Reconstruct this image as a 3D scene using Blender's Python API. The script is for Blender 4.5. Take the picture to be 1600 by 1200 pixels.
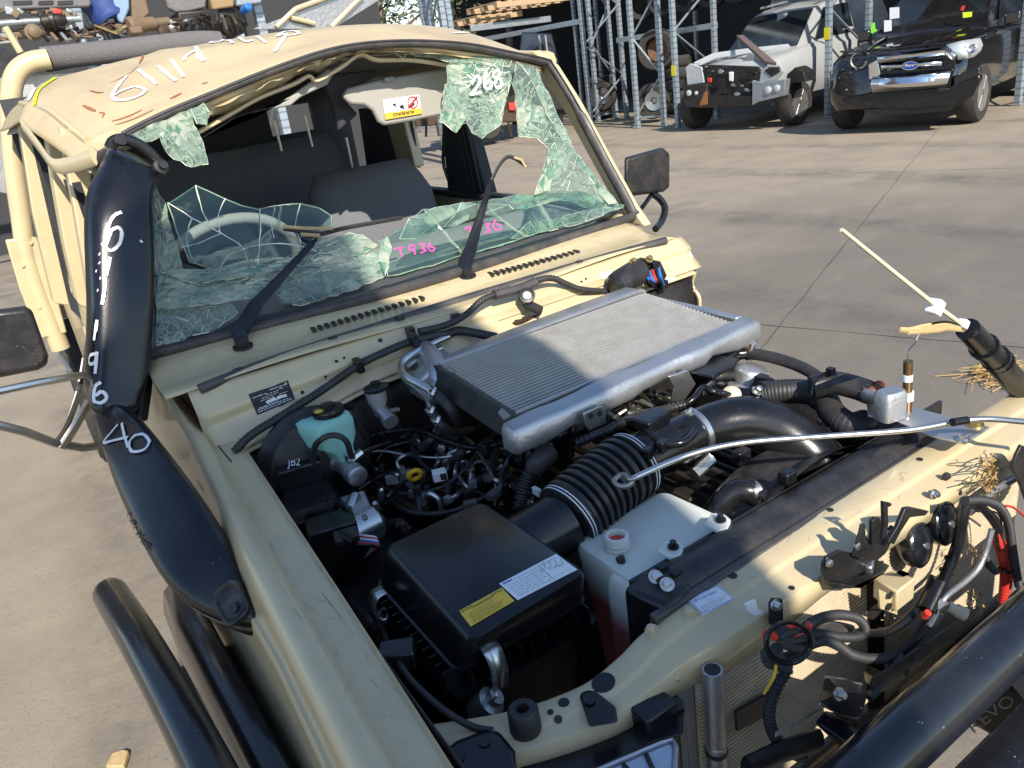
import bpy, bmesh, math, random
from mathutils import Vector as V, Matrix as M
from mathutils.bvhtree import BVHTree
R = math.radians
random.seed(7)
for o in list(bpy.data.objects): bpy.data.objects.remove(o)
scn = bpy.context.scene
col = scn.collection

# ---------------------------------------------------------------- camera
CAMP = V((-0.86119844, -1.7615995, 1.67484958)); FPX = 1229.07
RC = M(((0.82134235, -0.55405244, -0.13573002), (-0.31720973, -0.24585812, -0.91593219), (0.47410414, 0.79534878, -0.37768451)))
cd = bpy.data.cameras.new('camera'); cam = bpy.data.objects.new('camera', cd); col.objects.link(cam)
cd.sensor_width = 36; cd.sensor_fit = 'HORIZONTAL'; cd.lens = FPX / 1600 * 36; cd.clip_start = .02; cd.clip_end = 600
rw = RC.transposed() @ M(((1, 0, 0), (0, -1, 0), (0, 0, -1)))
cam.matrix_world = M.Translation(CAMP) @ rw.to_4x4()
scn.camera = cam
# ---------------------------------------------------------------- light
AZ, EL = R(13), R(38)
LD = V((math.sin(AZ) * math.cos(EL), math.cos(AZ) * math.cos(EL), -math.sin(EL)))   # the way the sunlight travels
w = bpy.data.worlds.new('World'); scn.world = w; w.use_nodes = True
nt = w.node_tree; bgn = nt.nodes['Background']; sk = nt.nodes.new('ShaderNodeTexSky')
sk.sky_type = 'NISHITA'; sk.sun_disc = False; sk.sun_elevation = EL; sk.sun_rotation = math.atan2(-LD.x, -LD.y)
sk.air_density = 1.0; sk.dust_density = .25; sk.ozone_density = 2.0
nt.links.new(sk.outputs[0], bgn.inputs[0]); bgn.inputs[1].default_value = .15
sl = bpy.data.lights.new('sun', 'SUN'); sl.energy = 4.8; sl.angle = R(.53); sl.color = (1, .93, .82)
sun = bpy.data.objects.new('sun', sl); col.objects.link(sun); sun.rotation_euler = LD.to_track_quat('-Z', 'Y').to_euler(); sun.location = (-2, -9, 9)
scn.view_settings.view_transform = 'Standard'; scn.view_settings.look = 'None'; scn.view_settings.gamma = 1
scn.view_settings.exposure = 0.55; scn.view_settings.use_curve_mapping = False
scn.render.engine = 'CYCLES'; scn.cycles.max_bounces = 8; scn.cycles.transparent_max_bounces = 16

# ---------------------------------------------------------------- helpers
def ray(px, py): return RC.transposed() @ V(((px - 800) / FPX, (py - 600) / FPX, 1))
def at(px, py, z=None, y=None, x=None, pl=None):
    """the point of the place that the photograph shows at a pixel, on a known plane"""
    r = ray(px, py)
    if pl: return CAMP + r * ((pl[0] - CAMP).dot(pl[1]) / r.dot(pl[1]))
    i, v = (2, z) if z is not None else (1, y) if y is not None else (0, x)
    return CAMP + r * ((v - CAMP[i]) / r[i])
def Z(px, py, z): return at(px, py, z=z)
def Y(px, py, y): return at(px, py, y=y)
def X(px, py, x): return at(px, py, x=x)

def crv(pts, n=6, closed=False):
    pts = [V(p) for p in pts]
    if len(pts) < 3: return pts
    out = []; m = len(pts)
    for i in range(m if closed else m - 1):
        if closed: a, b, c, d = pts[i - 1], pts[i], pts[(i + 1) % m], pts[(i + 2) % m]
        else: a, b, c, d = pts[max(i - 1, 0)], pts[i], pts[i + 1], pts[min(i + 2, m - 1)]
        for k in range(n):
            t = k / n
            out.append(.5 * ((2 * b) + (c - a) * t + (2 * a - 5 * b + 4 * c - d) * t * t + (3 * b - a - 3 * c + d) * t ** 3))
    if not closed: out.append(pts[-1])
    return out
def frames(path, up=None):
    res = []; nrm = None; m = len(path)
    for i in range(m):
        t = (path[min(i + 1, m - 1)] - path[max(i - 1, 0)])
        t = t.normalized() if t.length > 1e-9 else V((0, 0, 1))
        if nrm is None:
            u = V(up) if up else (V((0, 0, 1)) if abs(t.z) < .9 else V((1, 0, 0)))
            nrm = (u - t * u.dot(t)).normalized()
        else:
            nrm = nrm - t * nrm.dot(t)
            nrm = nrm.normalized() if nrm.length > 1e-6 else t.orthogonal().normalized()
        res.append((t, nrm, t.cross(nrm)))
    return res
class MB:
    def __init__(s): s.v = []; s.f = []; s.mi = []; s.cur = 0
    def add(s, vs, fs):
        b = len(s.v); s.v += [V(p) for p in vs]
        for f in fs: s.f.append([b + i for i in f]); s.mi.append(s.cur)
        return s
    def box(s, c, d, rot=None, tap=None):
        c = V(c); x, y, z = d[0] / 2, d[1] / 2, d[2] / 2; t = tap or (1, 1)
        vs = [V((-x, -y, -z)), V((x, -y, -z)), V((x, y, -z)), V((-x, y, -z)), V((-x * t[0], -y * t[1], z)), V((x * t[0], -y * t[1], z)), V((x * t[0], y * t[1], z)), V((-x * t[0], y * t[1], z))]
        if rot is not None: vs = [rot @ p for p in vs]
        return s.add([c + p for p in vs], [(0, 3, 2, 1), (4, 5, 6, 7), (0, 1, 5, 4), (1, 2, 6, 5), (2, 3, 7, 6), (3, 0, 4, 7)])
    def prism(s, pts, vec):
        pts = [V(p) for p in pts]; vec = V(vec); n = len(pts)
        nn = sum(((pts[i] - pts[0]).cross(pts[(i + 1) % n] - pts[0]) for i in range(n)), V())
        if nn.dot(vec) > 0: pts.reverse()
        return s.add(pts + [p + vec for p in pts], [tuple(range(n)), tuple(range(2 * n - 1, n - 1, -1))] + [(i, i + n, (i + 1) % n + n, (i + 1) % n) for i in range(n)])
    def hexa(s, a, b): # two quads, matching order
        return s.add(list(a) + list(b), [(0, 3, 2, 1), (4, 5, 6, 7), (0, 1, 5, 4), (1, 2, 6, 5), (2, 3, 7, 6), (3, 0, 4, 7)])
    def loft(s, rings, cap=True, closed=True, loop=False):
        n = len(rings[0]); b = len(s.v); s.v += [V(p) for r in rings for p in r]; m = len(rings)
        for i in range(m if loop else m - 1):
            j = (i + 1) % m
            for k in range(n if closed else n - 1):
                l = (k + 1) % n
                s.f.append([b + i * n + k, b + i * n + l, b + j * n + l, b + j * n + k]); s.mi.append(s.cur)
        if cap and closed and not loop:
            s.f.append([b + k for k in range(n)][::-1]); s.f.append([b + (m - 1) * n + k for k in range(n)]); s.mi += [s.cur] * 2
        return s
    def tube(s, path, r, n=10, cap=True, up=None, sq=1.0):
        path = [V(p) for p in path]; fr = frames(path, up); rings = []; m = len(path)
        for i, p in enumerate(path):
            q = r(i / max(1, m - 1)) if callable(r) else (r[i] if isinstance(r, (list, tuple)) else r)
            t, a, b = fr[i]
            rings.append([p + a * q * math.cos(2 * math.pi * k / n) + b * q * sq * math.sin(2 * math.pi * k / n) for k in range(n)])
        return s.loft(rings, cap)
    def rtube(s, p, q, r, n=10): return s.tube([V(p), V(q)], r, n)
    def hose(s, pts, r, n=10, sm=6, pitch=0, amp=.12):
        path = crv(pts, sm)
        if pitch:
            L = [0]
            for i in range(1, len(path)): L.append(L[-1] + (path[i] - path[i - 1]).length)
            k = max(4, int(L[-1] / pitch * 4)); new = []; j = 0
            for i in range(k + 1):
                d = L[-1] * i / k
                while j < len(L) - 2 and L[j + 1] < d: j += 1
                u = (d - L[j]) / max(1e-9, L[j + 1] - L[j]); new.append(path[j].lerp(path[j + 1], min(1, max(0, u))))
            return s.tube(new, [r * (1 + amp * (1 if (i % 4) in (0, 1) else -1)) for i in range(k + 1)], n)
        return s.tube(path, r, n)
    def lathe(s, o, ax, prof, n=20, cap=True):
        o = V(o); ax = V(ax).normalized(); a = ax.orthogonal().normalized(); b = ax.cross(a)
        return s.loft([[o + ax * h + (a * math.cos(2 * math.pi * k / n) + b * math.sin(2 * math.pi * k / n)) * max(r, 1e-5) for k in range(n)] for r, h in prof], cap)
    def grid(s, fn, nu, nv):
        b = len(s.v); s.v += [V(fn(i / nu, j / nv)) for j in range(nv + 1) for i in range(nu + 1)]
        for j in range(nv):
            for i in range(nu):
                k = b + j * (nu + 1) + i; s.f.append([k, k + 1, k + nu + 2, k + nu + 1]); s.mi.append(s.cur)
        return s
    def bvh(s): return BVHTree.FromPolygons([tuple(p) for p in s.v], s.f)
    def mesh(s, name, mats, smooth=38):
        me = bpy.data.meshes.new(name); me.from_pydata([tuple(p) for p in s.v], [], s.f)
        for m_ in (mats if isinstance(mats, (list, tuple)) else [mats]): me.materials.append(m_)
        if max(s.mi or [0]): me.polygons.foreach_set('material_index', s.mi)
        if smooth: me.shade_smooth(); me.set_sharp_from_angle(angle=R(smooth))
        me.update(); return me
    def build(s, name, mats, parent=None, bev=0, smooth=38, thick=0, sub=0, off=-1, label=None, seg=2, fix=False):
        me = s.mesh(name, mats, smooth)
        if fix:
            bm = bmesh.new(); bm.from_mesh(me); bmesh.ops.recalc_face_normals(bm, faces=bm.faces); bm.to_mesh(me); bm.free()
        o = bpy.data.objects.new(name, me); col.objects.link(o)
        if parent is not None: adopt(o, parent)
        if thick: q = o.modifiers.new('s', 'SOLIDIFY'); q.thickness = thick; q.offset = off
        if sub: q = o.modifiers.new('u', 'SUBSURF'); q.levels = q.render_levels = sub
        if bev: q = o.modifiers.new('b', 'BEVEL'); q.width = bev; q.segments = seg; q.limit_method = 'ANGLE'; q.angle_limit = R(40)
        if label: o['label'] = label
        return o
WM = {}
def adopt(o, parent):
    o.parent = parent; w_ = WM.get(parent.name)
    if w_ is None: w_ = parent.matrix_basis.copy()
    if parent.parent is None: o.matrix_parent_inverse = w_.inverted()
def thing(name, label, cat, loc=(0, 0, 0), rz=0, group=None):
    o = bpy.data.objects.new(name, None); col.objects.link(o); o.location = loc; o.rotation_euler = (0, 0, rz); o.empty_display_size = .2
    o['label'] = label; o['category'] = cat
    if group: o['group'] = group
    WM[o.name] = M.Translation(V(loc)) @ M.Rotation(rz, 4, 'Z')
    return o
def tag(o, label, cat, group=None):
    o['label'] = label; o['category'] = cat
    if group: o['group'] = group
    return o
def bolt(mb, p, ax, r=.008, h=.007, washer=True):
    ax = V(ax).normalized(); p = V(p); r *= .68; h *= .8
    if washer: mb.lathe(p, ax, [(r * 1.55, 0), (r * 1.55, .0025)], 14)
    mb.lathe(p + ax * .0025, ax, [(r, 0), (r, h), (r * .8, h + .0012)], 6)
    return mb

# ---------------------------------------------------------------- materials
def nd(t, k, **kw):
    n = t.nodes.new(k)
    for a, v in kw.items(): setattr(n, a, v)
    return n
def pm(name, c, rough=.5, metal=0, var=.12, vs=9, c2=None, c2amt=.0, c2s=5, bump=0, bs=60, coat=0, spec=.5, dust=0, dustc=(.33, .28, .2), speck=0, speckc=(.3, .27, .22), trans=0, sub=0, rvar=.12):
    m = bpy.data.materials.new(name); m.use_nodes = True; t = m.node_tree; b = t.nodes['Principled BSDF']; L = t.links.new
    tc = nd(t, 'ShaderNodeTexCoord'); co = tc.outputs['Object']
    n1 = nd(t, 'ShaderNodeTexNoise'); n1.inputs['Scale'].default_value = vs; n1.inputs['Detail'].default_value = 6; L(co, n1.inputs[0])
    mx = nd(t, 'ShaderNodeMix', data_type='RGBA'); L(n1.outputs[0], mx.inputs[0])
    mx.inputs[6].default_value = (*[max(0, q * (1 - var)) for q in c], 1); mx.inputs[7].default_value = (*[min(1, q * (1 + var)) for q in c], 1)
    out = mx.outputs[2]
    def over(fac, colr, src):
        q = nd(t, 'ShaderNodeMix', data_type='RGBA'); L(fac, q.inputs[0]); L(src, q.inputs[6]); q.inputs[7].default_value = (*colr, 1); return q.outputs[2]
    def ramp(src, lo, hi, top=1.0):
        q = nd(t, 'ShaderNodeMapRange'); q.inputs[1].default_value = lo; q.inputs[2].default_value = hi; q.inputs[4].default_value = top; L(src, q.inputs[0]); return q.outputs[0]
    if c2:
        n2 = nd(t, 'ShaderNodeTexNoise'); n2.inputs['Scale'].default_value = c2s; n2.inputs['Detail'].default_value = 8; n2.inputs['Roughness'].default_value = .65; L(co, n2.inputs[0])
        out = over(ramp(n2.outputs[0], .5, .68, c2amt), c2, out)
    if dust:
        n3 = nd(t, 'ShaderNodeTexNoise'); n3.inputs['Scale'].default_value = 22; n3.inputs['Detail'].default_value = 9; n3.inputs['Roughness'].default_value = .7; L(co, n3.inputs[0])
        out = over(ramp(n3.outputs[0], .42, .75, dust), dustc, out)
    if speck:
        vo = nd(t, 'ShaderNodeTexVoronoi'); vo.inputs['Scale'].default_value = speck; L(co, vo.inputs[0])
        n4 = nd(t, 'ShaderNodeTexNoise'); n4.inputs['Scale'].default_value = speck / 3; L(co, n4.inputs[0])
        mm = nd(t, 'ShaderNodeMath', operation='MULTIPLY'); L(ramp(vo.outputs[0], .17, .08), mm.inputs[0]); L(ramp(n4.outputs[0], .58, .68, .7), mm.inputs[1])
        out = over(mm.outputs[0], speckc, out)
    L(out, b.inputs['Base Color'])
    rr = nd(t, 'ShaderNodeMapRange'); rr.inputs[3].default_value = max(.03, rough - rvar); rr.inputs[4].default_value = min(1, rough + rvar); L(n1.outputs[0], rr.inputs[0]); L(rr.outputs[0], b.inputs['Roughness'])
    b.inputs['Metallic'].default_value = metal; b.inputs['Specular IOR Level'].default_value = spec
    if coat: b.inputs['Coat Weight'].default_value = coat; b.inputs['Coat Roughness'].default_value = .08
    if trans: b.inputs['Transmission Weight'].default_value = trans
    if sub: b.inputs['Subsurface Weight'].default_value = sub; b.inputs['Subsurface Radius'].default_value = (.02, .02, .02); b.inputs['Subsurface Scale'].default_value = 1
    if bump:
        n5 = nd(t, 'ShaderNodeTexNoise'); n5.inputs['Scale'].default_value = bs; n5.inputs['Detail'].default_value = 5; L(co, n5.inputs[0])
        bp = nd(t, 'ShaderNodeBump'); bp.inputs['Strength'].default_value = bump; bp.inputs['Distance'].default_value = .004; L(n5.outputs[0], bp.inputs['Height']); L(bp.outputs[0], b.inputs['Normal'])
    return m
CREAM = (.56, .455, .27)
mt = {}
mt['cream'] = pm('cream_paint', CREAM, .32, var=.05, vs=4, coat=.35, dust=.22, dustc=(.42, .34, .2), c2=(.43, .34, .2), c2amt=.4, c2s=6, speck=260, speckc=(.25, .2, .12))
mt['roofc'] = pm('dusty_roof_paint', (.50, .40, .24), .5, var=.09, vs=6, dust=.4, dustc=(.42, .33, .2), c2=(.36, .27, .16), c2amt=.7, c2s=4, bump=.5, bs=12)
mt['rust'] = pm('surface_rust', (.3, .11, .035), .85, var=.4, vs=60)
mt['rubber'] = pm('black_rubber', (.018, .018, .02), .55, dust=.3, dustc=(.1, .085, .07), bump=.1)
mt['seal'] = pm('weathered_seal_rubber', (.045, .043, .043), .5, var=.3, vs=30, dust=.5, dustc=(.16, .13, .11), bump=.3)
mt['plast'] = pm('black_plastic', (.006, .0065, .008), .24, var=.3, dust=.10, dustc=(.05, .043, .036), bump=.05, bs=220, speck=220, c2=(.03, .027, .024), c2amt=.35, c2s=9)
mt['plast2'] = pm('worn_dark_plastic', (.014, .014, .016), .4, var=.3, dust=.35, dustc=(.12, .1, .08), bump=.12, bs=150, speck=150)
mt['snork'] = pm('snorkel_plastic', (.006, .007, .010), .26, var=.3, vs=5, dust=.1, dustc=(.04, .037, .036), bump=.05, bs=300, speck=120, c2=(.03, .028, .027), c2amt=.4, c2s=7)
mt['bar'] = pm('black_powder_coat', (.008, .009, .012), .26, var=.2, dust=.1, dustc=(.09, .075, .06), coat=.4, speck=110, speckc=(.3, .28, .24))
mt['alu'] = pm('cast_aluminium', (.52, .52, .53), .42, .85, var=.1, vs=14, dust=.3, dustc=(.4, .36, .3), bump=.25, bs=120)
mt['fin'] = pm('intercooler_fin', (.5, .49, .46), .5, .55, var=.1, vs=25, dust=.45, dustc=(.36, .31, .24), speck=300, speckc=(.6, .56, .48))
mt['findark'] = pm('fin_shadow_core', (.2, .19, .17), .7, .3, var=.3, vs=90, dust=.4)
mt['zinc'] = pm('zinc_plated_steel', (.6, .6, .58), .3, .95, var=.12, dust=.15)
mt['gold'] = pm('passivated_bolt', (.5, .38, .16), .35, .9, var=.15)
mt['steel'] = pm('bare_steel', (.42, .41, .39), .35, .9, var=.15, dust=.2, c2=(.25, .13, .06), c2amt=.3, c2s=30)
mt['blk'] = pm('black_steel', (.014, .014, .015), .42, .2, var=.25, dust=.3, dustc=(.12, .1, .075), speck=160)
mt['eng'] = pm('oily_engine_metal', (.03, .027, .025), .45, .5, var=.5, vs=40, dust=.35, dustc=(.1, .075, .05))
mt['engb'] = pm('brown_cast_iron', (.07, .045, .03), .6, .5, var=.5, vs=35, dust=.5, dustc=(.14, .09, .055))
mt['white'] = pm('white_sticker', (.74, .75, .76), .4, var=.04)
mt['yel'] = pm('yellow_sticker', (.72, .47, .05), .45, var=.06)
mt['ink'] = pm('black_ink', (.015, .015, .017), .6)
mt['inkg'] = pm('grey_ink', (.16, .17, .19), .6)
mt['red'] = pm('red_plastic', (.55, .03, .02), .4, dust=.2)
mt['blue'] = pm('blue_plastic', (.03, .16, .5), .4)
mt['chalk'] = pm('white_paint_pen', (.78, .78, .78), .6, var=.05)
mt['pink'] = pm('pink_paint_pen', (.75, .05, .33), .6, var=.05)
mt['dry'] = pm('dry_wood', (.5, .36, .17), .8, var=.3, vs=40)
mt['straw'] = pm('dry_straw', (.4, .26, .1), .85, var=.4, vs=30)
mt['tyre'] = pm('tyre_rubber', (.022, .021, .02), .8, var=.25, dust=.5, dustc=(.11, .09, .07), bump=.4, bs=50)
mt['galv'] = pm('galvanised_steel', (.34, .38, .41), .45, .6, var=.25, vs=14, dust=.25, dustc=(.25, .23, .2), c2=(.2, .2, .2), c2amt=.3)
mt['dark'] = pm('dark_interior_trim', (.035, .037, .041), .75, var=.15, bump=.2)
mt['seat'] = pm('grey_seat_fabric', (.15, .155, .165), .9, var=.15, vs=120, bump=.4, bs=300)
mt['liner'] = pm('headliner_fabric', (.36, .34, .30), .9, var=.1, bump=.2, bs=200, dust=.2)
mt['dash'] = pm('grey_dash_vinyl', (.3, .28, .27), .8, var=.1, dust=.4, dustc=(.34, .28, .22), bump=.2, bs=180, speck=60, speckc=(.6, .62, .6))
# ---------------------------------------------------------------- ground
def ground_mat():
    m = bpy.data.materials.new('yard_concrete'); m.use_nodes = True; t = m.node_tree; b = t.nodes['Principled BSDF']; L = t.links.new
    tc = nd(t, 'ShaderNodeTexCoord'); co = tc.outputs['Object']
    def noise(s, d=8, r=.6, sc=None):
        n = nd(t, 'ShaderNodeTexNoise'); n.inputs['Scale'].default_value = s; n.inputs['Detail'].default_value = d; n.inputs['Roughness'].default_value = r
        if sc:
            mp = nd(t, 'ShaderNodeMapping'); mp.inputs['Scale'].default_value = sc; mp.inputs['Rotation'].default_value = (0, 0, R(-24)); L(co, mp.inputs[0]); L(mp.outputs[0], n.inputs[0])
        else: L(co, n.inputs[0])
        return n.outputs[0]
    def mr(s, a, b_, c=0, d=1):
        q = nd(t, 'ShaderNodeMapRange'); L(s, q.inputs[0])
        for i, v in zip((1, 2, 3, 4), (a, b_, c, d)): q.inputs[i].default_value = v
        return q.outputs[0]
    def mix(f, a, b_):
        q = nd(t, 'ShaderNodeMix', data_type='RGBA'); L(f, q.inputs[0])
        for i, v in ((6, a), (7, b_)):
            if isinstance(v, tuple): q.inputs[i].default_value = (*v, 1)
            else: L(v, q.inputs[i])
        return q.outputs[2]
    dist = nd(t, 'ShaderNodeVectorMath', operation='DISTANCE'); L(co, dist.inputs[0]); dist.inputs[1].default_value = (3.7, -.4, 0)
    wob = nd(t, 'ShaderNodeMath', operation='MULTIPLY_ADD'); L(noise(.55), wob.inputs[0]); wob.inputs[1].default_value = 5; L(dist.outputs['Value'], wob.inputs[2])
    base = mix(mr(wob.outputs[0], 4.9, 8.0), (.178, .157, .130), (.335, .28, .21))       # oil-darkened lane, dustier towards the edges
    base = mix(mr(noise(1.6, 9, .65), .35, .7, 0, .5), base, (.16, .145, .125))
    base = mix(mr(noise(2.2, 8, .6, (.6, 1.5, 1)), .5, .75, 0, .3), base, (.3, .265, .22))
    base = mix(mr(noise(.9, 7, .7, (.7, 1.2, 1)), .55, .75, 0, .3), base, (.09, .085, .08))
    base = mix(mr(noise(130, 4, .7), .55, .75, 0, .55), base, (.07, .06, .05))
    base = mix(mr(noise(70, 3, .6), .6, .72, 0, .5), base, (.36, .32, .26))
    vs_ = nd(t, 'ShaderNodeTexVoronoi'); vs_.inputs['Scale'].default_value = .9; L(co, vs_.inputs[0])
    ow = nd(t, 'ShaderNodeMath', operation='MULTIPLY_ADD'); L(noise(4, 6, .7), ow.inputs[0]); ow.inputs[1].default_value = .35; L(vs_.outputs[0], ow.inputs[2])
    base = mix(mr(ow.outputs[0], .40, .24, 0, .38), base, (.075, .07, .066))
    wv = nd(t, 'ShaderNodeTexWave'); wv.inputs['Scale'].default_value = .16; wv.inputs['Distortion'].default_value = 3.5; wv.inputs['Detail'].default_value = 4; wv.inputs['Detail Scale'].default_value = .6; L(co, wv.inputs[0])
    tm_ = nd(t, 'ShaderNodeMath', operation='MULTIPLY'); L(mr(wv.outputs[0], .82, .97), tm_.inputs[0]); L(mr(noise(3, 8, .75), .4, .65, 0, .5), tm_.inputs[1]); base = mix(tm_.outputs[0], base, (.08, .076, .072))
    vo = nd(t, 'ShaderNodeTexVoronoi'); vo.inputs['Scale'].default_value = 38; L(co, vo.inputs[0])
    base = mix(mr(vo.outputs[0], .13, .07, 0, .55), base, (.055, .045, .035))
    L(base, b.inputs['Base Color']); b.inputs['Roughness'].default_value = .85; b.inputs['Specular IOR Level'].default_value = .3
    bp = nd(t, 'ShaderNodeBump'); bp.inputs['Strength'].default_value = .35; bp.inputs['Distance'].default_value = .01; L(noise(45, 8, .7), bp.inputs['Height']); L(bp.outputs[0], b.inputs['Normal'])
    return m
g = MB().grid(lambda u, v: (-160 + 320 * u, -160 + 320 * v, 0), 8, 8).build('ground', ground_mat()); g['kind'] = 'structure'
jm = pm('joint_filler', (.075, .068, .06), .9, var=.4)
def joint(a, b, w_=.005):
    a, b = V(a), V(b); d = (b - a).normalized(); n = V((-d.y, d.x, 0)); k = max(2, int((b - a).length / .15)); q = MB(); rings = []
    for i in range(k + 1):
        p = a.lerp(b, i / k) + n * random.uniform(-.006, .006); s = w_ * random.uniform(.3, .8)
        rings.append([p + n * s, p - n * s])
    b0 = len(q.v); q.v += [p + V((0, 0, .003)) for r in rings for p in r]
    for i in range(k): q.f.append([b0 + 2 * i, b0 + 2 * i + 1, b0 + 2 * i + 3, b0 + 2 * i + 2]); q.mi.append(0)
    o = q.build('expansion_joint', jm, g)
ja, jb = Z(1475, 190, 0), Z(1190, 545, 0); jd = (ja - jb).normalized()
joint(jb - jd * 3.2, ja + jd * 3)
jc = Z(1215, 510, 0); jn = (Z(1410, 522, 0) - Z(1150, 500, 0)).normalized()
joint(jc - jn * 3, jc + jn * 4); joint(jc + jd * 5 - jn * 3, jc + jd * 5 + jn * 5)

# ---------------------------------------------------------------- the wrecked truck: body
truck = thing('wrecked_utility_truck', 'wrecked cream dual-cab utility truck with crushed roof, broken windscreen and open engine bay', 'truck', (0, .6, 0))
T = truck
def part(name, mb, m, parent=None, **k): return mb.build(name, mt[m] if isinstance(m, str) else m, parent or T, **k)

# windscreen plane
WSP = (V((0, 0, 1.2)), V((0, -.883, .469)).normalized())
def W(px, py, off=0.0): return at(px, py, pl=(WSP[0] + WSP[1] * off, WSP[1]))

# cowl
def cowl_fn(u, v):
    x = -.70 + 1.37 * u; bow = -.03 * (1 - (x / .68) ** 2)
    y = (.02 + bow) * (1 - v) + (-.205 + bow * .3) * v
    z = 1.198 - .03 * v - .012 * math.sin(math.pi * v) * (1 if .3 < v < .8 else .4) + .006 * math.sin(3 * math.pi * u)
    if u > .985: z -= .008
    return (x, y, z)
cw = MB().grid(cowl_fn, 40, 10); cowl = part('cowl_panel', cw, 'cream', thick=.0025)
cowlb = cw.bvh()
# vent slots, one dark slot each
def on(bv, px, py, off=.0015):
    r = ray(px, py).normalized(); h = bv.ray_cast(CAMP, r)
    if h[0] is None: return None, None
    n = h[1] if h[1].dot(r) < 0 else -h[1]
    return h[0] + n * off, n
for (x0, y0, x1, y1, k) in ((488, 514, 656, 465, 17), (765, 428, 897, 393, 16)):
    for i in range(k):
        u = i / (k - 1); p, n = on(cowlb, x0 + (x1 - x0) * u, y0 + (y1 - y0) * u, .0034)
        part('vent_slot', MB().hexa([p + V((a * .0042 + b * .003, b * .024, -.004)) for a, b in ((-1, -1), (1, -1), (1, 1), (-1, 1))], [p + V((a * .0042 + b * .003, b * .024, .0012 + b * -.001)) for a, b in ((-1, -1), (1, -1), (1, 1), (-1, 1))]), 'ink', cowl)
# bonnet seal with clips
sp = [Z(312, 608, 1.17), Z(420, 566, 1.17), Z(560, 520, 1.168), Z(700, 475, 1.168), Z(850, 430, 1.168), Z(960, 398, 1.17), Z(1040, 376, 1.172)]
hs = part('bonnet_seal', MB().tube(crv(sp, 8), .011, 8), 'seal')
for px, py in ((372, 580), (520, 530), (625, 497), (905, 411)):
    part('seal_clip', MB().box(Z(px, py, 1.175), (.018, .014, .012)), 'rubber', hs, bev=.002)
# firewall with pressed panels
def fw(u, v):
    x = -.66 + 1.33 * u
    y = -.203 - .034 * min(1, v * 3) - .04 * max(0, v - .55) * 2; z = 1.168 - v * (.078 + .05 * max(0, min(1, (.28 - u) / .25)))
    if .12 < u < .42 and .25 < v < .7: y -= .008
    if .5 < u < .9 and .2 < v < .6: y -= .01
    return (x, y, z)
fwb = MB().grid(fw, 60, 14); firewall = part('firewall', fwb, 'cream', thick=.002); fwv = fwb.bvh()
for px, py, r_ in ((526, 566, .004), (538, 561, .003), (508, 588, .003), (594, 533, .005), (472, 613, .004), (965, 428, .003), (908, 441, .003), (915, 437, .003)):
    p, n = on(fwv, px, py, .0032)
    if p: part('panel_hole', MB().lathe(p, n, [(r_, -.002), (r_, .0004)], 12), 'ink', firewall)
part('firewall_lower', MB().grid(lambda u, v: (-.64 + 1.28 * u, -.262 - .01 * math.sin(v * 6), 1.085 - .05 * max(0, 1 - u / .27) - .5 * v), 24, 6), 'eng', thick=.003)
led = MB().loft([[(x, -.258, z), (x, -.278, z - .008), (x, -.28, z - .014), (x, -.25, z - .008)] for x, z in ((-.645, 1.042), (-.3, 1.092), (.645, 1.092))]); part('firewall_ledge', led, 'cream', bev=.004)
# right end bracket of the cowl (the fender is gone on this side)
mb = MB(); ex = .665
mb.prism([X(px, py, ex) for px, py in ((1040, 380), (1062, 384), (1078, 402), (1083, 428), (1080, 446), (1092, 462), (1093, 482), (1086, 486), (1070, 478), (1062, 455), (1050, 440), (1043, 410))], (.004, 0, 0))
endb = part('cowl_end_bracket', mb, 'cream', bev=.0012)
mb = MB().hose([X(1042, 380, ex), X(1066, 384, ex), X(1080, 402, ex), X(1085, 426, ex), X(1081, 446, ex), X(1092, 464, ex), X(1093, 484, ex)], .006, 6); part('bracket_flange', mb, 'cream', endb)
part('bracket_shelf', MB().prism([Z(1020, 458, 1.03), Z(1085, 445, 1.03), Z(1088, 452, 1.03), Z(1030, 472, 1.03)], (0, 0, -.006)), 'cream', endb, bev=.001)
mb = MB()
for px, py, r_ in ((1070, 412, .007), (1074, 436, .005), (1052, 405, .006)): mb.lathe(X(px, py, ex - .0005), (-1, 0, 0), [(r_, 0), (r_, .001)], 12)
part('bracket_hole', mb, 'ink', endb)
mb = MB().tube([X(1036, 404, .64), X(1050, 416, .64), X(1078, 424, .64)], .006, 8, sq=.35); part('hinge_arm', mb, 'zinc', endb)

# left fender
def zr(y): return 1.065 + .06 * (y + .25) - .035 * max(0, -.9 - y)
def xi(y): return -.612 - .045 * max(0, (-.25 - y)) / .9
def fsec(y):
    z = zr(y); x = xi(y); k = min(1, max(0, (y + .45) / .45))
    o = min(-.735, x - .094) - .735 * 0
    return [(x + .012, z - .16), (x + .010, z - .008), (x + .006, z - .001), (x - .006, z), (x - .040, z + .0005), (x - .043, z + .003), (x - .0445, z + .012), (x - .047, z + .016 + .02 * k), (x - .054, z + .021 + .03 * k), (x - .066, z + .024 + .05 * k), (x - .078, z + .018 + .045 * k), (x - .088, z + .002 + .03 * k), (o + .006, z - .035), (o + .004, z - .05), (o - .005, z - .056), (o - .008, z - .10), (o - .018, z - .20), (o - .028, z - .30), (o - .034, .55)]
ys = [.16, .05, -.05, -.15, -.25, -.35, -.45, -.55, -.65, -.75, -.85, -.95, -1.05, -1.15, -1.25, -1.32]
fm = MB().loft([crv([(a, y, b) for a, b in fsec(y)], 3) for y in ys], cap=False, closed=False)
fender = part('front_fender', fm, 'cream', thick=.0025, off=-1); fend_b = fm.bvh()
part('fender_front_edge', MB().tube(crv([(a, -1.32, b) for a, b in fsec(-1.32)], 3), .008, 6), 'cream', fender)
mb = MB()
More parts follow.
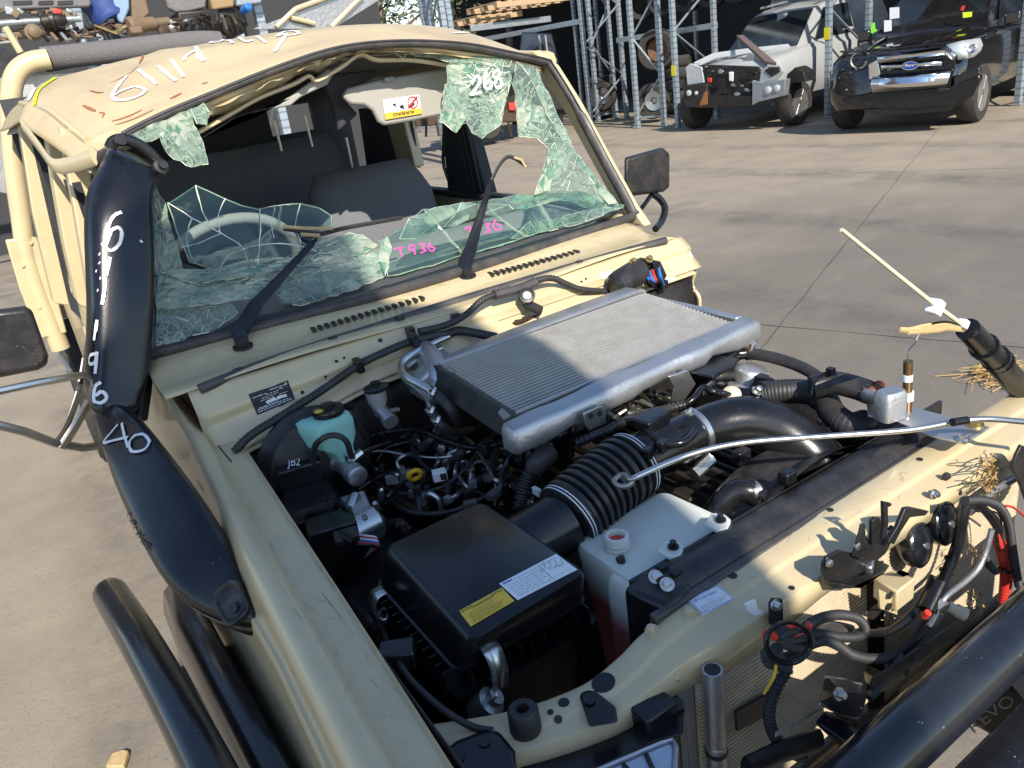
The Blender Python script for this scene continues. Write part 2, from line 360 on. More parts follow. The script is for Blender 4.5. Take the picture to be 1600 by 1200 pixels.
for px, py in ((516, 894), (662, 1106)):
    p, n = on(fend_b, px, py, .001)
    if p: bolt(mb, p, (0, 0, 1), .008, .006)
part('fender_bolt', mb, 'cream', fender)
for px, py, r_ in ((532, 912, .004), (580, 986, .008), (691, 1142, .005), (493, 848, .003)):
    p, n = on(fend_b, px, py, .0008)
    if p: part('rail_hole', MB().lathe(p, n, [(r_, -.001), (r_, .0006)], 14), 'ink', fender)
part('inner_apron', MB().grid(lambda u, v: (-.615 + .05 * v - .02 * u, -.25 - .95 * u, 1.02 - .03 * u - .5 * v), 10, 6), 'blk', thick=.003)
# scuffs on the fender
def ribbon(bv, strokes, wpx, name, m, parent, off=.0016, seg=3.0, taper=False, wm=None):
    q = MB(); any_ = False
    for st in strokes:
        w_ = wpx
        if isinstance(st, tuple) and isinstance(st[0], (int, float)): w_, st = st[0], st[1]
        pts = [V((a, b, 0)) for a, b in st]; pts = crv(pts, 8) if len(pts) > 2 else [pts[0].lerp(pts[1], i / 8) for i in range(9)]
        rr = []
        for i, p in enumerate(pts):
            h, n = on(bv, p.x, p.y, off)
            if h is None: continue
            rr.append((h, n, (h - CAMP).length))
        if len(rr) < 2: continue
        rings = []
        for i, (h, n, dd) in enumerate(rr):
            t = rr[min(i + 1, len(rr) - 1)][0] - rr[max(i - 1, 0)][0]
            if t.length < 1e-9: continue
            s = n.cross(t.normalized()).normalized() * (w_ * dd / FPX / 2) * (random.uniform(.85, 1.15)) * ((.35 + .65 * math.sin(math.pi * min(1, max(0, (i + .3) / len(rr))))) if taper else 1)
            rings.append([h + s, h - s])
        if len(rings) > 1: q.loft(rings, cap=False, closed=False); any_ = True
    if any_: return q.build(name, mt[m] if isinstance(m, str) else m, parent)
mt['scuff'] = pm('scuffed_paint', (.42, .36, .24), .6, var=.4, vs=120)
mt['scuffd'] = pm('dark_scratch', (.16, .12, .08), .7, var=.5, vs=90)
sc = []
for i in range(5):
    a = random.uniform(455, 640); b = 830 + (a - 455) * 1.45 + random.uniform(-40, 30); l = random.uniform(10, 34)
    sc.append((random.uniform(.4, .8), [(a, b), (a + l * .6, b + l * .75), (a + l * 1.1, b + l * 1.5)]))
o_ = ribbon(fend_b, sc, 1, 'scratch', 'scuffd', fender, off=.0006, taper=True)
for nm_, m_, n_, w0 in (('scuff', pm('rubbed_paint', (.47, .39, .25), .55, var=.15), 26, 2.0), ('fine_scratch', 'scuff', 16, .6), ('pale_scratch', pm('bare_primer', (.6, .52, .36), .6), 26, .6)):
    sc = []
    for i in range(n_):
        u = random.random(); a = 300 + 350 * u + random.gauss(0, 26); b = 690 + 480 * u + random.gauss(0, 20); l = random.uniform(4, 26); t_ = R(55 + random.gauss(0, 25))
        sc.append((w0 * random.uniform(.5, 1.4), [(a, b), (a + l * .5 * math.cos(t_) + random.uniform(-1, 1), b + l * .5 * math.sin(t_)), (a + l * math.cos(t_), b + l * math.sin(t_))]))
    o_ = ribbon(fend_b, sc, 1, nm_, m_, fender, off=.0006, taper=True)
    if o_: o_['kind'] = 'stuff'
# indicator lamp in the fender
mb = MB().hexa([V((-.735 + a, -1.12 + b, .935)) for a, b in ((-.035, -.06), (.045, -.06), (.045, .045), (-.035, .045))], [V((-.735 + a, -1.12 + b, .957)) for a, b in ((-.03, -.055), (.04, -.055), (.04, .04), (-.03, .04))])
lampm = pm('smoked_lens', (.3, .26, .25), .12, var=.1, coat=.6)
il = part('indicator_lamp', mb, lampm, fender, bev=.006)

# black fender flare and brush rails on the left
fl = []
for y, x, z in ((-.20, -.788, .80), (-.30, -.80, .845), (-.45, -.802, .86), (-.65, -.80, .865), (-.9, -.795, .86), (-1.15, -.79, .85), (-1.35, -.785, .83)):
    k = .35 if y > -.25 else 1
    fl.append([V((x + .03 * k, y, z - .02)), V((x + .022 * k, y, z + .004)), V((x, y, z + .006)), V((x - .022 * k, y, z - .008)), V((x - .034 * k, y, z - .05)), V((x - .034 * k, y, z - .13)), V((x + .02 * k, y, z - .13))])
part('fender_flare', MB().loft(fl), 'bar', bev=0, smooth=50)
def capsule(q, pts, r, n=18, sm=8):
    path = crv(pts, sm); d0 = (path[0] - path[1]).normalized(); pre = []; rad = []
    for a in (90, 72, 54, 36, 18): pre.append(path[0] + d0 * r * .8 * math.sin(R(a))); rad.append(max(.0004, r * math.cos(R(a))))
    return q.tube(pre + path, rad + [r] * len(path), n)
part('brush_rail', capsule(MB(), [(-.905, -.27, .86), (-.885, -.5, .885), (-.866, -.75, .89), (-.85, -1.0, .88), (-.83, -1.3, .84)], .031), 'bar')

# core support beam
def ssec(p, wd=.042, h=.055): 
    x, y, z = p
    return p
SP = crv([(-.665, -1.06, .945), (-.60, -1.10, .945), (-.53, -1.135, .945), (-.45, -1.16, .95), (-.39, -1.165, .962), (-.35, -1.165, .975), (-.30, -1.168, .985), (-.15, -1.172, .99), (.1, -1.178, .995), (.35, -1.182, 1.0), (.7, -1.185, 1.0)], 6)
rings = []
fr = frames(SP, (0, 0, 1))
for p, (t, a, b) in zip(SP, fr):
    s = V((-t.y, t.x, 0)).normalized()          # towards the engine
    hw = .027 + .021 * min(1, max(0, (p.x + .40) / .12))
    hr_ = max(hw, .037)
    dp_ = .028 + .02 * math.exp(-((p.x + .25) / .1) ** 2)
    prof = [(-hw - .004, -dp_), (-hw - .001, -.008), (-hw + .002, -.002), (-hw + .007, 0), (-.006, 0), (-.003, .001), (.0, .004), (.003, .005), (hr_ - .008, .005), (hr_ - .003, .003), (hr_, -.002), (hr_, -.05)]; 
    rings.append([p + s * c_ + V((0, 0, e)) for c_, e in prof])
sm_ = MB().loft(rings, cap=False, closed=False); support = part('radiator_support', sm_, 'cream', thick=.003, off=1, smooth=28); supb = sm_.bvh()
mb = MB()
for px, py in ((1019, 986), (1078, 960)): p, n = on(supb, px, py, 0); bolt(mb, p, n, .009, .007)
part('support_bolt', mb, 'cream', support)
for px, py, r_ in ((1145, 900, .006), (1297, 797, .005), (1437, 718, .005), (881, 1098, .007), (872, 1124, .005), (860, 1113, .004), (1237, 919, .004), (1500, 770, .004)):
    p, n = on(supb, px, py, .0006)
    if p: part('support_hole', MB().lathe(p, n, [(r_, -.001), (r_, .0006)], 14), 'ink', support)
p, n = on(supb, 943, 1067, .0006)
if p: part('support_hole', MB().lathe(p, n, [(.015, -.002), (.015, .0006)], 20), 'ink', support)
sc = []
for i in range(34):
    u = random.random(); a = 1010 + 560 * u + random.gauss(0, 14); b = 975 - 330 * u + random.gauss(0, 18); l = random.uniform(3, 20); t_ = R(-30 + random.gauss(0, 40))
    sc.append((random.uniform(.5, 1.3), [(a, b), (a + l * .5 * math.cos(t_), b + l * .5 * math.sin(t_) + random.uniform(-1, 1)), (a + l * math.cos(t_), b + l * math.sin(t_))]))
o_ = ribbon(supb, sc, 1, 'fine_scratch', 'scuff', support, off=.0006, taper=True); o_['kind'] = 'stuff'
o_ = ribbon(cowlb, [(random.uniform(.5, 1.4), [(a := random.uniform(250, 980), b := 585 - (a - 250) * .285 + random.uniform(-30, 6)), (a + random.uniform(3, 16), b - random.uniform(-2, 6))]) for i in range(80)], 1, 'fine_scratch', 'scuff', cowl, off=.0034, taper=True); o_['kind'] = 'stuff'
part('panel_seam', MB().tube(crv([on(fend_b, a, b, .0005)[0] for a, b in ((262, 600), (300, 640), (336, 690), (362, 722))], 4), .0016, 5), 'seal', fender)
# stepped plate over the support on the left
plate = [on(supb, px, py, .004)[0] for px, py in ((1003, 982), (1050, 940), (1170, 885), (1186, 925), (1120, 968), (1060, 1012), (1046, 1014))if on(supb, px, py, .004)[0]]

# roof
FE = [(-.66, .20, 1.575), (-.583, .25, 1.636), (-.478, .25, 1.668), (-.369, .25, 1.694), (-.173, .25, 1.737), (-.017, .25, 1.76), (.145, .25, 1.757), (.335, .25, 1.731), (.498, .25, 1.689), (.607, .25, 1.659), (.655, .27, 1.61)]
RG = [(-.735, .62, 1.70), (-.66, .7, 1.778), (-.55, .7, 1.80), (-.35, .7, 1.824), (-.07, .7, 1.84), (.12, .7, 1.838), (.335, .7, 1.826), (.50, .7, 1.803), (.60, .7, 1.775), (.66, .7, 1.73), (.70, .7, 1.67)]
FEc, RGc = crv(FE, 6), crv(RG, 6)
def samp(c, u):
    f_ = u * (len(c) - 1); i = min(int(f_), len(c) - 2); return c[i].lerp(c[i + 1], f_ - i)
def dent(x, y):
    d = 0
    for (cx, cy, rx, ry, h) in ((-.40, .42, .10, .05, -.012), (-.22, .5, .13, .04, .010), (-.5, .55, .08, .12, -.014), (-.1, .38, .16, .035, -.010), (.15, .42, .2, .05, .006), (-.34, .6, .05, .1, .012), (-.55, .36, .05, .05, .01)):
        d += h * math.exp(-((x - cx) / rx) ** 2 - ((y - cy) / ry) ** 2)
    d += .004 * math.sin(38 * (x + .6 * y)) * math.exp(-((x + .45) / .2) ** 2 - ((y - .5) / .16) ** 2)
    return d
def roof_fn(u, v):
    a, b = samp(FEc, u), samp(RGc, u)
    if v < .4:
        s = v / .4; p = a.lerp(b, s); p.z += .022 * math.sin(math.pi * s) * (1 - abs(2 * u - 1) ** 4); p.z += dent(p.x, p.y); return p
    s = (v - .4) / .6
    return V((b.x, b.y + s * 1.35, b.z - .01 * s + .004 * math.sin(20 * b.x) * math.sin(math.pi * s)))
rm = MB().grid(roof_fn, 60, 40); roof = part('roof_panel', rm, 'roofc', thick=.003); roofb = rm.bvh()
# crumpled roof front header below the seal, cream folds
mb = MB()
he = [(300, 205), (345, 178), (400, 148), (455, 120), (478, 108), (492, 113), (530, 92), (558, 80), (585, 82), (640, 88), (700, 92), (780, 108)]
mb.tube(crv([Y(a + 4, b + 9 + 4 * math.sin(a), .30) for a, b in he], 5), .006, 6, sq=1.6)
part('roof_header', mb, 'cream')
# underside
part('headliner', MB().grid(lambda u, v: roof_fn(.03 + .94 * u, .03 + .95 * v) + V((0, .02, -.035)), 20, 16), 'liner', thick=.004)
# gutter, torn strip on the left
part('roof_gutter', MB().tube(crv([Y(136, 220, .30), Y(108, 197, .40), Y(80, 175, .52), Y(58, 168, .62), Y(33, 162, .75)], 6), .008, 6), 'cream')
part('door_top_rail', MB().prism([Y(a, b, .66) for a, b in ((36, 168), (74, 175), (74, 193), (38, 189))], (0, .03, 0)), 'cream', bev=.004)
part('torn_gutter_strip', MB().tube(crv([Y(36, 197, .5), Y(60, 228, .42), Y(84, 258, .34), Y(112, 257, .26), Y(146, 246, .16)], 6), .017, 8, sq=.3), 'cream')
part('crumpled_pillar_cap', MB().loft([[Y(152 + 26 * s + a * .9, 226 - 14 * s + b * .9, .2 + .02 * s) for a, b in ((-14, 2), (-4, -14), (14, -8), (16, 8), (2, 16))] for s in (0, .5, 1)]), 'cream', bev=.004)
# pillars and doors on the left
def pil(name, px, y, d, m='cream', parent=None, bev=.004):
    return part(name, MB().prism([Y(a, b, y) for a, b in px], (0, d, 0)), m, parent, bev=bev)
dl = pil('rear_door_frame', [(28, 186), (46, 190), (74, 320), (110, 478), (84, 474), (50, 330)], .95, .10)
pil('window_rubber', [(45, 203), (50, 204), (115, 474), (108, 474)], .94, .05, 'rubber', dl, 0)
d2 = pil('front_door_frame', [(68, 182), (90, 190), (112, 300), (130, 400), (144, 484), (122, 476), (100, 380), (84, 290)], .6, .10)
pil('window_rubber', [(89, 191), (94, 194), (148, 478), (143, 480)], .59, .05, 'rubber', d2, 0)
part('door_pillar', MB().prism([Y(a, b, .40) for a, b in ((92, 196), (120, 214), (142, 235), (143, 300), (146, 400), (148, 480), (140, 470), (118, 340))], (0, .06, 0)), 'cream', bev=.006)
mb = MB().prism([V((-.735, .18, 1.19)), V((-.735, .18, .55)), V((-.735, 1.05, .55)), V((-.735, 1.05, 1.16)), V((-.735, .6, 1.19))], (.05, 0, 0)); door = part('front_door', mb, 'cream', bev=.02)
mb = MB().prism([V((-.738, 1.07, 1.16)), V((-.738, 1.07, .55)), V((-.738, 1.95, .55)), V((-.738, 1.95, 1.14))], (.05, 0, 0)); part('rear_door', mb, 'cream', bev=.02)
part('door_handle', MB().tube([Y(93, 556, .62), Y(112, 584, .55)], .011, 8, sq=.5), 'zinc', door)
part('sill_trim', MB().prism([Y(105, 450, .55), Y(120, 470, .5), Y(128, 500, .45), Y(112, 485, .52)], (0, .03, 0)), 'rubber', door)
part('rocker_panel', MB().box((-.70, .75, .50), (.10, 1.5, .16)), 'cream', bev=.03)
mb = MB().lathe((-.80, 2.75, .39), (1, 0, 0), [(.2, 0), (.36, .0), (.39, .03), (.39, .2), (.36, .24), (.2, .24)], 36); rwh = part('rear_wheel', mb, 'tyre')
# front wheels (mostly hidden)
for sx in (-1,):
    wh = part('front_wheel', MB().lathe((sx * .75 - .12, -.62, .40), (1, 0, 0), [(.2, 0), (.37, 0), (.40, .03), (.40, .21), (.37, .24), (.2, .24)], 36), 'tyre')
    part('rim', MB().lathe((sx * .75 - .11, -.62, .40), (1, 0, 0), [(.02, .03), (.19, .03), (.205, 0), (.205, .22), (.19, .19), (.02, .19)], 30), 'steel', wh)
# rear of the truck: tray, headboard tube, lower body
part('tray', MB().box((0, 3.1, .93), (1.7, 1.9, .07)), 'alu', bev=.01)
part('chassis', MB().box((-.42, .9, .45), (.09, 4.6, .14)).box((.42, .9, .45), (.09, 4.6, .14)), 'blk', bev=.01)
ht = [Y(95, 545, 2.1), Y(48, 420, 2.1), Y(32, 330, 2.1), Y(20, 240, 2.1), Y(17, 160, 2.1), Y(24, 118, 2.1), Y(46, 98, 2.1), Y(76, 92, 2.1)]
tb = part('headboard_tube', MB().tube(crv(ht, 7), .039, 16), 'cream')
part('tube_bore', MB().lathe(Y(76, 92, 2.1) + V((.0035, 0, .0)), (Y(76, 92, 2.1) - Y(46, 98, 2.1)), [(.031, 0), (.031, .002)], 14), 'ink', tb)
part('tie_rod', MB().tube([Y(32, 82, 2.1), Y(8, 42, 2.1)], .013, 10), 'cream', tb)
hp = part('headboard_bracket', MB().prism([Y(a, b, 2.07) for a, b in ((8, 375), (56, 370), (72, 400), (105, 520), (60, 530), (30, 450))], (0, .03, 0)), 'cream', bev=.006)
mb = MB()
for px, py in ((48, 380), (36, 415), (62, 480)): bolt(mb, Y(px, py, 2.07), (0, -1, 0), .011, .008)
part('bracket_bolt', mb, 'cream', hp)
fz = pm('grey_felt', (.13, .12, .12), .95, var=.5, vs=160, bump=.8, bs=160)
mb = MB().tube(crv([Y(66, 92, 2.2), Y(180, 80, 2.2), Y(300, 66, 2.2), Y(345, 66, 2.2)], 8), .046, 14, sq=.85); part('felt_padding', mb, fz)
part('headboard_rail', MB().prism([Y(a, b, 2.25) for a, b in ((0, 75), (72, 72), (300, 50), (300, 72), (80, 112), (0, 118))], (0, .02, 0)), 'plast2')
part('headboard_panel', MB().prism([Y(a, b, 2.3) for a, b in ((0, 122), (140, 112), (140, 330), (0, 300))], (0, .03, 0)), 'alu')
part('rolled_seat', MB().tube(crv([Y(40, 300, 2.16), Y(26, 220, 2.16), Y(34, 160, 2.16)], 6), .05, 12), 'plast2')
# checker plate lid standing up from the tray
chk = pm('checker_plate', (.42, .41, .4), .4, .8, var=.2, vs=60, bump=.9, bs=45)
lid = part('toolbox_lid', MB().prism([Y(a, b, 3.0) for a, b in ((396, 45), (500, 6), (545, -30), (640, -30), (520, 45))], (0, .03, 0)), chk)
for a, b in (((432, 42), (462, 14)), ((462, 14), (560, -22)), ((518, 42), (566, -6)), ((455, 28), (492, 37))):
    part('lid_rail', MB().tube([Y(a[0], a[1], 2.98), Y(b[0], b[1], 2.98)], .014, 8), 'cream', lid)
# ---------------------------------------------------------------- cab: windscreen, pillars, interior
from mathutils.geometry import tessellate_polygon
loopp = [V((-.665, .005, 1.207)), V((-.3, -.022, 1.2)), V((0, -.028, 1.199)), V((.3, -.022, 1.2)), V((.655, .0, 1.205)), V((.682, .012, 1.225)), V((.668, .09, 1.36)), V((.645, .18, 1.53)), V((.62, .235, 1.635))] + [V((a, b - .004, c_ - .004)) for a, b, c_ in FE[9:1:-1]] + [V((-.575, .25, 1.632)), V((-.60, .225, 1.60)), V((-.64, .12, 1.42)), V((-.672, .02, 1.225))]
part('windscreen_seal', MB().loft([[p + V((0, -.004, 0)) + a * (.011 if p.z > 1.5 else .0165) * math.cos(2 * math.pi * k / 10) + b * (.010 if p.z > 1.5 else .013) * math.sin(2 * math.pi * k / 10) for k in range(10)] for p, (t, a, b) in ((lambda c_: list(zip(c_, frames(c_, (0, -.8, .5)))))(crv(loopp, 8, True)))], loop=True), 'seal')
part('seal_lip', MB().tube(crv([p + V((0, -.012, .006)) for p in loopp], 8, True), .004, 5), 'rubber')
hd_ = [(186, 226), (230, 204), (270, 187), (310, 168), (350, 150), (400, 127), (440, 112), (470, 100), (500, 88), (530, 80), (560, 76), (600, 75), (640, 76), (690, 80), (740, 86), (800, 97), (845, 108)]
ofs = [12, 14, 18, 22, 26, 24, 20, 14, 22, 12, 8, 9, 10, 10, 11, 10, 8]
hc = crv([V((a, b, o_)) for (a, b), o_ in zip(hd_, ofs)], 6); rings = []
for i, p in enumerate(hc):
    j = 2.2 * math.sin(i * 1.1) + random.uniform(-1.2, 1.2); k = 1 if p.x < 570 else .35
    rings.append([Y(p.x, p.y - 3, .252), Y(p.x + 1, p.y + p.z * .3, .262 + .004 * math.sin(i * .9)), Y(p.x + 1, p.y + p.z * .5 + j * k, .25 + .012 * k * math.sin(i * .7)), Y(p.x + 2, p.y + p.z * .72 - j * k, .275 + .012 * k * math.cos(i * .8)), Y(p.x + 3, p.y + p.z + j * k * .6, .30)])
part('crumpled_header', MB().loft(rings, cap=False, closed=False), 'cream', thick=.0018, smooth=24)
# right A pillar and right side of the cab
mb = MB()
rings = []
for p in (V((.70, -.04, 1.18)), V((.705, .02, 1.235)), V((.69, .10, 1.37)), V((.668, .19, 1.535)), V((.645, .25, 1.64)), V((.62, .30, 1.69))):
    rings.append([p + V((-.022, -.012, 0)), p + V((.006, -.012, .0)), p + V((.02, .01, 0)), p + V((.02, .06, 0)), p + V((-.02, .06, 0))])
mb.loft(rings); part('windscreen_pillar', mb, 'cream', bev=.005)
mb = MB().prism([V((.66, .03, 1.21)), V((.66, .03, .55)), V((.66, .95, .55)), V((.66, .95, 1.215))], (.07, 0, 0)); rd = part('passenger_door', mb, 'cream', bev=.01)
mb = MB().prism([V((.66, .97, 1.215)), V((.66, .97, .55)), V((.66, 1.95, .55)), V((.66, 1.95, 1.215))], (.07, 0, 0)); part('rear_passenger_door', mb, 'cream', bev=.01)
part('window_sill_trim', MB().box((.665, 1.0, 1.225), (.05, 1.9, .022)), 'dark', rd, bev=.006)
# B pillar: dark trim with seat belt
mb = MB().prism([X(a, b, .66) for a, b in ((688, 170), (722, 166), (762, 310), (700, 312))], (.05, 0, 0)); bp_ = part('middle_pillar', mb, 'dark', bev=.008)
for k in (0, 1, 2): part('pillar_rib', MB().tube([X(712 + 7 * k, 180, .655), X(736 + 8 * k, 300, .655)], .006, 6), 'dark', bp_)
part('belt_buckle', MB().tube([X(692, 245, .64), X(694, 262, .64), X(702, 285, .64)], .007, 8), 'plast', bp_)
part('seat_belt', MB().tube([X(696, 180, .65), X(694, 245, .64)], .012, 6, sq=.2), 'dark', bp_)
mb = MB().prism([X(a, b, .66) for a, b in ((594, 170), (626, 170), (648, 262), (622, 268))], (.05, 0, 0)); part('rear_pillar', mb, 'cream', bev=.006)
part('rear_pillar_trim', MB().prism([X(a, b, .65) for a, b in ((560, 170), (594, 170), (622, 268), (575, 275))], (.05, 0, 0)), 'dark')
part('rear_window_bars', MB().tube([X(640, 172, .69), X(655, 262, .69)], .006, 6).tube([X(628, 205, .69), X(646, 203, .69)], .006, 6), 'rubber')
part('roof_rail', MB().tube([V((.66, .30, 1.655)), V((.672, .7, 1.69)), V((.68, 1.95, 1.68))], .03, 8), 'cream')
# back wall with a slit of window, floor, left inside
part('cab_back', MB().prism([V((-.70, 2.0, .6)), V((.70, 2.0, .6)), V((.70, 2.0, 1.50)), V((-.70, 2.0, 1.50))], (0, .03, 0)).prism([V((-.70, 2.0, 1.50)), V((.31, 2.0, 1.50)), V((.31, 2.0, 1.80)), V((-.70, 2.0, 1.80))], (0, .03, 0)).prism([V((.52, 2.0, 1.50)), V((.70, 2.0, 1.50)), V((.70, 2.0, 1.80)), V((.52, 2.0, 1.80))], (0, .03, 0)).prism([V((.31, 2.0, 1.62)), V((.52, 2.0, 1.62)), V((.52, 2.0, 1.80)), V((.31, 2.0, 1.80))], (0, .03, 0)), 'dark')
part('cab_floor', MB().box((0, 1.0, .58), (1.38, 2.0, .05)), 'dark')
part('left_trim', MB().box((-.675, 1.15, 1.1), (.02, 1.5, .9)), 'dark')
# dash
def dash_fn(u, v):
    x = -.655 + 1.31 * u; y = .0 + .46 * v
    hump = .055 * math.exp(-((x + .36) / .19) ** 2) * math.exp(-((v - .8) / .28) ** 2)
    return (x, y, 1.172 + .055 * math.sin(math.pi * min(1, v * .62)) + hump - .09 * max(0, v - .9) * 8)
part('dashboard', MB().grid(dash_fn, 30, 14), 'dash', thick=.02)
part('dash_front', MB().box((0, .45, 1.0), (1.28, .06, .32)), 'dark', bev=.02)
vt = MB()
for i in range(9): vt.box((.12 + .03 * i, .10, 1.222), (.02, .018, .004))
# steering wheel
stc = V((-.37, .47, 1.24)); sax = V((0, .72, .5)).normalized()
a_ = sax.orthogonal().normalized(); b_ = sax.cross(a_)
sw = part('steering_wheel', MB().tube([stc + (a_ * math.cos(q) + b_ * math.sin(q)) * .19 for q in [2 * math.pi * i / 40 for i in range(41)]], .015, 10), 'dash')
part('wheel_hub', MB().lathe(stc - sax * .02, sax, [(.07, 0), (.085, .02), (.08, .05), (.03, .12)], 18).rtube(stc, stc + b_ * .18, .014).rtube(stc, stc - b_ * .18, .014), 'dark', sw)
# seats
def seat(name, x0, x1, y, z0, z1, lean, m='seat', head=False):
    q = MB(); rs = []
    n = 10
    for j in range(n + 1):
        v = j / n; z = z0 + (z1 - z0) * v; yy = y + lean * v; ins = .02 * (v > .85) + .05 * max(0, v - .9) * 6; th = .09 * (1 - .55 * max(0, v - .8) * 5)
        ring = []
        for k in range(24):
            a = 2 * math.pi * k / 24; cx = (x0 + x1) / 2; hw = (x1 - x0) / 2 - ins; e = .32
            ring.append(V((cx + hw * math.copysign(abs(math.cos(a)) ** e, math.cos(a)), yy + th * math.copysign(abs(math.sin(a)) ** .6, math.sin(a)) - .012 * math.cos(math.pi * (math.cos(a))) * (math.sin(a) < 0), z)))
        rs.append(ring)
    o = part(name, q.loft(rs), m, smooth=60)
    for s in (.3, .7):
        xx = x0 + (x1 - x0) * s; part('seam', MB().tube([V((xx, y + lean * .05 - .083, z0 + .05)), V((xx, y + lean * .8 - .083, z0 + (z1 - z0) * .8))], .004, 5), 'dark', o)
    return o
fs = seat('front_passenger_seat', .03, .49, .80, .85, 1.40, .12)
part('seat_base', MB().box((.26, .55, .90), (.48, .5, .16)), 'seat', fs, bev=.05)
fs2 = seat('driver_seat', -.60, -.16, .85, .85, 1.36, .12)
part('seat_base', MB().box((-.38, .6, .90), (.46, .5, .16)), 'seat', fs2, bev=.05)
rs_ = seat('rear_bench_seat', -.58, .52, 1.62, .85, 1.49, .12)
part('seat_base', MB().box((0, 1.35, .90), (1.15, .45, .16)), 'seat', rs_, bev=.05)
for px0, py0, px1, py1, y in ((428, 188, 440, 236, 1.45), (476, 181, 488, 229, 1.45), (541, 215, 553, 272, 1.0)):
    part('headrest_post', MB().tube([Y(px0, py0, y), Y(px1, py1, y)], .005, 8), 'zinc', rs_ if y > 1.2 else fs)
# sun visors
def pplate(name, px, y, th, m, parent=None, bev=.004, **k): return part(name, MB().prism([Y(a, b, y) for a, b in px], (0, th, 0)), m, parent, bev=bev, **k)
vR = pplate('passenger_sun_visor', [(536, 150), (545, 138), (600, 124), (690, 108), (730, 104), (740, 140), (706, 178), (690, 180), (640, 190), (602, 196), (592, 190), (583, 172), (570, 164), (548, 163)], .36, .022, 'liner', bev=.007)
part('visor_clip', MB().box(Y(608, 124, .35), (.03, .012, .012)), 'dash', vR, bev=.003)
vL = pplate('driver_sun_visor', [(345, 202), (400, 180), (455, 150), (515, 107), (522, 115), (512, 132), (470, 152), (455, 165), (420, 172), (370, 186)], .31, .02, 'liner', bev=.006)
pplate('mirror_mount', [(500, 118), (590, 108), (585, 122), (548, 138), (534, 150), (560, 178), (530, 205), (520, 160)], .44, .03, 'dark', bev=.006)
lab = pplate('airbag_label', [(598, 156), (655, 147.5), (659, 176), (602, 186)], .356, .0012, 'white', vR, bev=0)
pplate('label_strip', [(601, 177), (658, 168.5), (659.5, 177.5), (602.5, 187)], .3545, .001, 'yel', lab, bev=0)
def quad_text(txt, p00, p10, p01, p11, u0, v0, h, name, m, parent, off, asp=1.0, flip=False, font=None):
    """flat printed lettering, laid onto a quad; v0 = baseline, h = height, in quad units"""
    cu = bpy.data.curves.new('t', 'FONT'); cu.body = txt; cu.size = 1; cu.resolution_u = 3; cu.fill_mode = 'FRONT'
    ob = bpy.data.objects.new('t', cu); col.objects.link(ob); dg = bpy.context.evaluated_depsgraph_get(); me = bpy.data.meshes.new_from_object(ob.evaluated_get(dg))
    vs = [v.co.copy() for v in me.vertices]; fs = [list(p.vertices) for p in me.polygons]
    bpy.data.objects.remove(ob); bpy.data.meshes.remove(me); bpy.data.curves.remove(cu)
    wx = max(v.x for v in vs); q = MB(); out = []
    for v in vs:
        x, y = v.x, v.y
        if flip: x, y = wx - x, .7 - y
        u, w_ = u0 + x * h * asp, v0 + y * h
        out.append(V(p00) * (1 - u) * (1 - w_) + V(p10) * u * (1 - w_) + V(p01) * (1 - u) * w_ + V(p11) * u * w_ + V(off))
    q.add(out, fs); return q.build(name, mt[m], parent)
q4 = [Y(a, b, .353) for a, b in ((602, 186), (659, 176), (598, 156), (655, 147.5))]
quad_text('AIRBAG', q4[0], q4[1], q4[2], q4[3], .22, .06, .23, 'label_lettering', 'ink', lab, (0, -.001, 0), .75, flip=True)
mb = MB()
for k in range(20):
    a0, a1 = 2 * math.pi * k / 20, 2 * math.pi * (k + 1) / 20
    c_ = Y(645, 160, .354); mb.add([c_ + V((math.cos(a0) * r_, 0, math.sin(a0) * r_)) for r_ in (.0165, .0135)] + [c_ + V((math.cos(a1) * r_, 0, math.sin(a1) * r_)) for r_ in (.0135, .0165)], [(0, 1, 2, 3)])
mb.prism([Y(637, 168, .354), Y(639, 170, .354), Y(653, 152, .354), Y(651, 150, .354)], (0, .0003, 0))
part('label_ring', mb, 'red', lab)
part('label_figure', MB().prism([Y(613, 163, .3545), Y(618, 161, .3545), Y(619, 167, .3545)], (0, .0003, 0)).prism([Y(624, 166, .3545), Y(630, 163, .3545), Y(632, 170, .3545), Y(626, 169, .3545)], (0, .0003, 0)).prism([Y(640, 163, .3545), Y(646, 157, .3545), Y(648, 163, .3545), Y(643, 168, .3545)], (0, .0003, 0)), 'ink', lab)

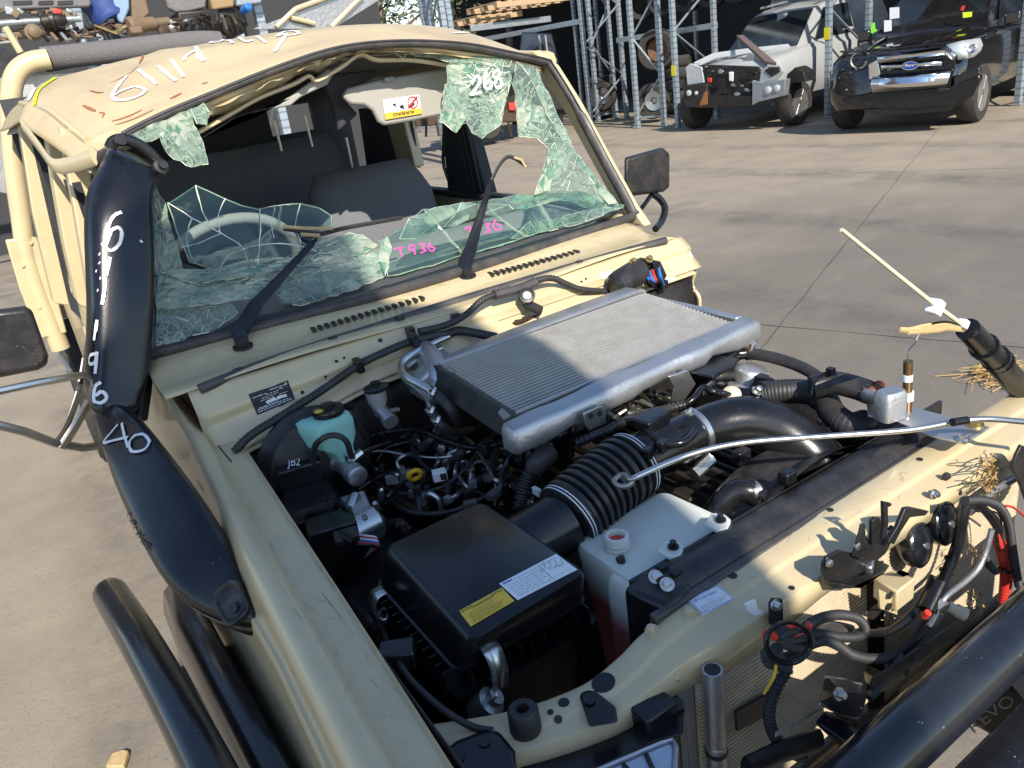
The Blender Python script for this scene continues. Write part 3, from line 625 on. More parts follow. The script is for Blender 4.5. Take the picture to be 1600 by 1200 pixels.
# ---------------------------------------------------------------- broken windscreen glass
def glass_mat(name, tint, crack_s, dens, haze):
    m = bpy.data.materials.new(name); m.use_nodes = True; t = m.node_tree; L = t.links.new
    for n in list(t.nodes): t.nodes.remove(n)
    out = nd(t, 'ShaderNodeOutputMaterial'); tc = nd(t, 'ShaderNodeTexCoord')
    wn = nd(t, 'ShaderNodeTexNoise'); wn.inputs['Scale'].default_value = 9; wn.inputs['Detail'].default_value = 3; L(tc.outputs['Object'], wn.inputs[0])
    wa = nd(t, 'ShaderNodeVectorMath', operation='MULTIPLY_ADD'); L(wn.outputs['Color'], wa.inputs[0]); wa.inputs[1].default_value = (.06, .06, .06); L(tc.outputs['Object'], wa.inputs[2])
    def cracks(s, wd):
        v = nd(t, 'ShaderNodeTexVoronoi', feature='DISTANCE_TO_EDGE'); v.inputs['Scale'].default_value = s; L(wa.outputs[0], v.inputs[0])
        q = nd(t, 'ShaderNodeMapRange'); q.inputs[1].default_value = wd; q.inputs[2].default_value = 0; L(v.outputs[0], q.inputs[0]); return q.outputs[0]
    big = cracks(crack_s, .02); fine = cracks(crack_s * 3.3, .05)
    nm = nd(t, 'ShaderNodeTexNoise'); nm.inputs['Scale'].default_value = 7; nm.inputs['Detail'].default_value = 4; L(tc.outputs['Object'], nm.inputs[0])
    mk = nd(t, 'ShaderNodeMapRange'); mk.inputs[1].default_value = .62 - dens * .3; mk.inputs[2].default_value = .75 - dens * .3; L(nm.outputs[0], mk.inputs[0])
    f2 = nd(t, 'ShaderNodeMath', operation='MULTIPLY'); L(fine, f2.inputs[0]); L(mk.outputs[0], f2.inputs[1])
    mxx = nd(t, 'ShaderNodeMath', operation='MAXIMUM'); L(big, mxx.inputs[0]); L(f2.outputs[0], mxx.inputs[1])
    hz = nd(t, 'ShaderNodeMath', operation='MULTIPLY_ADD', use_clamp=True); L(mk.outputs[0], hz.inputs[0]); hz.inputs[1].default_value = haze; hz.inputs[2].default_value = haze * .35
    fac = nd(t, 'ShaderNodeMath', operation='MAXIMUM', use_clamp=True); L(mxx.outputs[0], fac.inputs[0]); L(hz.outputs[0], fac.inputs[1])
    fc = nd(t, 'ShaderNodeMath', operation='MULTIPLY'); L(fac.outputs[0], fc.inputs[0]); fc.inputs[1].default_value = .55
    tr = nd(t, 'ShaderNodeBsdfTransparent'); tr.inputs[0].default_value = (*tint, 1)
    gl = nd(t, 'ShaderNodeBsdfGlossy'); gl.inputs[0].default_value = (.9, .95, .92, 1); gl.inputs[1].default_value = .04
    fr_ = nd(t, 'ShaderNodeFresnel'); fr_.inputs[0].default_value = 1.5
    bp = nd(t, 'ShaderNodeBump'); bp.inputs['Strength'].default_value = .5; bp.inputs['Distance'].default_value = .004; L(mxx.outputs[0], bp.inputs['Height']); L(bp.outputs[0], gl.inputs['Normal'])
    m1 = nd(t, 'ShaderNodeMixShader'); L(fr_.outputs[0], m1.inputs[0]); L(tr.outputs[0], m1.inputs[1]); L(gl.outputs[0], m1.inputs[2])
    df = nd(t, 'ShaderNodeBsdfDiffuse'); tl = nd(t, 'ShaderNodeBsdfTranslucent')
    cr = nd(t, 'ShaderNodeMix', data_type='RGBA'); L(mxx.outputs[0], cr.inputs[0]); cr.inputs[6].default_value = (.26, .43, .36, 1); cr.inputs[7].default_value = (.58, .62, .5, 1)
    L(cr.outputs[2], df.inputs[0]); L(cr.outputs[2], tl.inputs[0])
    m2 = nd(t, 'ShaderNodeMixShader'); m2.inputs[0].default_value = .5; L(df.outputs[0], m2.inputs[1]); L(tl.outputs[0], m2.inputs[2])
    m3 = nd(t, 'ShaderNodeMixShader'); L(fc.outputs[0], m3.inputs[0]); L(m1.outputs[0], m3.inputs[1]); L(m2.outputs[0], m3.inputs[2])
    L(m3.outputs[0], out.inputs[0]); return m
gA = glass_mat('cracked_laminated_glass', (.80, .90, .86), 6, .25, .2)
gB = glass_mat('crazed_laminated_glass', (.70, .86, .79), 15, .7, .6)
gC = glass_mat('windscreen_pane', (.78, .88, .85), 4, .0, .12)
edge = pm('broken_glass_edge', (.5, .55, .42), .35, var=.3, vs=80, coat=.4)
ws = None
def shard(px, off, m, amp=.006, parent=None, rim=True):
    ph = random.uniform(0, 9); poly = [W(a, b, off) for a, b in px]
    pts = []
    for i, p in enumerate(poly):                      # ragged outline
        q = poly[(i + 1) % len(poly)]; n = max(1, int((q - p).length / .03))
        for k in range(n):
            r_ = p.lerp(q, k / n)
            if k: r_ += V((random.uniform(-1, 1), 0, random.uniform(-1, 1))) * .0035
            pts.append(r_)
    pts = [p + WSP[1] * amp * math.sin(9 * p.x + 14 * p.z + ph) for p in pts]
    tri = tessellate_polygon([pts]); q = MB().add(pts, [list(t_) for t_ in tri])
    o = part('glass_shard', q, m, parent, thick=.0055, smooth=0)
    if rim: part('shard_edge', MB().tube(pts + pts[:1], .0013, 4), edge, o)
    return o
from mathutils.geometry import delaunay_2d_cdt
def milky(name, c, op, tint):
    m = bpy.data.materials.new(name); m.use_nodes = True; t = m.node_tree; L = t.links.new
    for n in list(t.nodes): t.nodes.remove(n)
    out = nd(t, 'ShaderNodeOutputMaterial'); tr = nd(t, 'ShaderNodeBsdfTransparent'); tr.inputs[0].default_value = (*tint, 1)
    gl = nd(t, 'ShaderNodeBsdfGlossy'); gl.inputs[1].default_value = .05; fr_ = nd(t, 'ShaderNodeFresnel'); fr_.inputs[0].default_value = 1.52
    m1 = nd(t, 'ShaderNodeMixShader'); L(fr_.outputs[0], m1.inputs[0]); L(tr.outputs[0], m1.inputs[1]); L(gl.outputs[0], m1.inputs[2])
    df = nd(t, 'ShaderNodeBsdfDiffuse'); df.inputs[0].default_value = (*c, 1); tl = nd(t, 'ShaderNodeBsdfTranslucent'); tl.inputs[0].default_value = (*c, 1)
    m2 = nd(t, 'ShaderNodeMixShader'); m2.inputs[0].default_value = .45; L(df.outputs[0], m2.inputs[1]); L(tl.outputs[0], m2.inputs[2])
    tc = nd(t, 'ShaderNodeTexCoord'); n = nd(t, 'ShaderNodeTexNoise'); n.inputs['Scale'].default_value = 45; n.inputs['Detail'].default_value = 6; L(tc.outputs['Object'], n.inputs[0])
    r_ = nd(t, 'ShaderNodeMapRange'); r_.inputs[1].default_value = .3; r_.inputs[2].default_value = .72; r_.inputs[3].default_value = op * .45; r_.inputs[4].default_value = min(1, op * 1.6); L(n.outputs[0], r_.inputs[0])
    m3 = nd(t, 'ShaderNodeMixShader'); L(r_.outputs[0], m3.inputs[0]); L(m1.outputs[0], m3.inputs[1]); L(m2.outputs[0], m3.inputs[2]); L(m3.outputs[0], out.inputs[0]); return m
gm = [milky('clear_fragment', (.45, .57, .5), .16, (.88, .95, .92)), milky('pale_green_fragment', (.55, .68, .57), .33, (.82, .92, .87)), milky('milky_fragment', (.72, .76, .64), .48, (.83, .92, .87)), milky('deep_green_fragment', (.34, .56, .44), .32, (.72, .88, .80))]
crush = pm('crushed_glass', (.8, .79, .64), .4, var=.3, vs=120, coat=.3)
def inside(p, poly):
    c_ = False; n = len(poly)
    for i in range(n):
        a, b = poly[i], poly[i - 1]
        if (a[1] > p[1]) != (b[1] > p[1]) and p[0] < (b[0] - a[0]) * (p[1] - a[1]) / (b[1] - a[1]) + a[0]: c_ = not c_
    return c_
CZ = []
def crazed(px, off, sp, wts, parent=None, amp=.006, an=(1, 1), rot=0, edges=.85, tilt=.0006, er=.0010):
    """a sheet of laminated glass broken into many small fragments that still hang together"""
    if sp < 12: CZ.append(px)
    ca, sa = math.cos(R(rot)), math.sin(R(rot))
    f = lambda a, b: ((a * ca + b * sa) / an[0], (-a * sa + b * ca) / an[1]); g_ = lambda u, v: (u * an[0] * ca - v * an[1] * sa, u * an[0] * sa + v * an[1] * ca)
    pol = []
    for i, p in enumerate(px):
        q = px[(i + 1) % len(px)]; n = max(1, int(math.dist(p, q) / (sp * 1.1)))
        for k in range(n):
            t_ = k / n; j = 0 if k == 0 else sp * .22; pol.append(f(p[0] + (q[0] - p[0]) * t_ + random.uniform(-j, j), p[1] + (q[1] - p[1]) * t_ + random.uniform(-j, j)))
    us, vs_ = [p[0] for p in pol], [p[1] for p in pol]; pts = list(pol); tries = int((max(us) - min(us)) * (max(vs_) - min(vs_)) / (sp * sp) * 2.2)
    for i in range(tries):
        p = (random.uniform(min(us), max(us)), random.uniform(min(vs_), max(vs_)))
        if inside(p, pol) and all((p[0] - r_[0]) ** 2 + (p[1] - r_[1]) ** 2 > (sp * .6) ** 2 for r_ in pts): pts.append(p)
    n = len(pol); co, ed, fa, *_ = delaunay_2d_cdt([V((a, b)).to_2d() for a, b in [(p[0], p[1]) for p in pts]], [(i, (i + 1) % n) for i in range(n)], [list(range(n))], 1, 1e-4)
    ph = random.uniform(0, 9); P3 = []
    for c_ in co:
        a, b = g_(c_[0], c_[1]); q = W(a, b, off); P3.append(q + WSP[1] * (amp * math.sin(11 * q.x + 15 * q.z + ph) + random.uniform(-tilt, tilt)))
    q = MB()
    for fc in fa:
        cc_ = P3[fc[0]]; h_ = .5 + .5 * math.sin(23 * cc_.x + 3 * math.sin(31 * cc_.z + ph)) * math.sin(29 * cc_.z + ph); h_ = min(.999, max(0, h_ * .88 + random.random() * .12)) * sum(wts); q.cur = next(i_ for i_ in range(4) if h_ <= sum(wts[:i_ + 1]) or i_ == 3); q.add([P3[i] for i in fc], [tuple(range(len(fc)))])
    o = part('glass_shard', q, gm, parent, thick=.004, smooth=0); o['kind'] = 'stuff'
    e_ = MB()
    for a, b in ed:
        if random.random() < edges: e_.tube([P3[a] + WSP[1] * .0006, P3[b] + WSP[1] * .0006], random.uniform(.4, 1.25) * er, 3, cap=False)
    eo = part('fracture_lines', e_, crush, o); eo['kind'] = 'stuff'
    return o
# lower left sheet, still hanging in the frame
ws = shard([(262, 318), (276, 310), (306, 289), (352, 310), (406, 327), (406, 362), (404, 398), (388, 418), (330, 420), (296, 410), (276, 362)], .004, gC, amp=.004)
shard([(406, 327), (469, 319), (498, 326), (517, 338), (518, 353), (496, 367), (470, 392), (430, 412), (404, 418), (404, 398)], .006, gC, amp=.004, parent=ws)
q = MB()
for st in ([(262, 316), (300, 340), (345, 365), (380, 388), (386, 418)], [(406, 327), (407, 360), (402, 418)], [(345, 365), (310, 380), (284, 386)], [(386, 388), (360, 398), (342, 420)], [(306, 289), (316, 330), (330, 355)], [(380, 388), (440, 380), (495, 392)], [(352, 310), (340, 340), (345, 365)], [(430, 324), (424, 350), (428, 372)], [(469, 319), (462, 350), (470, 380)], [(300, 340), (292, 372), (300, 405)]):
    c_ = crv([V((a, b, 0)) for a, b in st], 4); q.tube([W(p.x + random.uniform(-.7, .7), p.y + random.uniform(-.7, .7), .010) for p in c_], [random.uniform(.0007, .0019) for _ in c_], 4)
part('crack_line', q, crush, ws)['kind'] = 'stuff'
crazed([(240, 283), (258, 313), (266, 350), (284, 420), (294, 432), (240, 470)], .012, 8, (3, 4, 4, 2), ws, amp=.01, an=(.7, 1.6))
crazed([(240, 455), (262, 440), (300, 432), (380, 427), (450, 408), (500, 374), (545, 366), (566, 370), (590, 385), (556, 400), (520, 415), (480, 428), (430, 452), (380, 470), (300, 482), (245, 485)], .010, 7.5, (3, 5, 5, 2), ws, amp=.014, an=(2.6, .8), rot=-14)
crazed([(250, 428), (300, 424), (390, 418), (470, 396), (520, 372), (560, 368), (520, 392), (470, 412), (400, 432), (300, 446)], .018, 7, (3, 4, 6, 3), ws, amp=.012, an=(3.0, .7), rot=-14, edges=.8)
crazed([(238, 485), (300, 483), (360, 474), (372, 486), (340, 512), (290, 530), (238, 548)], .002, 11, (9, 1, 1, 0), ws, amp=.004, er=.0015, edges=.85)
crazed([(430, 452), (480, 428), (545, 404), (592, 388), (604, 430), (560, 450), (470, 478), (440, 474)], .004, 10, (6, 4, 3, 1), ws, amp=.006, an=(1.5, .8), rot=-14)
# lower right sheet
shard([(600, 394), (592, 376), (605, 369), (630, 355), (661, 327), (700, 322), (742, 316), (784, 311), (819, 313), (836, 306), (900, 300), (975, 322), (940, 335), (860, 358), (760, 388), (660, 418), (606, 432)], .002, gC, amp=.003, parent=ws)
crazed([(592, 378), (605, 369), (612, 390), (600, 432), (592, 410)], .008, 12, (4, 3, 3, 1), ws)
crazed([(640, 340), (700, 322), (784, 311), (836, 306), (880, 312), (820, 328), (730, 345), (650, 372), (625, 372)], .006, 18, (9, 3, 0, 2), ws, an=(2.2, .7), rot=-14, edges=.35)
crazed([(836, 306), (850, 271), (857, 236), (864, 225), (882, 222), (930, 280), (966, 320), (930, 326), (890, 312)], .006, 10.5, (8, 4, 1, 1), ws, amp=.008)
crazed([(834, 306), (846, 268), (855, 236), (868, 226), (876, 240), (862, 268), (856, 300)], .014, 9, (2, 4, 3, 5), ws, amp=.01, an=(.8, 1.8), rot=12)
crazed([(800, 372), (830, 345), (880, 338), (940, 325), (972, 326), (900, 352)], .008, 12, (8, 2, 2, 0), ws, edges=.6)
# upper right sheet
crazed([(700, 100), (712, 88), (760, 90), (806, 98), (801, 127), (791, 159), (780, 197), (751, 220), (735, 211), (724, 190), (712, 208), (686, 190), (693, 162)], .008, 8, (4, 5, 3, 2), ws, amp=.014)
crazed([(696, 130), (715, 120), (722, 150), (724, 188), (712, 208), (686, 190), (692, 162)], .018, 6.5, (1, 3, 4, 5), ws, amp=.01, an=(.8, 1.4))
crazed([(806, 98), (832, 106), (858, 160), (884, 218), (878, 224), (858, 232), (840, 215), (810, 215), (808, 145), (801, 127)], .006, 9, (7, 4, 2, 1), ws, amp=.01)
crazed([(806, 98), (836, 108), (866, 165), (905, 245), (960, 318), (950, 320), (890, 240), (850, 165), (826, 118)], .010, 9, (3, 3, 4, 1), ws, amp=.006)
# upper left remains
crazed([(248, 212), (275, 196), (300, 188), (312, 215), (325, 258), (300, 262), (272, 250), (258, 236)], .006, 8, (5, 4, 2, 1), ws)
crazed([(298, 174), (318, 163), (328, 178), (323, 198), (308, 196)], .012, 9, (3, 4, 3, 0), ws)
crazed([(200, 212), (250, 192), (300, 172), (306, 186), (256, 212), (222, 224)], .004, 9, (4, 3, 3, 0), ws, amp=.006)
shard([(615, 72), (640, 70), (640, 78), (631, 90), (617, 82)], .006, gA, parent=ws)
crazed([(575, 66), (612, 66), (606, 78), (584, 76)], .006, 9, (4, 3, 3, 0), ws)
crazed([(640, 74), (720, 80), (800, 92), (796, 104), (716, 96), (650, 88)], .004, 12, (4, 3, 3, 0), ws, amp=.004)
q = MB()
for i in range(420):     # crumbs and splinters along the broken edges
    a, b = random.choice([(random.uniform(243, 590), 0), (random.uniform(690, 800), 1), (random.uniform(805, 955), 2), (random.uniform(240, 290), 3)])
    b = {0: lambda: 470 - (a - 243) * .27 + random.gauss(0, 16), 1: lambda: random.uniform(95, 212), 2: lambda: 105 + (a - 805) * 1.35 + random.gauss(0, 9), 3: lambda: random.uniform(300, 470)}[b]()
    if not any(inside((a, b), z_) for z_ in CZ): continue
    c_ = W(a, b, random.uniform(.008, .020)); s_ = random.uniform(.0008, .0026)
    q.add([c_ + V((random.uniform(-1, 1), random.uniform(-1, 1), random.uniform(-1, 1))) * s_ for _ in range(4)], [(0, 1, 2), (0, 2, 3), (0, 3, 1), (1, 3, 2)])
part('glass_crumbs', q, crush, ws, smooth=0)['kind'] = 'stuff'
q = MB()
for i in range(420):
    a, b = random.choice([(random.uniform(243, 590), 0), (random.uniform(690, 800), 1), (random.uniform(240, 290), 2)])
    b = {0: lambda: 462 - (a - 243) * .26 + random.gauss(0, 15), 1: lambda: random.uniform(95, 212), 2: lambda: random.uniform(300, 470)}[b]()
    l = random.uniform(6, 34); t_ = R(-16 + random.gauss(0, 22)) if a > 290 and a < 600 else random.uniform(0, 3.1); z0 = random.uniform(.012, .021); l = min(l, 20)
    if not any(inside((a, b), z_) and inside((a + l * math.cos(t_), b + l * math.sin(t_)), z_) for z_ in CZ): continue
    q.tube([W(a, b, z0), W(a + l * .5 * math.cos(t_), b + l * .5 * math.sin(t_) + random.uniform(-1, 1), z0), W(a + l * math.cos(t_), b + l * math.sin(t_), z0)], random.uniform(.0003, .0008), 3, cap=False)
part('hairline_cracks', q, crush, ws)['kind'] = 'stuff'
# printed black band along the bottom of the pane
part('printed_band', MB().prism([W(a, b, -.006) for a, b in ((430, 492), (445, 478), (520, 452), (600, 428), (700, 398), (800, 369), (900, 338), (955, 322), (972, 330), (900, 356), (760, 398), (640, 434), (540, 463), (450, 492))], WSP[1] * -.002), 'dark', ws, bev=0)
part('printed_band', MB().prism([W(a, b, -.008) for a, b in ((236, 552), (240, 500), (270, 508), (330, 520), (370, 500), (420, 490), (440, 485), (440, 494), (330, 528))], WSP[1] * -.002), 'dark', ws, bev=0)
# handwriting on the glass
class WB:   # ray target for the windscreen plane
    def __init__(s, off): s.off = off
    def ray_cast(s, o, d):
        P0 = WSP[0] + WSP[1] * s.off; k = (P0 - o).dot(WSP[1]) / d.dot(WSP[1]); return (o + d * k, WSP[1], 0, k)
ribbon(WB(.030), [[(737, 132), (742, 121), (748, 120), (749, 128), (743, 140), (735, 148), (745, 146), (752, 144)], [(759, 112), (756, 126), (758, 138), (765, 138), (768, 130), (763, 127), (757, 133)], [(779, 110), (772, 113), (771, 120), (780, 123), (784, 131), (779, 138), (773, 133), (776, 124), (781, 116), (778, 109)]], 3.6, 'handwritten_number', 'chalk', ws)
ribbon(WB(.012), [[(615, 390), (629, 386)], [(627, 386), (625, 394), (629, 401)], [(645, 383), (639, 385), (640, 391), (647, 388), (646, 383), (648, 398)], [(655, 382), (663, 382), (659, 388), (665, 391), (657, 396)], [(672, 379), (669, 388), (675, 393), (679, 388), (672, 386)],
                  [(726, 358), (734, 355), (733, 363)], [(750, 352), (750, 365)], [(757, 350), (764, 350), (760, 356), (766, 360), (757, 364)], [(774, 344), (770, 353), (776, 360), (783, 354), (775, 350)]], 2.2, 'handwritten_number', 'pink', ws)

# ---------------------------------------------------------------- wipers
def wiper(base, mid, tip, tip2, y0):
    b0 = on(cowlb, *base)[0]
    o = part('wiper_arm', MB().loft([[p + V((a * w_, 0, 0)) + V((0, b * h_, b * h_)) for a, b in ((-1, -1), (1, -1), (1, 1), (-1, 1))] for p, w_, h_ in ((b0 + V((0, 0, .004)), .014, .008), (b0 + V((.002, .01, .03)), .015, .010), (W(*mid, .035), .013, .008), (W(mid[0] + (tip[0] - mid[0]) * .5, mid[1] + (tip[1] - mid[1]) * .5, .045), .008, .006), (W(*tip, .04), .005, .005))]), 'plast', bev=.003)
    part('wiper_pivot', MB().lathe(b0, (0, -.1, 1), [(.022, 0), (.022, .004), (.014, .006), (.014, .02), (.008, .024)], 16), 'plast2', o)
    return o, b0
wL, wLb = wiper((380, 543), (398, 478), (490, 378), None, 0)
part('wiper_stub', MB().tube(crv([W(443, 357, .03), W(470, 361, .035), W(497, 366, .04), (W(540, 356, .035)), W(600, 345, .03), W(628, 340, .02)], 4), .0055, 6, sq=.5), 'rubber', wL)
part('splinter', MB().tube([W(441, 354, .035), W(480, 357, .045), W(520, 357, .045)], .004, 5, sq=.5).tube([W(470, 366, .04), W(500, 368, .05)], .004, 5), 'dry', wL)
wR, _ = wiper((731, 433), (735, 390), (768, 280), None, 0)
part('wiper_stub', MB().tube(crv([W(768, 282, .04), W(780, 258, .045), W(793, 245, .05), W(806, 248, .055), W(821, 258, .06)], 5), .006, 6, sq=.6), 'rubber', wR)
part('splinter', MB().tube([W(803, 246, .06), W(815, 250, .065), W(822, 262, .07)], .003, 5), 'dry', wR)

# ---------------------------------------------------------------- mirrors
def box_px(px, y0, d, rot=0): return [Y(a, b, y0) for a, b in px]
mr = part('passenger_mirror', MB().loft([[Y(a, b, .10 + .05 * k) + V((0, 0, 0)) for a, b in ((976, 246), (1034, 230), (1046, 240), (1046, 292), (1036, 300), (982, 307), (975, 300))] for k in (1, 0.15)] + [[Y(1010 + (a - 1010) * .93, 268 + (b - 268) * .9, .092) for a, b in ((976, 246), (1034, 230), (1046, 240), (1046, 292), (1036, 300), (982, 307), (975, 300))]]), 'plast2', bev=.006)
part('mirror_arm', MB().hose([Y(1018, 302, .12), Y(1030, 310, .11), Y(1039, 325, .1), Y(1034, 345, .08), Y(1024, 358, .05)], .011, 8).hose([Y(1018, 304, .12), Y(1005, 322, .1), Y(995, 333, .07)], .007, 8), 'plast', mr)
ml = part('driver_mirror', MB().loft([[Y(a, b, .02 + .09 * k) for a, b in ((-40, 488), (38, 478), (50, 484), (76, 556), (74, 570), (60, 578), (-40, 598))] for k in (1, .1)] + [[Y(20 + (a - 20) * .95, 535 + (b - 535) * .9, .012) for a, b in ((-40, 488), (38, 478), (50, 484), (76, 556), (74, 570), (60, 578), (-40, 598))]]), 'plast2', bev=.006)
ma = part('mirror_arm', MB().tube([Y(-20, 615, -.02), Y(60, 598, .0), Y(135, 585, .05)], .008, 8), 'zinc', ml)
part('mirror_stay', MB().tube([Y(-20, 660, -.02), Y(40, 675, 0), Y(85, 692, .02), Y(130, 700, .04), Y(152, 697, .05)], .009, 8), 'steel', ml)
part('bent_strap', MB().tube(crv([Y(137, 535, .1), Y(128, 600, .06), Y(105, 665, .03), Y(88, 690, .02)], 5), .008, 6, sq=.4).tube(crv([Y(140, 628, .06), Y(115, 670, .03), Y(95, 700, .02)], 5), .011, 6, sq=.5).tube(crv([Y(132, 560, .1), Y(120, 620, .07), Y(96, 690, .03)], 4), .006, 6, sq=.5), 'steel', ml)

# ---------------------------------------------------------------- snorkel
def ringpx(l, r_, y, dep, n=20, e=.55, bulge=0):
    a, b = Y(*l, y), Y(*r_, y); c_ = (a + b) / 2; hx = (b - a) / 2; dv = V((0, 1, .25)).normalized() * dep; out = []
    for k in range(n):
        t = 2 * math.pi * k / n; cs, sn = math.cos(t), math.sin(t)
        out.append(c_ + hx * math.copysign(abs(cs) ** e, cs) + dv * math.copysign(abs(sn) ** e, sn) * (1 if sn > 0 else 1 + bulge))
    return out
up_ = [((171, 226), (258, 262), .15, .050, .9), ((168, 240), (252, 272), .13, .055, .9), ((155, 268), (241, 280), .11, .058, .8), ((137, 300), (236, 305), .09, .06, .7), ((133, 330), (237, 338), .07, .06, .6), ((134, 380), (237, 388), .05, .062, .5), ((137, 440), (236, 446), .02, .06, .45), ((139, 500), (234, 503), .0, .058, .42), ((137, 560), (228, 562), -.02, .056, .4), ((134, 610), (222, 613), -.04, .055, .4), ((133, 634), (192, 643), -.06, .055, .4)]
snk = MB().loft([ringpx(l, r_, y, d, e=e) for l, r_, y, d, e in up_]); snorkel = part('snorkel', snk, 'snork', smooth=60, sub=1); snb = snk.bvh()
part('snorkel_back_channel', MB().loft([ringpx((218, 420), (240, 420), .09, .05), ringpx((210, 520), (238, 520), .06, .05), ringpx((200, 600), (232, 600), .03, .05), ringpx((196, 640), (226, 640), .0, .05)]), 'plast', snorkel)
# clamp at the top and stub behind it
q = MB()
cl = [Y(a, b, .12) for a, b in ((172, 232), (178, 221), (195, 218), (220, 228), (240, 245), (252, 262), (250, 272))]
part('hose_clamp', MB().tube(crv(cl, 6), .012, 8, sq=.5), 'plast', snorkel)
part('clamp_bolt', MB().lathe(Y(249, 262, .10), (.3, -1, .3), [(.016, 0), (.016, .012), (.009, .014), (.009, .024)], 12).lathe(Y(187, 220, .10), (.3, -1, .3), [(.012, 0), (.012, .01)], 10), 'plast2', snorkel)
part('pillar_bracket', MB().prism([Y(a, b, .19) for a, b in ((153, 236), (172, 226), (185, 216), (200, 220), (175, 262), (160, 282), (150, 280))], (0, .02, 0)), 'plast2', snorkel, bev=.003)
# lower body lying along the fender
Lp = [(147, 640), (158, 680), (172, 725), (186, 765), (204, 805), (226, 850), (252, 900), (284, 940), (322, 966), (368, 986), (404, 997)]
Rp = [(200, 628), (236, 672), (268, 712), (296, 750), (322, 787), (342, 820), (362, 852), (378, 884), (392, 915), (403, 950), (412, 992)]
zz = [1.16, 1.14, 1.12, 1.10, 1.08, 1.06, 1.04, 1.02, 1.0, .985, .97]
rings = []
for i, (l, r_, z) in enumerate(zip(Lp, Rp, zz)):
    a = Z(*l, z - .035); b = Z(*r_, z); c_ = (a + b) / 2; hx = (b - a) / 2; t_ = i / 10
    upv = V((-.42, -.25, .86)); th = .022 + .012 * math.sin(math.pi * min(1, t_ * 1.1)); rg = []
    if i == 10: th = .008
    for k in range(20):
        q_ = 2 * math.pi * k / 20; cs, sn = math.cos(q_), math.sin(q_)
        rg.append(c_ + hx * math.copysign(abs(cs) ** .6, cs) + upv * th * math.copysign(abs(sn) ** .7, sn))
    rings.append(rg)
sl_ = MB().loft(rings); slow = part('snorkel_base', sl_, 'snork', smooth=60, sub=1); slb = sl_.bvh()
h0, n0 = on(slb, 363, 942, .002)
if h0:
    tdir = (on(slb, 372, 965)[0] - on(slb, 350, 925)[0]).normalized(); sd = n0.cross(tdir)
    rec = pm('recess_plastic', (.012, .012, .014), .5, var=.3, dust=.3)
    o = part('body_recess', MB().loft([[h0 + n0 * d + tdir * math.copysign(abs(math.cos(q_)) ** .5, math.cos(q_)) * .030 * s + sd * math.copysign(abs(math.sin(q_)) ** .5, math.sin(q_)) * .024 * s for q_ in [2 * math.pi * k / 20 for k in range(20)]] for d, s in ((-.004, 1.05), (.003, 1.0), (.003, .86), (-.001, .72))], cap=True), rec, slow)
    part('recess_screw', MB().lathe(h0 + tdir * .01, n0, [(.008, 0), (.008, .004)], 12), 'plast2', slow)
# raised word on the side of the body
wl = [((203, 803), (236, 858))]
ribbon(slb, [(2.2, s) for s in ([(204, 800), (200, 806), (203, 815), (208, 812)], [(208, 812), (206, 822)], [(209, 813), (212, 817), (208, 820), (212, 828)], [(212, 822), (210, 830), (215, 834), (218, 828)], [(219, 829), (216, 838)], [(224, 834), (219, 838), (224, 843), (220, 848)], [(228, 838), (224, 848), (229, 852)], [(226, 845), (230, 847)], [(231, 848), (229, 858)], [(231, 848), (235, 851), (231, 854), (235, 860)])], 2, 'raised_lettering', 'ink', slow, off=.002)
# handwriting on the snorkel and the roof
ribbon(snb, [[(190, 332), (178, 338), (170, 352), (166, 372), (172, 362), (184, 356), (190, 364), (186, 382), (172, 392), (160, 380)], [(174, 358), (168, 378), (163, 388)], [(172, 402), (166, 432)], [(165, 444), (160, 476)], [(153, 500), (149, 532)], [(150, 553), (143, 556), (142, 568), (150, 566), (153, 550), (150, 584)], [(158, 597), (150, 605), (148, 625), (156, 630), (166, 622), (160, 612), (150, 618)]], 4.6, 'handwritten_number', 'chalk', snorkel, off=.003)
ribbon(snb, [(1.8, [(218 + random.uniform(-5, 5), 378 + random.uniform(-3, 5)), (219 + random.uniform(-4, 5), 380 + random.uniform(-3, 5))]) for k in range(3)] + [(1.6, [(a := 152 + random.uniform(-3, 6), b := 392 + 14 * k + random.uniform(-4, 4)), (a - 1, b + 4)]) for k in range(5)], 2, 'paint_spatter', 'chalk', snorkel, off=.003)
ribbon(slb, [[(186, 664), (176, 676), (164, 692), (184, 688), (202, 684)], [(192, 662), (196, 680), (202, 700)], [(214, 680), (204, 692), (208, 706), (226, 704), (234, 692), (224, 680), (212, 682)]], 4.4, 'handwritten_number', 'chalk', slow, off=.003)
ribbon(roofb, [[(200, 119), (188, 132), (177, 148), (181, 157), (200, 157), (220, 150), (227, 142), (212, 137), (192, 143), (180, 150)], [(216, 110), (230, 120), (246, 133)], [(248, 104), (262, 117), (276, 128)], [(268, 94), (278, 108), (288, 122)], [(288, 96), (292, 88), (308, 80), (310, 90), (318, 97)], [(306, 74), (314, 88), (320, 96)], [(330, 68), (334, 60), (352, 58), (345, 66), (330, 68), (356, 64), (364, 69)], [(374, 60), (384, 66), (396, 64)], [(402, 58), (416, 68)], [(436, 72), (444, 62), (446, 54), (434, 58), (446, 50), (462, 50), (466, 54), (446, 58), (440, 66)], [(444, 60), (436, 72), (430, 82)]], 5.0, 'handwritten_number', 'chalk', roof, off=.003)
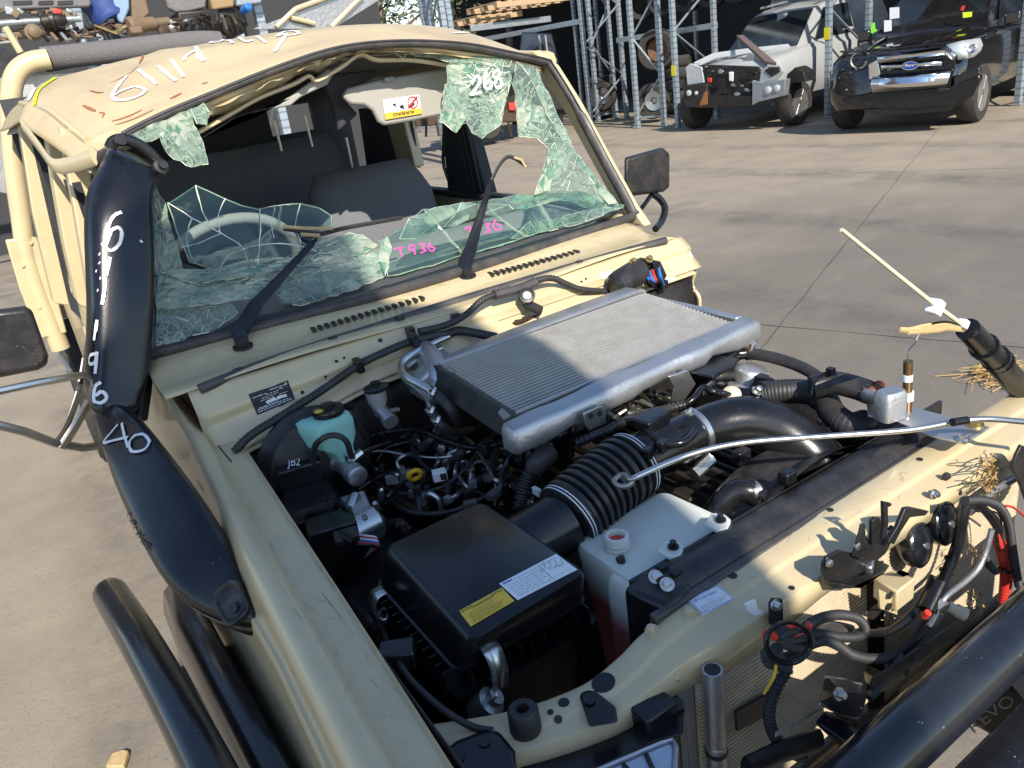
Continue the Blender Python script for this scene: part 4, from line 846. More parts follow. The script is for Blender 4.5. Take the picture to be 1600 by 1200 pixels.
ribbon(roofb, [(3.5, [(141, 142), (152, 145), (163, 145)]), (5, [(130, 165), (140, 170), (150, 174)]), (3, [(155, 176), (163, 178), (160, 184)]), (3, [(175, 190), (190, 186), (206, 180), (222, 172)]), (2, [(172, 130), (186, 124), (204, 114), (216, 104)]), (4, [(218, 100), (223, 90), (221, 86)]), (4, [(266, 155), (276, 150), (284, 146)]), (2.5, [(180, 196), (210, 186), (240, 172)]), (3, [(315, 132), (325, 129)])], 3, 'rust_mark', 'rust', roof, off=.0015, taper=True)
ribbon(roofb, [(6, [(55, 166), (58, 150), (66, 138), (88, 122)])], 6, 'lime_tape', pm('lime_tape', (.55, .75, .02), .5), roof, off=.003)
ribbon(roofb, [(7, [(46, 158), (52, 146), (58, 134)])], 7, 'reflective_tape', 'white', roof, off=.003)
ribbon(roofb, [(5, [(708, 53), (735, 52), (758, 58)])], 5, 'paint_smear', 'chalk', roof, off=.003, taper=True)
# ---------------------------------------------------------------- engine bay
def hose(name, pts, r, m='rubber', parent=None, n=10, pitch=0, sm=6, amp=.12): return part(name, MB().hose([Z(*p) for p in pts], r, n, sm, pitch, amp), m, parent)
def bx(name, c, d, m, parent=None, bev=.004, rot=None, tap=None): return part(name, MB().box(c, d, rot, tap), m, parent, bev=bev)
RZ = lambda a: M.Rotation(R(a), 3, 'Z')
# dark mass of the engine with cast ribs
q = MB().box((.06, -.62, .66), (.52, .62, .42), tap=(.8, .92))
eng = part('engine_block', q, 'eng', bev=.03)
for i in range(8): bx('cam_cover_rib', (-.14 + .055 * i, -.60, .885), (.012, .5, .02), 'eng', eng, .004)
part('engine_undertray', MB().grid(lambda u, v: (-.62 + 1.2 * u, -1.15 + .85 * v, .47), 6, 6), 'blk', thick=.01)
part('right_apron', MB().grid(lambda u, v: (.56 + .01 * math.sin(9 * u), -1.12 + .85 * u, .90 - .45 * v - .05 * math.sin(3 * u)), 10, 5), 'blk', thick=.004)
bx('battery_tray', (-.47, -.50, .80), (.22, .4, .12), 'blk', bev=.02)
# --- intercooler
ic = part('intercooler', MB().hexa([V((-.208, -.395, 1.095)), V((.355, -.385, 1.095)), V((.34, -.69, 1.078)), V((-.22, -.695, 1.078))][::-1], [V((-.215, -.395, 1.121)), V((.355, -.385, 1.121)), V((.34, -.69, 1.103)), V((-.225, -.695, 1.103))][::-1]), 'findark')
NF = 25
for i in range(NF):
    v = (i + .5) / NF; y = -.397 - .29 * v; z = 1.1265 - .0178 * v; xl = -.208 - .01 * v; xr = .352 - .014 * v
    part('fin_tube', MB().hexa([V((xl, y - .0032, z - .02)), V((xr, y - .0032, z - .02)), V((xr, y + .0032, z - .02)), V((xl, y + .0032, z - .02))], [V((xl, y - .0024, z)), V((xr, y - .0024, z)), V((xr, y + .0024, z)), V((xl, y + .0024, z))]), 'fin', ic)
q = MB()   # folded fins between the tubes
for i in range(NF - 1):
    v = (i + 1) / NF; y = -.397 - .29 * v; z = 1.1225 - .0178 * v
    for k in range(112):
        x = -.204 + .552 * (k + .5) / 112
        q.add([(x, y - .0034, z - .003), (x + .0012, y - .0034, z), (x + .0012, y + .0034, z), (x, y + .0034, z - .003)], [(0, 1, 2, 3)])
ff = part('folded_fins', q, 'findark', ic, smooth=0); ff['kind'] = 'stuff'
def tank(name, pts, prof):
    rings = []
    for (x, y, z, s, dz) in pts: rings.append([V((x, y + a * s, z + b * s + (dz if b < 0 else 0))) for a, b in prof])
    return part(name, MB().loft(rings), 'alu', ic, bev=.006, smooth=50)
tank('front_tank', [(-0.262, -0.712, 1.079, 0.602, -0.0045), (-0.255, -0.715, 1.089, 0.86, -0.01125), (-0.2, -0.72, 1.094, 0.903, -0.0135), (-0.15, -0.722, 1.094, 0.86, -0.0054), (-0.1, -0.722, 1.096, 0.86, 0), (-0.06, -0.722, 1.096, 0.989, -0.0018), (0, -0.722, 1.098, 0.989, -0.0018), (0.03, -0.72, 1.098, 0.86, 0), (0.12, -0.718, 1.099, 0.86, 0.0036), (0.15, -0.72, 1.099, 0.9632, 0), (0.19, -0.72, 1.099, 0.9632, 0), (0.22, -0.716, 1.1, 0.817, 0.0045), (0.3, -0.712, 1.102, 0.903, -0.009), (0.36, -0.708, 1.102, 0.903, -0.009), (0.375, -0.705, 1.099, 0.688, -0.0045)],
     [(-.022, .004), (-.015, .015), (.022, .020), (.028, .012), (.028, -.026), (-.014, -.028), (-.022, -.02)])
tank('rear_tank', [(-.26, -.36, 1.09, 1, 0), (-.23, -.365, 1.105, 1, 0), (0, -.362, 1.115, 1, 0), (.2, -.36, 1.118, 1, 0), (.34, -.357, 1.118, 1, 0), (.37, -.357, 1.11, .8, 0)], [(-.03, .014), (.012, .016), (.03, .006), (.03, -.03), (-.03, -.03)])
part('core_frame', MB().tube([V((-.212, -.398, 1.129)), V((.355, -.388, 1.129))], .004, 6).tube([V((-.224, -.69, 1.112)), V((.343, -.686, 1.112))], .004, 6), 'alu', ic)
part('side_plate', MB().hexa([V((-.242, -.38, 1.088)), V((-.232, -.38, 1.088)), V((-.242, -.70, 1.07)), V((-.252, -.70, 1.07))], [V((-.222, -.39, 1.127)), V((-.212, -.39, 1.127)), V((-.222, -.695, 1.109)), V((-.232, -.695, 1.109))]), 'plast2', ic, bev=.002)
for px, py in ((703, 575), (790, 645)): part('side_tab', MB().prism([Z(px - 6, py - 8, 1.128), Z(px + 8, py + 4, 1.128), Z(px - 4, py + 9, 1.12), Z(px - 12, py - 1, 1.12)], (0, 0, -.003)), 'alu', ic)
part('right_side_plate', MB().box((.362, -.53, 1.09), (.02, .29, .05)), 'alu', ic, bev=.004)
# alloy elbow at the rear left with heater pipes
part('turbo_elbow', MB().lathe(Z(684, 585, 1.07), (.3, -.2, .8), [(.045, -.05), (.052, 0), (.048, .03), (.03, .045)], 18).hose([Z(664, 548, 1.118), Z(678, 566, 1.112), Z(686, 590, 1.10), Z(690, 612, 1.07)], .024, 14), 'alu', eng)
pp = part('heater_pipe', MB().hose([Z(*p) for p in ((700, 526, 1.13), (672, 539, 1.13), (640, 556, 1.13), (627, 572, 1.12), (634, 588, 1.12), (655, 600, 1.11), (676, 612, 1.10))], .008, 12), 'zinc')
part('heater_pipe', MB().hose([Z(*p) for p in ((690, 545, 1.11), (655, 560, 1.11), (632, 578, 1.10), (634, 592, 1.1), (652, 607, 1.09), (668, 622, 1.08), (674, 640, 1.07))], .008, 12), 'zinc')
h1 = hose('heater_hose', [(672, 610, 1.10), (690, 624, 1.09), (706, 642, 1.07), (716, 662, 1.03)], .0105)
h2 = hose('heater_hose', [(673, 636, 1.07), (680, 652, 1.06), (694, 668, 1.04), (712, 676, 1.01), (735, 672, .98)], .0098)
for hh, p in ((h1, (676, 613, 1.10)), (h2, (674, 641, 1.07)), (h2, (683, 656, 1.055))): part('spring_clamp', MB().lathe(Z(*p) - V((.004, .004, -.003)), (.5, -.4, -.4), [(.0125, 0), (.0125, .006)], 14).box(Z(p[0] - 7, p[1] + 1, p[2] + .004), (.005, .010, .006)), 'zinc', hh)
hose('heater_hose', [(692, 527, 1.13), (715, 517, 1.13), (745, 521, 1.12), (775, 527, 1.11)], .0105)
part('tie_band', MB().lathe(Z(692, 527, 1.13), (1, .3, 0), [(.0118, -.002), (.0118, .004)], 12), 'blue')
# --- harness along the firewall
def hoseY(name, pts, r, m='rubber', parent=None, n=10, pitch=0, sm=6, amp=.12): return part(name, MB().hose([Y(*p) for p in pts], r, n, sm, pitch, amp), m, parent)
hl = hoseY('wiring_harness', [(366, 706, -.31), (392, 680, -.31), (440, 650, -.30), (500, 612, -.285), (560, 571, -.27), (604, 549, -.27), (650, 531, -.265), (700, 521, -.265)], .0085, pitch=.008, amp=.06)
for px, py in ((560, 571), (645, 531)): part('harness_clip', MB().box(Y(px, py, -.27), (.016, .03, .03)), 'plast', hl, bev=.003)
for px, py in ((641, 522), (711, 500)): part('harness_clip', MB().box(on(fwv, px, py, .008)[0], (.02, .016, .02)), 'plast2', hl, bev=.003)
hr = hoseY('wiring_harness', [(655, 518, -.26), (700, 507, -.26), (730, 490, -.26), (752, 470, -.258), (775, 460, -.255), (808, 452, -.255), (840, 438, -.25), (864, 435, -.25), (885, 444, -.255), (912, 453, -.26), (960, 456, -.26)], .0076, pitch=.008, amp=.08)
part('harness_sleeve', MB().hose([Y(772, 461, -.257), Y(808, 452, -.257), Y(836, 441, -.253)], .0125, 8), 'seal', hr)
part('cable_bracket', MB().tube([Y(815, 462, -.27), Y(824, 476, -.275), Y(846, 486, -.28)], .012, 8, sq=.4).lathe(Y(823, 464, -.275), (-.3, -.7, .6), [(.019, 0), (.019, .012), (.008, .014)], 14), 'blk')
part('cable_bracket_washer', MB().lathe(Y(823, 464, -.282), (-.3, -.7, .6), [(.010, 0), (.010, .01)], 12), 'zinc')
q = MB()
for i in range(7): q.hose([Z(795 + random.uniform(-8, 8), 505 + random.uniform(-5, 5), 1.1), Z(815 + random.uniform(-8, 8), 498 + random.uniform(-6, 6), 1.11), Z(850 + random.uniform(-14, 14), 485 + random.uniform(-4, 4), 1.1)], .0035, 5)
part('cable_tails', q, 'engb')
# --- wiper motor on the right
wm = part('wiper_motor', MB().lathe(Y(962, 446, -.29), Y(1004, 420, -.28) - Y(962, 446, -.29), [(.02, -.01), (.031, 0), (.033, .015), (.033, .09), (.025, .10)], 20), 'plast2')
part('motor_bracket', MB().prism([Y(a, b, -.275) for a, b in ((985, 410), (1000, 402), (1030, 408), (1040, 430), (1028, 452), (1012, 448), (1004, 430))], (0, -.006, 0)), 'blk', wm, bev=.002)
for px, py in ((989, 410), (1014, 406)): part('motor_bolt', bolt(MB(), Y(px, py, -.285), (-.1, -.6, .7), .010, .012), 'gold', wm)
for k in range(6): part('motor_wire', MB().hose([Y(1004 + 5 * k, 428 - 2 * k, -.29), Y(1012 + 4 * k, 436 + random.uniform(-6, 6), -.31), Y(1022 + 3 * k, 444 + random.uniform(-8, 4), -.29)], .004, 6), ('blue', 'plast', 'blue', 'red', 'plast', 'blue')[k], wm)
part('motor_plug', MB().box(Y(1033, 444, -.28), (.025, .03, .02)).box(Y(1022, 418, -.285), (.02, .02, .03)), 'plast', wm, bev=.002)
part('motor_plug_cap', MB().box(Y(1047, 436, -.27), (.03, .015, .012), RZ(20)), 'white', wm, bev=.002)
# --- stickers on the firewall
def sticker(bv, quad, name, m, parent, nu=6, nv=4, off=.0012):
    a, b, c_, d = [V((x, y, 0)) for x, y in quad]
    if bv is fwv: off = .0036
    def f(u, v):
        p = (a.lerp(b, u)).lerp(d.lerp(c_, u), v); h = on(bv, p.x, p.y, off)[0]
        return h
    pts = [f(i / nu, j / nv) for j in range(nv + 1) for i in range(nu + 1)]
    if any(p is None for p in pts): return None
    q = MB(); q.v = pts
    for j in range(nv):
        for i in range(nu): k = j * (nu + 1) + i; q.f.append([k, k + 1, k + nu + 2, k + nu + 1]); q.mi.append(0)
    return q.build(name, mt[m] if isinstance(m, str) else m, parent)
def lines(bv, quad, rows, parent, m='inkg', w_=1.0, off=.0022, name='print_line'):
    if bv is fwv: off = .0046
    a, b, c_, d = [V((x, y, 0)) for x, y in quad]; st = []
    for v, u0, u1 in rows:
        u = u0
        while u < u1:
            l = random.uniform(.04, .13); e = min(u1, u + l); p = a.lerp(b, u).lerp(d.lerp(c_, u), v); r_ = a.lerp(b, e).lerp(d.lerp(c_, e), v); st.append([(p.x, p.y), (r_.x, r_.y)]); u = e + .025
    o = ribbon(bv, st, w_, name, m, parent, off=off)
    if o: o['kind'] = 'stuff'
    return o
Q = [(388, 617), (450, 596), (461, 625), (402, 649)]
lb = sticker(fwv, Q, 'data_plate', 'ink', firewall)
if lb:
    lines(fwv, Q, [(.12, .5, .95), (.22, .05, .85), (.32, .25, .7), (.42, .2, .55), (.42, .7, .9), (.72, .1, .6), (.82, .05, .9), (.91, .05, .95)], lb, 'chalk', .9)
    ribbon(fwv, [(4.5, [(415, 628), (448, 616)])], 4, 'bar_code', 'chalk', lb, off=.0046)
sticker(fwv, [(937, 428), (954, 424), (956, 432), (939, 436)], 'small_label', 'white', firewall)
part('zinc_bracket', MB().prism([Z(a, b, 1.045) for a, b in ((357, 636), (374, 630), (384, 641), (402, 662), (399, 670), (388, 679), (378, 668), (362, 646))], (0, 0, .004)), 'zinc', bev=.001)
part('bracket_hole', MB().lathe(Z(374, 641, 1.0495), (0, 0, 1), [(.007, 0), (.007, .0006)], 12).lathe(Z(393, 665, 1.0495), (0, 0, 1), [(.007, 0), (.007, .0006)], 12), 'ink')
# --- brake booster, master cylinder and reservoir
bo = V((-.485, -.30, .985))
boo = part('brake_booster', MB().lathe(bo, (0, -1, .05), [(.09, 0), (.112, .01), (.118, .02), (.118, .03), (.108, .038), (.10, .055), (.06, .075), (.03, .08)], 40), 'blk')
part('booster_hose', MB().hose([Z(420, 690, 1.0), Z(428, 655, 1.05), Z(455, 632, 1.07), Z(490, 622, 1.075), Z(528, 626, 1.07), Z(550, 634, 1.05)], .012, 10), 'rubber', boo)
mc0, mc1 = Z(505, 700, 1.0), Z(558, 744, .985)
mcy = part('master_cylinder', MB().tube([mc0.lerp(mc1, -.3), mc0.lerp(mc1, .55), mc0.lerp(mc1, .56), mc1], [.024, .024, .018, .018], 16).lathe(mc1, mc1 - mc0, [(.021, -.02), (.021, .004), (.018, .006)], 18).box(mc0.lerp(mc1, .2) + V((0, 0, .02)), (.04, .05, .03)), 'alu', bev=.002)
part('cylinder_port', MB().tube([Z(545, 722, .99), Z(565, 706, 1.0)], .009, 8).lathe(Z(548, 718, 1.01), (0, 0, 1), [(.01, 0), (.01, .012)], 6), 'zinc', mcy)
part('brake_line', MB().hose([Z(565, 706, 1.0), Z(580, 700, .99), Z(610, 690, .96)], .003, 6), 'steel', mcy)
teal = pm('teal_reservoir_plastic', (.30, .58, .48), .42, var=.05, sub=.25, spec=.4)
c_ = Z(506, 662, 1.075)
def rrect(c, hx, hy, z, r=.25, n=24, rot=0, dx=0, dy=0):
    out = []
    for k in range(n):
        a = 2 * math.pi * k / n; x = hx * math.copysign(abs(math.cos(a)) ** r, math.cos(a)); y = hy * math.copysign(abs(math.sin(a)) ** r, math.sin(a)); ca, sa = math.cos(R(rot)), math.sin(R(rot))
        out.append(V((c[0] + dx + x * ca - y * sa, c[1] + dy + x * sa + y * ca, z)))
    return out
rsv = part('brake_fluid_reservoir', MB().loft([rrect(c_, .020, .028, 1.005, .5, rot=20, dx=.012, dy=-.02), rrect(c_, .024, .03, 1.025, .4, rot=20, dx=.008, dy=-.015), rrect(c_, .045, .042, 1.045, .35, rot=20, dy=-.004), rrect(c_, .047, .044, 1.072, .35, rot=20), rrect(c_, .047, .044, 1.075, .35, rot=20), rrect(c_, .043, .04, 1.088, .35, rot=20), rrect(c_, .034, .032, 1.091, .4, rot=20)]), teal, smooth=45)
cc = Z(514, 647, 1.09)
cap_ = part('reservoir_cap', MB().lathe(cc, (0, 0, 1), [(.030, 0), (.032, .006), (.030, .013), (.014, .016), (.014, .022), (.011, .023)], 24), 'plast', rsv)
part('cap_tag', MB().lathe(Z(498, 643, 1.105), (0, 0, 1), [(.009, 0), (.009, .0012)], 14), 'yel', cap_)
part('reservoir_hose', MB().hose([Z(491, 738, 1.0), Z(490, 705, 1.05), Z(500, 688, 1.08), Z(520, 680, 1.085), Z(540, 688, 1.07), Z(549, 714, 1.02)], .0058, 8), 'rubber', rsv)
# clutch reservoir
grey_cup = pm('cloudy_cup', (.33, .33, .31), .35, var=.1, sub=.2)
clr = part('clutch_reservoir', MB().lathe(Y(592, 634, -.34), (-.03, 0, 1), [(.012, -.02), (.015, 0), (.020, .012), (.0225, .042)], 20), grey_cup)
part('reservoir_cap', MB().lathe(Y(588, 608, -.34), (-.03, 0, 1), [(.026, 0), (.0265, .005), (.021, .008), (.010, .010), (.010, .016)], 24), 'plast', clr)
part('clutch_cylinder', MB().tube([Y(592, 638, -.34), Y(600, 646, -.355), Y(609, 657, -.38)], [.014, .014, .014], 14).lathe(Y(607, 655, -.375), Y(609, 657, -.38) - Y(600, 646, -.355), [(.0165, 0), (.0165, .012)], 16).tube([Y(600, 645, -.36), Y(622, 640, -.35)], .006, 8), 'alu', clr)
# --- fuse boxes and connectors on the left
jbx = bx('fuse_box', Z(468, 736, 1.0), (.085, .07, .05), 'plast', rot=RZ(-10))
bx('connector_block', Z(408, 706, 1.01), (.07, .05, .03), 'plast', rot=RZ(-25), bev=.003)
for px, py, s in ((384, 712, .024), (425, 690, .018), (440, 700, .02), (404, 722, .02), (432, 726, .02)): bx('connector', Z(px, py, 1.005), (s * 1.4, s, s), 'plast2', rot=RZ(random.uniform(-30, 20)), bev=.002)
part('connector_lever', MB().hose([Z(430, 715, 1.01), Z(436, 732, 1.0), Z(434, 752, .98)], .007, 8), 'plast', jbx)
jq = [Y(a, b, -.47) for a, b in ((452, 728), (474, 727), (452, 716), (474, 715))]
quad_text('JB2', *[Z(*p, 1.031) for p in ((450, 730), (478, 728), (450, 714), (478, 712))], .0, .1, 1.1, 'box_lettering', 'chalk', jbx, (0, 0, .0), .48)
rb = part('relay_box', MB().loft([rrect(Z(482, 776, .985), .052, .05, .90, .25, rot=-12), rrect(Z(482, 776, .985), .052, .05, .955, .25, rot=-12), rrect(Z(482, 776, .985), .056, .054, .957, .25, rot=-12), rrect(Z(482, 776, .985), .056, .054, .965, .25, rot=-12), rrect(Z(482, 776, .985), .051, .049, .967, .25, rot=-12), rrect(Z(482, 776, .985), .046, .044, .986, .25, rot=-12)]), 'plast', smooth=40)
q = MB()
for k in range(6): q.box(Z(459 + 9 * k, 770 + .5 * k, .987), (.004, .055, .0025), RZ(-12))
part('lid_rib', q, 'plast', rb)['kind'] = 'stuff'
for k in range(3): part('abs_pipe', MB().hose([Z(520 + 4 * k, 790 + 3 * k, .97), Z(533 + 3 * k, 785 + 3 * k, .985), Z(543 + 1 * k, 795 + 4 * k, .97), Z(541 - 5 * k, 812 + 4 * k, .945)], .004, 8), 'plast', rb)
ab = part('abs_unit', MB().box(Z(548, 806, .94), (.075, .075, .05), RZ(-14)), 'alu', bev=.003)
part('abs_motor', MB().lathe(Z(572, 823, .94), (.9, .1, .0), [(.032, -.03), (.032, .02), (.026, .026)], 22), 'zinc', ab)
part('abs_port', MB().lathe(Z(553, 782, .965), (.6, .5, .3), [(.012, -.02), (.012, .008), (.008, .014)], 12), 'zinc', ab)
q = MB()
for dx, dy in ((-.025, -.02), (-.005, -.024), (.015, -.028), (-.02, .01)): bolt(q, Z(548, 806, .966) + V((dx, dy, 0)), (0, 0, 1), .006, .006)
part('abs_bolt', q, 'zinc', ab)['kind'] = 'stuff'
ecu = bx('abs_connector', Z(525, 850, .93), (.085, .06, .10), 'plast', rot=RZ(-14))
bx('connector_lid', Z(541, 838, .985), (.04, .035, .012), 'plast2', ecu, rot=RZ(-14), bev=.002)
q = MB()
for k in range(4): q.box(Z(535 + 4 * k, 836 + 2 * k, .993), (.004, .028, .003), RZ(-14))
part('connector_grip', q, 'plast', ecu)['kind'] = 'stuff'
for k, c2_ in enumerate(('white', 'red', 'white', 'blue', 'red', 'plast')): part('loose_wire', MB().hose([Z(560, 836 + 3 * k, .95), Z(574 + 2 * k, 838 + 3 * k, .955), Z(588 + k, 842 + 3 * k, .95), Z(578 - 2 * k, 862 + 3 * k, .92)], .0028, 6), c2_, ecu)
# --- dipstick and small engine clutter
dp = part('dipstick', MB().tube(crv([Z(660, 802, .90), Z(655, 778, .92), Z(651, 760, .945)], 4), [.009] * 9, 8), 'plast2')
rc = Z(648, 742, .955); ra = V((.9, -.3, .1)); rb_ = V((-.1, -.35, .9))
part('dipstick_ring', MB().tube([rc + (ra * math.cos(a) + rb_ * math.sin(a)) * .0125 for a in [2 * math.pi * k / 24 for k in range(25)]], .0048, 8), pm('yellow_plastic', (.75, .45, .01), .35), dp)
for pts, r, m in ([((628, 738, .93), (620, 722, .95), (632, 712, .96), (650, 708, .95), (662, 706, .94)), .0045, 'steel'], [((700, 735, .93), (700, 712, .95), (716, 702, .96), (730, 696, .95)), .0045, 'steel'], [((735, 752, .93), (737, 730, .95), (745, 722, .955), (765, 722, .95)), .0048, 'steel'], [((690, 795, .90), (685, 780, .92), (672, 772, .93), (664, 778, .92)), .006, 'zinc'],
                  [((705, 720, .94), (722, 706, .96), (730, 690, .97)), .010, 'rubber'], [((730, 762, .93), (752, 752, .95), (768, 735, .96), (775, 700, .97)), .009, 'rubber'], [((655, 705, .95), (670, 690, .96), (685, 680, .97), (690, 668, .98)), .011, 'plast2'], [((560, 790, .87), (590, 782, .88), (625, 784, .88), (655, 800, .86)), .014, 'engb'], [((570, 770, .88), (600, 745, .90), (620, 730, .92)), .003, 'engb'],
                  [((775, 790, .93), (782, 760, .96), (790, 730, .98), (800, 712, 1.0), (815, 700, 1.02)), .007, 'plast'], [((590, 720, .93), (605, 700, .95), (640, 690, .95)), .005, 'plast'], [((600, 820, .88), (625, 815, .89), (640, 830, .88)), .007, 'rubber']):
    hose('engine_line', pts, r, m, eng)
for px, py, z in ((700, 722, .935), (737, 748, .93), (628, 735, .93), (664, 776, .92), (645, 768, .93), (690, 700, .96), (726, 724, .94), (660, 740, .93), (612, 745, .92)):
    part('union_nut', MB().lathe(Z(px, py, z), (.2, -.2, 1), [(.009, -.012), (.009, .004), (.006, .008)], 6), 'zinc', eng)
bx('white_plug', Z(687, 742, .95), (.028, .022, .02), 'white', eng, rot=RZ(-20), bev=.002)
for px, py, z, s in ((700, 770, .9, .03), (665, 755, .9, .03), (715, 755, .91, .026), (760, 700, .98, .03), (620, 760, .88, .04), (600, 800, .85, .04), (740, 780, .88, .03)):
    bx('injector_block', Z(px, py, z), (s, s * .8, s), random.choice(('eng', 'engb', 'plast2')), eng, rot=RZ(random.uniform(-40, 40)), bev=.004)
q = MB()
for i in range(46):
    px, py = random.uniform(575, 820), random.uniform(680, 830); z = random.uniform(.84, .92)
    if random.random() < .5: q.lathe(Z(px, py, z), (random.uniform(-.4, .4), random.uniform(-.4, .4), 1), [(.007, -.01), (.007, .006)], 6)
    else:
        a, b = random.uniform(-30, 30), random.uniform(-25, 25); q.hose([Z(px, py, z), Z(px + a * .5 + 6, py + b * .5, z + .02), Z(px + a, py + b, z - .01)], random.uniform(.003, .007), 6)
part('engine_clutter', q, 'engb', eng)['kind'] = 'stuff'
for mm_, n_, seed in (('zinc', 34, 3), ('steel', 30, 5), ('alu', 22, 8), ('plast2', 40, 11), ('rubber', 30, 13)):
    random.seed(seed); q = MB()
    for i in range(n_):
        px, py = random.choice(((random.uniform(575, 830), random.uniform(672, 800)), (random.uniform(560, 700), random.uniform(640, 700)), (random.uniform(690, 860), random.uniform(690, 790)))); z = random.uniform(.89, .965); k = random.random()
        if k < .35: q.lathe(Z(px, py, z), (random.uniform(-.5, .5), random.uniform(-.6, .2), 1), [(.0065, -.014), (.0065, .003), (.0045, .006)], 6)
        elif k < .55: q.box(Z(px, py, z), (random.uniform(.01, .026), random.uniform(.008, .018), random.uniform(.008, .02)), RZ(random.uniform(-50, 50)))
        elif k < .7: q.prism([Z(px + 9 * math.cos(t_) * random.uniform(.6, 1.2), py + 7 * math.sin(t_) * random.uniform(.6, 1.2), z) for t_ in (0, 1.2, 2.4, 3.5, 4.8)], (0, 0, .003))
        else:
            a, b = random.uniform(-34, 34), random.uniform(-26, 26); q.hose([Z(px, py, z), Z(px + a * .3 + random.uniform(-6, 6), py + b * .5, z + .014), Z(px + a, py + b, z - .006)], random.uniform(.002, .0055), 6)
    part('engine_fittings', q, mm_, eng)['kind'] = 'stuff'
hose('breather_hose', [(815, 790, .93), (822, 760, .96), (832, 735, .985), (842, 722, 1.0)], .0165, 'plast2', pitch=.011)
part('taped_joint', MB().hose([Z(836, 730, .99), Z(846, 718, 1.005), Z(858, 706, 1.01)], .021, 10), 'seal')
bx('zip_tie_head', Z(839, 768, .97), (.008, .02, .014), 'white', bev=.001)
for pts, r, m in ([((560, 690, .97), (600, 676, .985), (650, 672, .98), (700, 690, .97), (745, 700, .98), (790, 690, .99)), .006, 'plast'], [((590, 770, .9), (640, 800, .9), (700, 800, .91), (760, 775, .93), (800, 740, .96)), .0055, 'plast2'], [((575, 745, .93), (620, 770, .92), (680, 765, .93), (720, 740, .95), (760, 690, .98), (790, 660, .99)), .004, 'rubber'], [((640, 690, .97), (655, 720, .95), (690, 745, .94), (740, 765, .93), (790, 790, .92)), .005, 'plast'], [((700, 668, .99), (735, 690, .98), (770, 745, .96), (782, 790, .93)), .0035, 'steel'], [((555, 720, .95), (590, 705, .96), (640, 712, .95), (690, 715, .95), (735, 705, .96)), .003, 'zinc'], [((560, 765, .92), (600, 742, .93), (655, 735, .94)), .0045, 'plast2']):
    hose('engine_line', pts, r, m, eng, pitch=.007 if r > .0052 else 0)
# --- oil filler, brackets under the intercooler front
oc = part('oil_filler_cap', MB().lathe(Z(880, 690, 1.01), (0, 0, 1), [(.018, -.03), (.02, 0), (.0245, .01), (.025, .026), (.022, .031), (.006, .031)], 26), 'plast')
part('cap_grip', MB().box(Z(878, 672, 1.052), (.036, .009, .010), RZ(-15)), 'plast', oc, bev=.003)
bk = part('lifting_bracket', MB().prism([Y(a, b, -.76) for a, b in ((912, 646), (940, 634), (947, 640), (948, 662), (922, 672), (914, 664))], (0, .004, 0)), 'zinc', bev=.001)
part('bracket_hole', MB().lathe(Y(923, 650, -.7605), (0, -1, 0), [(.0055, 0), (.0055, .0005)], 12).lathe(Y(937, 646, -.7605), (0, -1, 0), [(.0055, 0), (.0055, .0005)], 12), 'ink', bk)
part('mount_bush', MB().lathe(Z(908, 640, 1.05), (0, 0, 1), [(.018, -.02), (.02, 0), (.018, .008), (.009, .01), (.009, .016)], 16), 'zinc', bk)
bx('mount_arm', Z(900, 655, 1.03), (.06, .05, .022), 'steel', bk, rot=RZ(15))
part('mount_bush', MB().lathe(Z(1066, 574, 1.05), (0, 0, 1), [(.016, -.03), (.02, 0), (.018, .008), (.009, .01), (.009, .016)], 16), 'zinc', bk)
part('mount_bracket', MB().prism([Y(a, b, -.76) for a, b in ((1045, 588), (1075, 578), (1088, 600), (1070, 626), (1050, 628), (1054, 606))], (0, .006, 0)), 'zinc', bk, bev=.002)
q = MB()
for i in range(34):
    u = random.random(); px, py = 950 + 115 * u + random.uniform(-12, 12), 655 - 45 * u + random.uniform(-10, 14); z = random.uniform(.94, 1.0)
    if i % 3: q.hose([Z(px, py, z), Z(px + random.uniform(-20, 20), py + random.uniform(-12, 12), z + .015), Z(px + random.uniform(-30, 30), py + random.uniform(-14, 14), z)], random.uniform(.004, .008), 6)
    else: q.lathe(Z(px, py, z), (.1, -.2, 1), [(.011, -.02), (.011, .004), (.007, .006)], 6)
part('fuel_rail_clutter', q, 'steel', eng)['kind'] = 'stuff'
hose('vacuum_hose', [(902, 692, 1.04), (925, 682, 1.05), (950, 672, 1.055), (972, 660, 1.06), (1000, 650, 1.06), (1040, 640, 1.05), (1072, 632, 1.05)], .0085, 'plast2', pitch=.009)
hose('vacuum_hose', [(972, 658, 1.06), (995, 656, 1.07), (1010, 668, 1.07), (1024, 684, 1.065), (1045, 693, 1.06), (1070, 690, 1.06), (1086, 674, 1.06)], .007, 'plast')
hose('vacuum_hose', [(1068, 634, 1.05), (1085, 622, 1.06), (1098, 606, 1.065), (1115, 612, 1.06), (1132, 614, 1.05)], .006, 'plast')
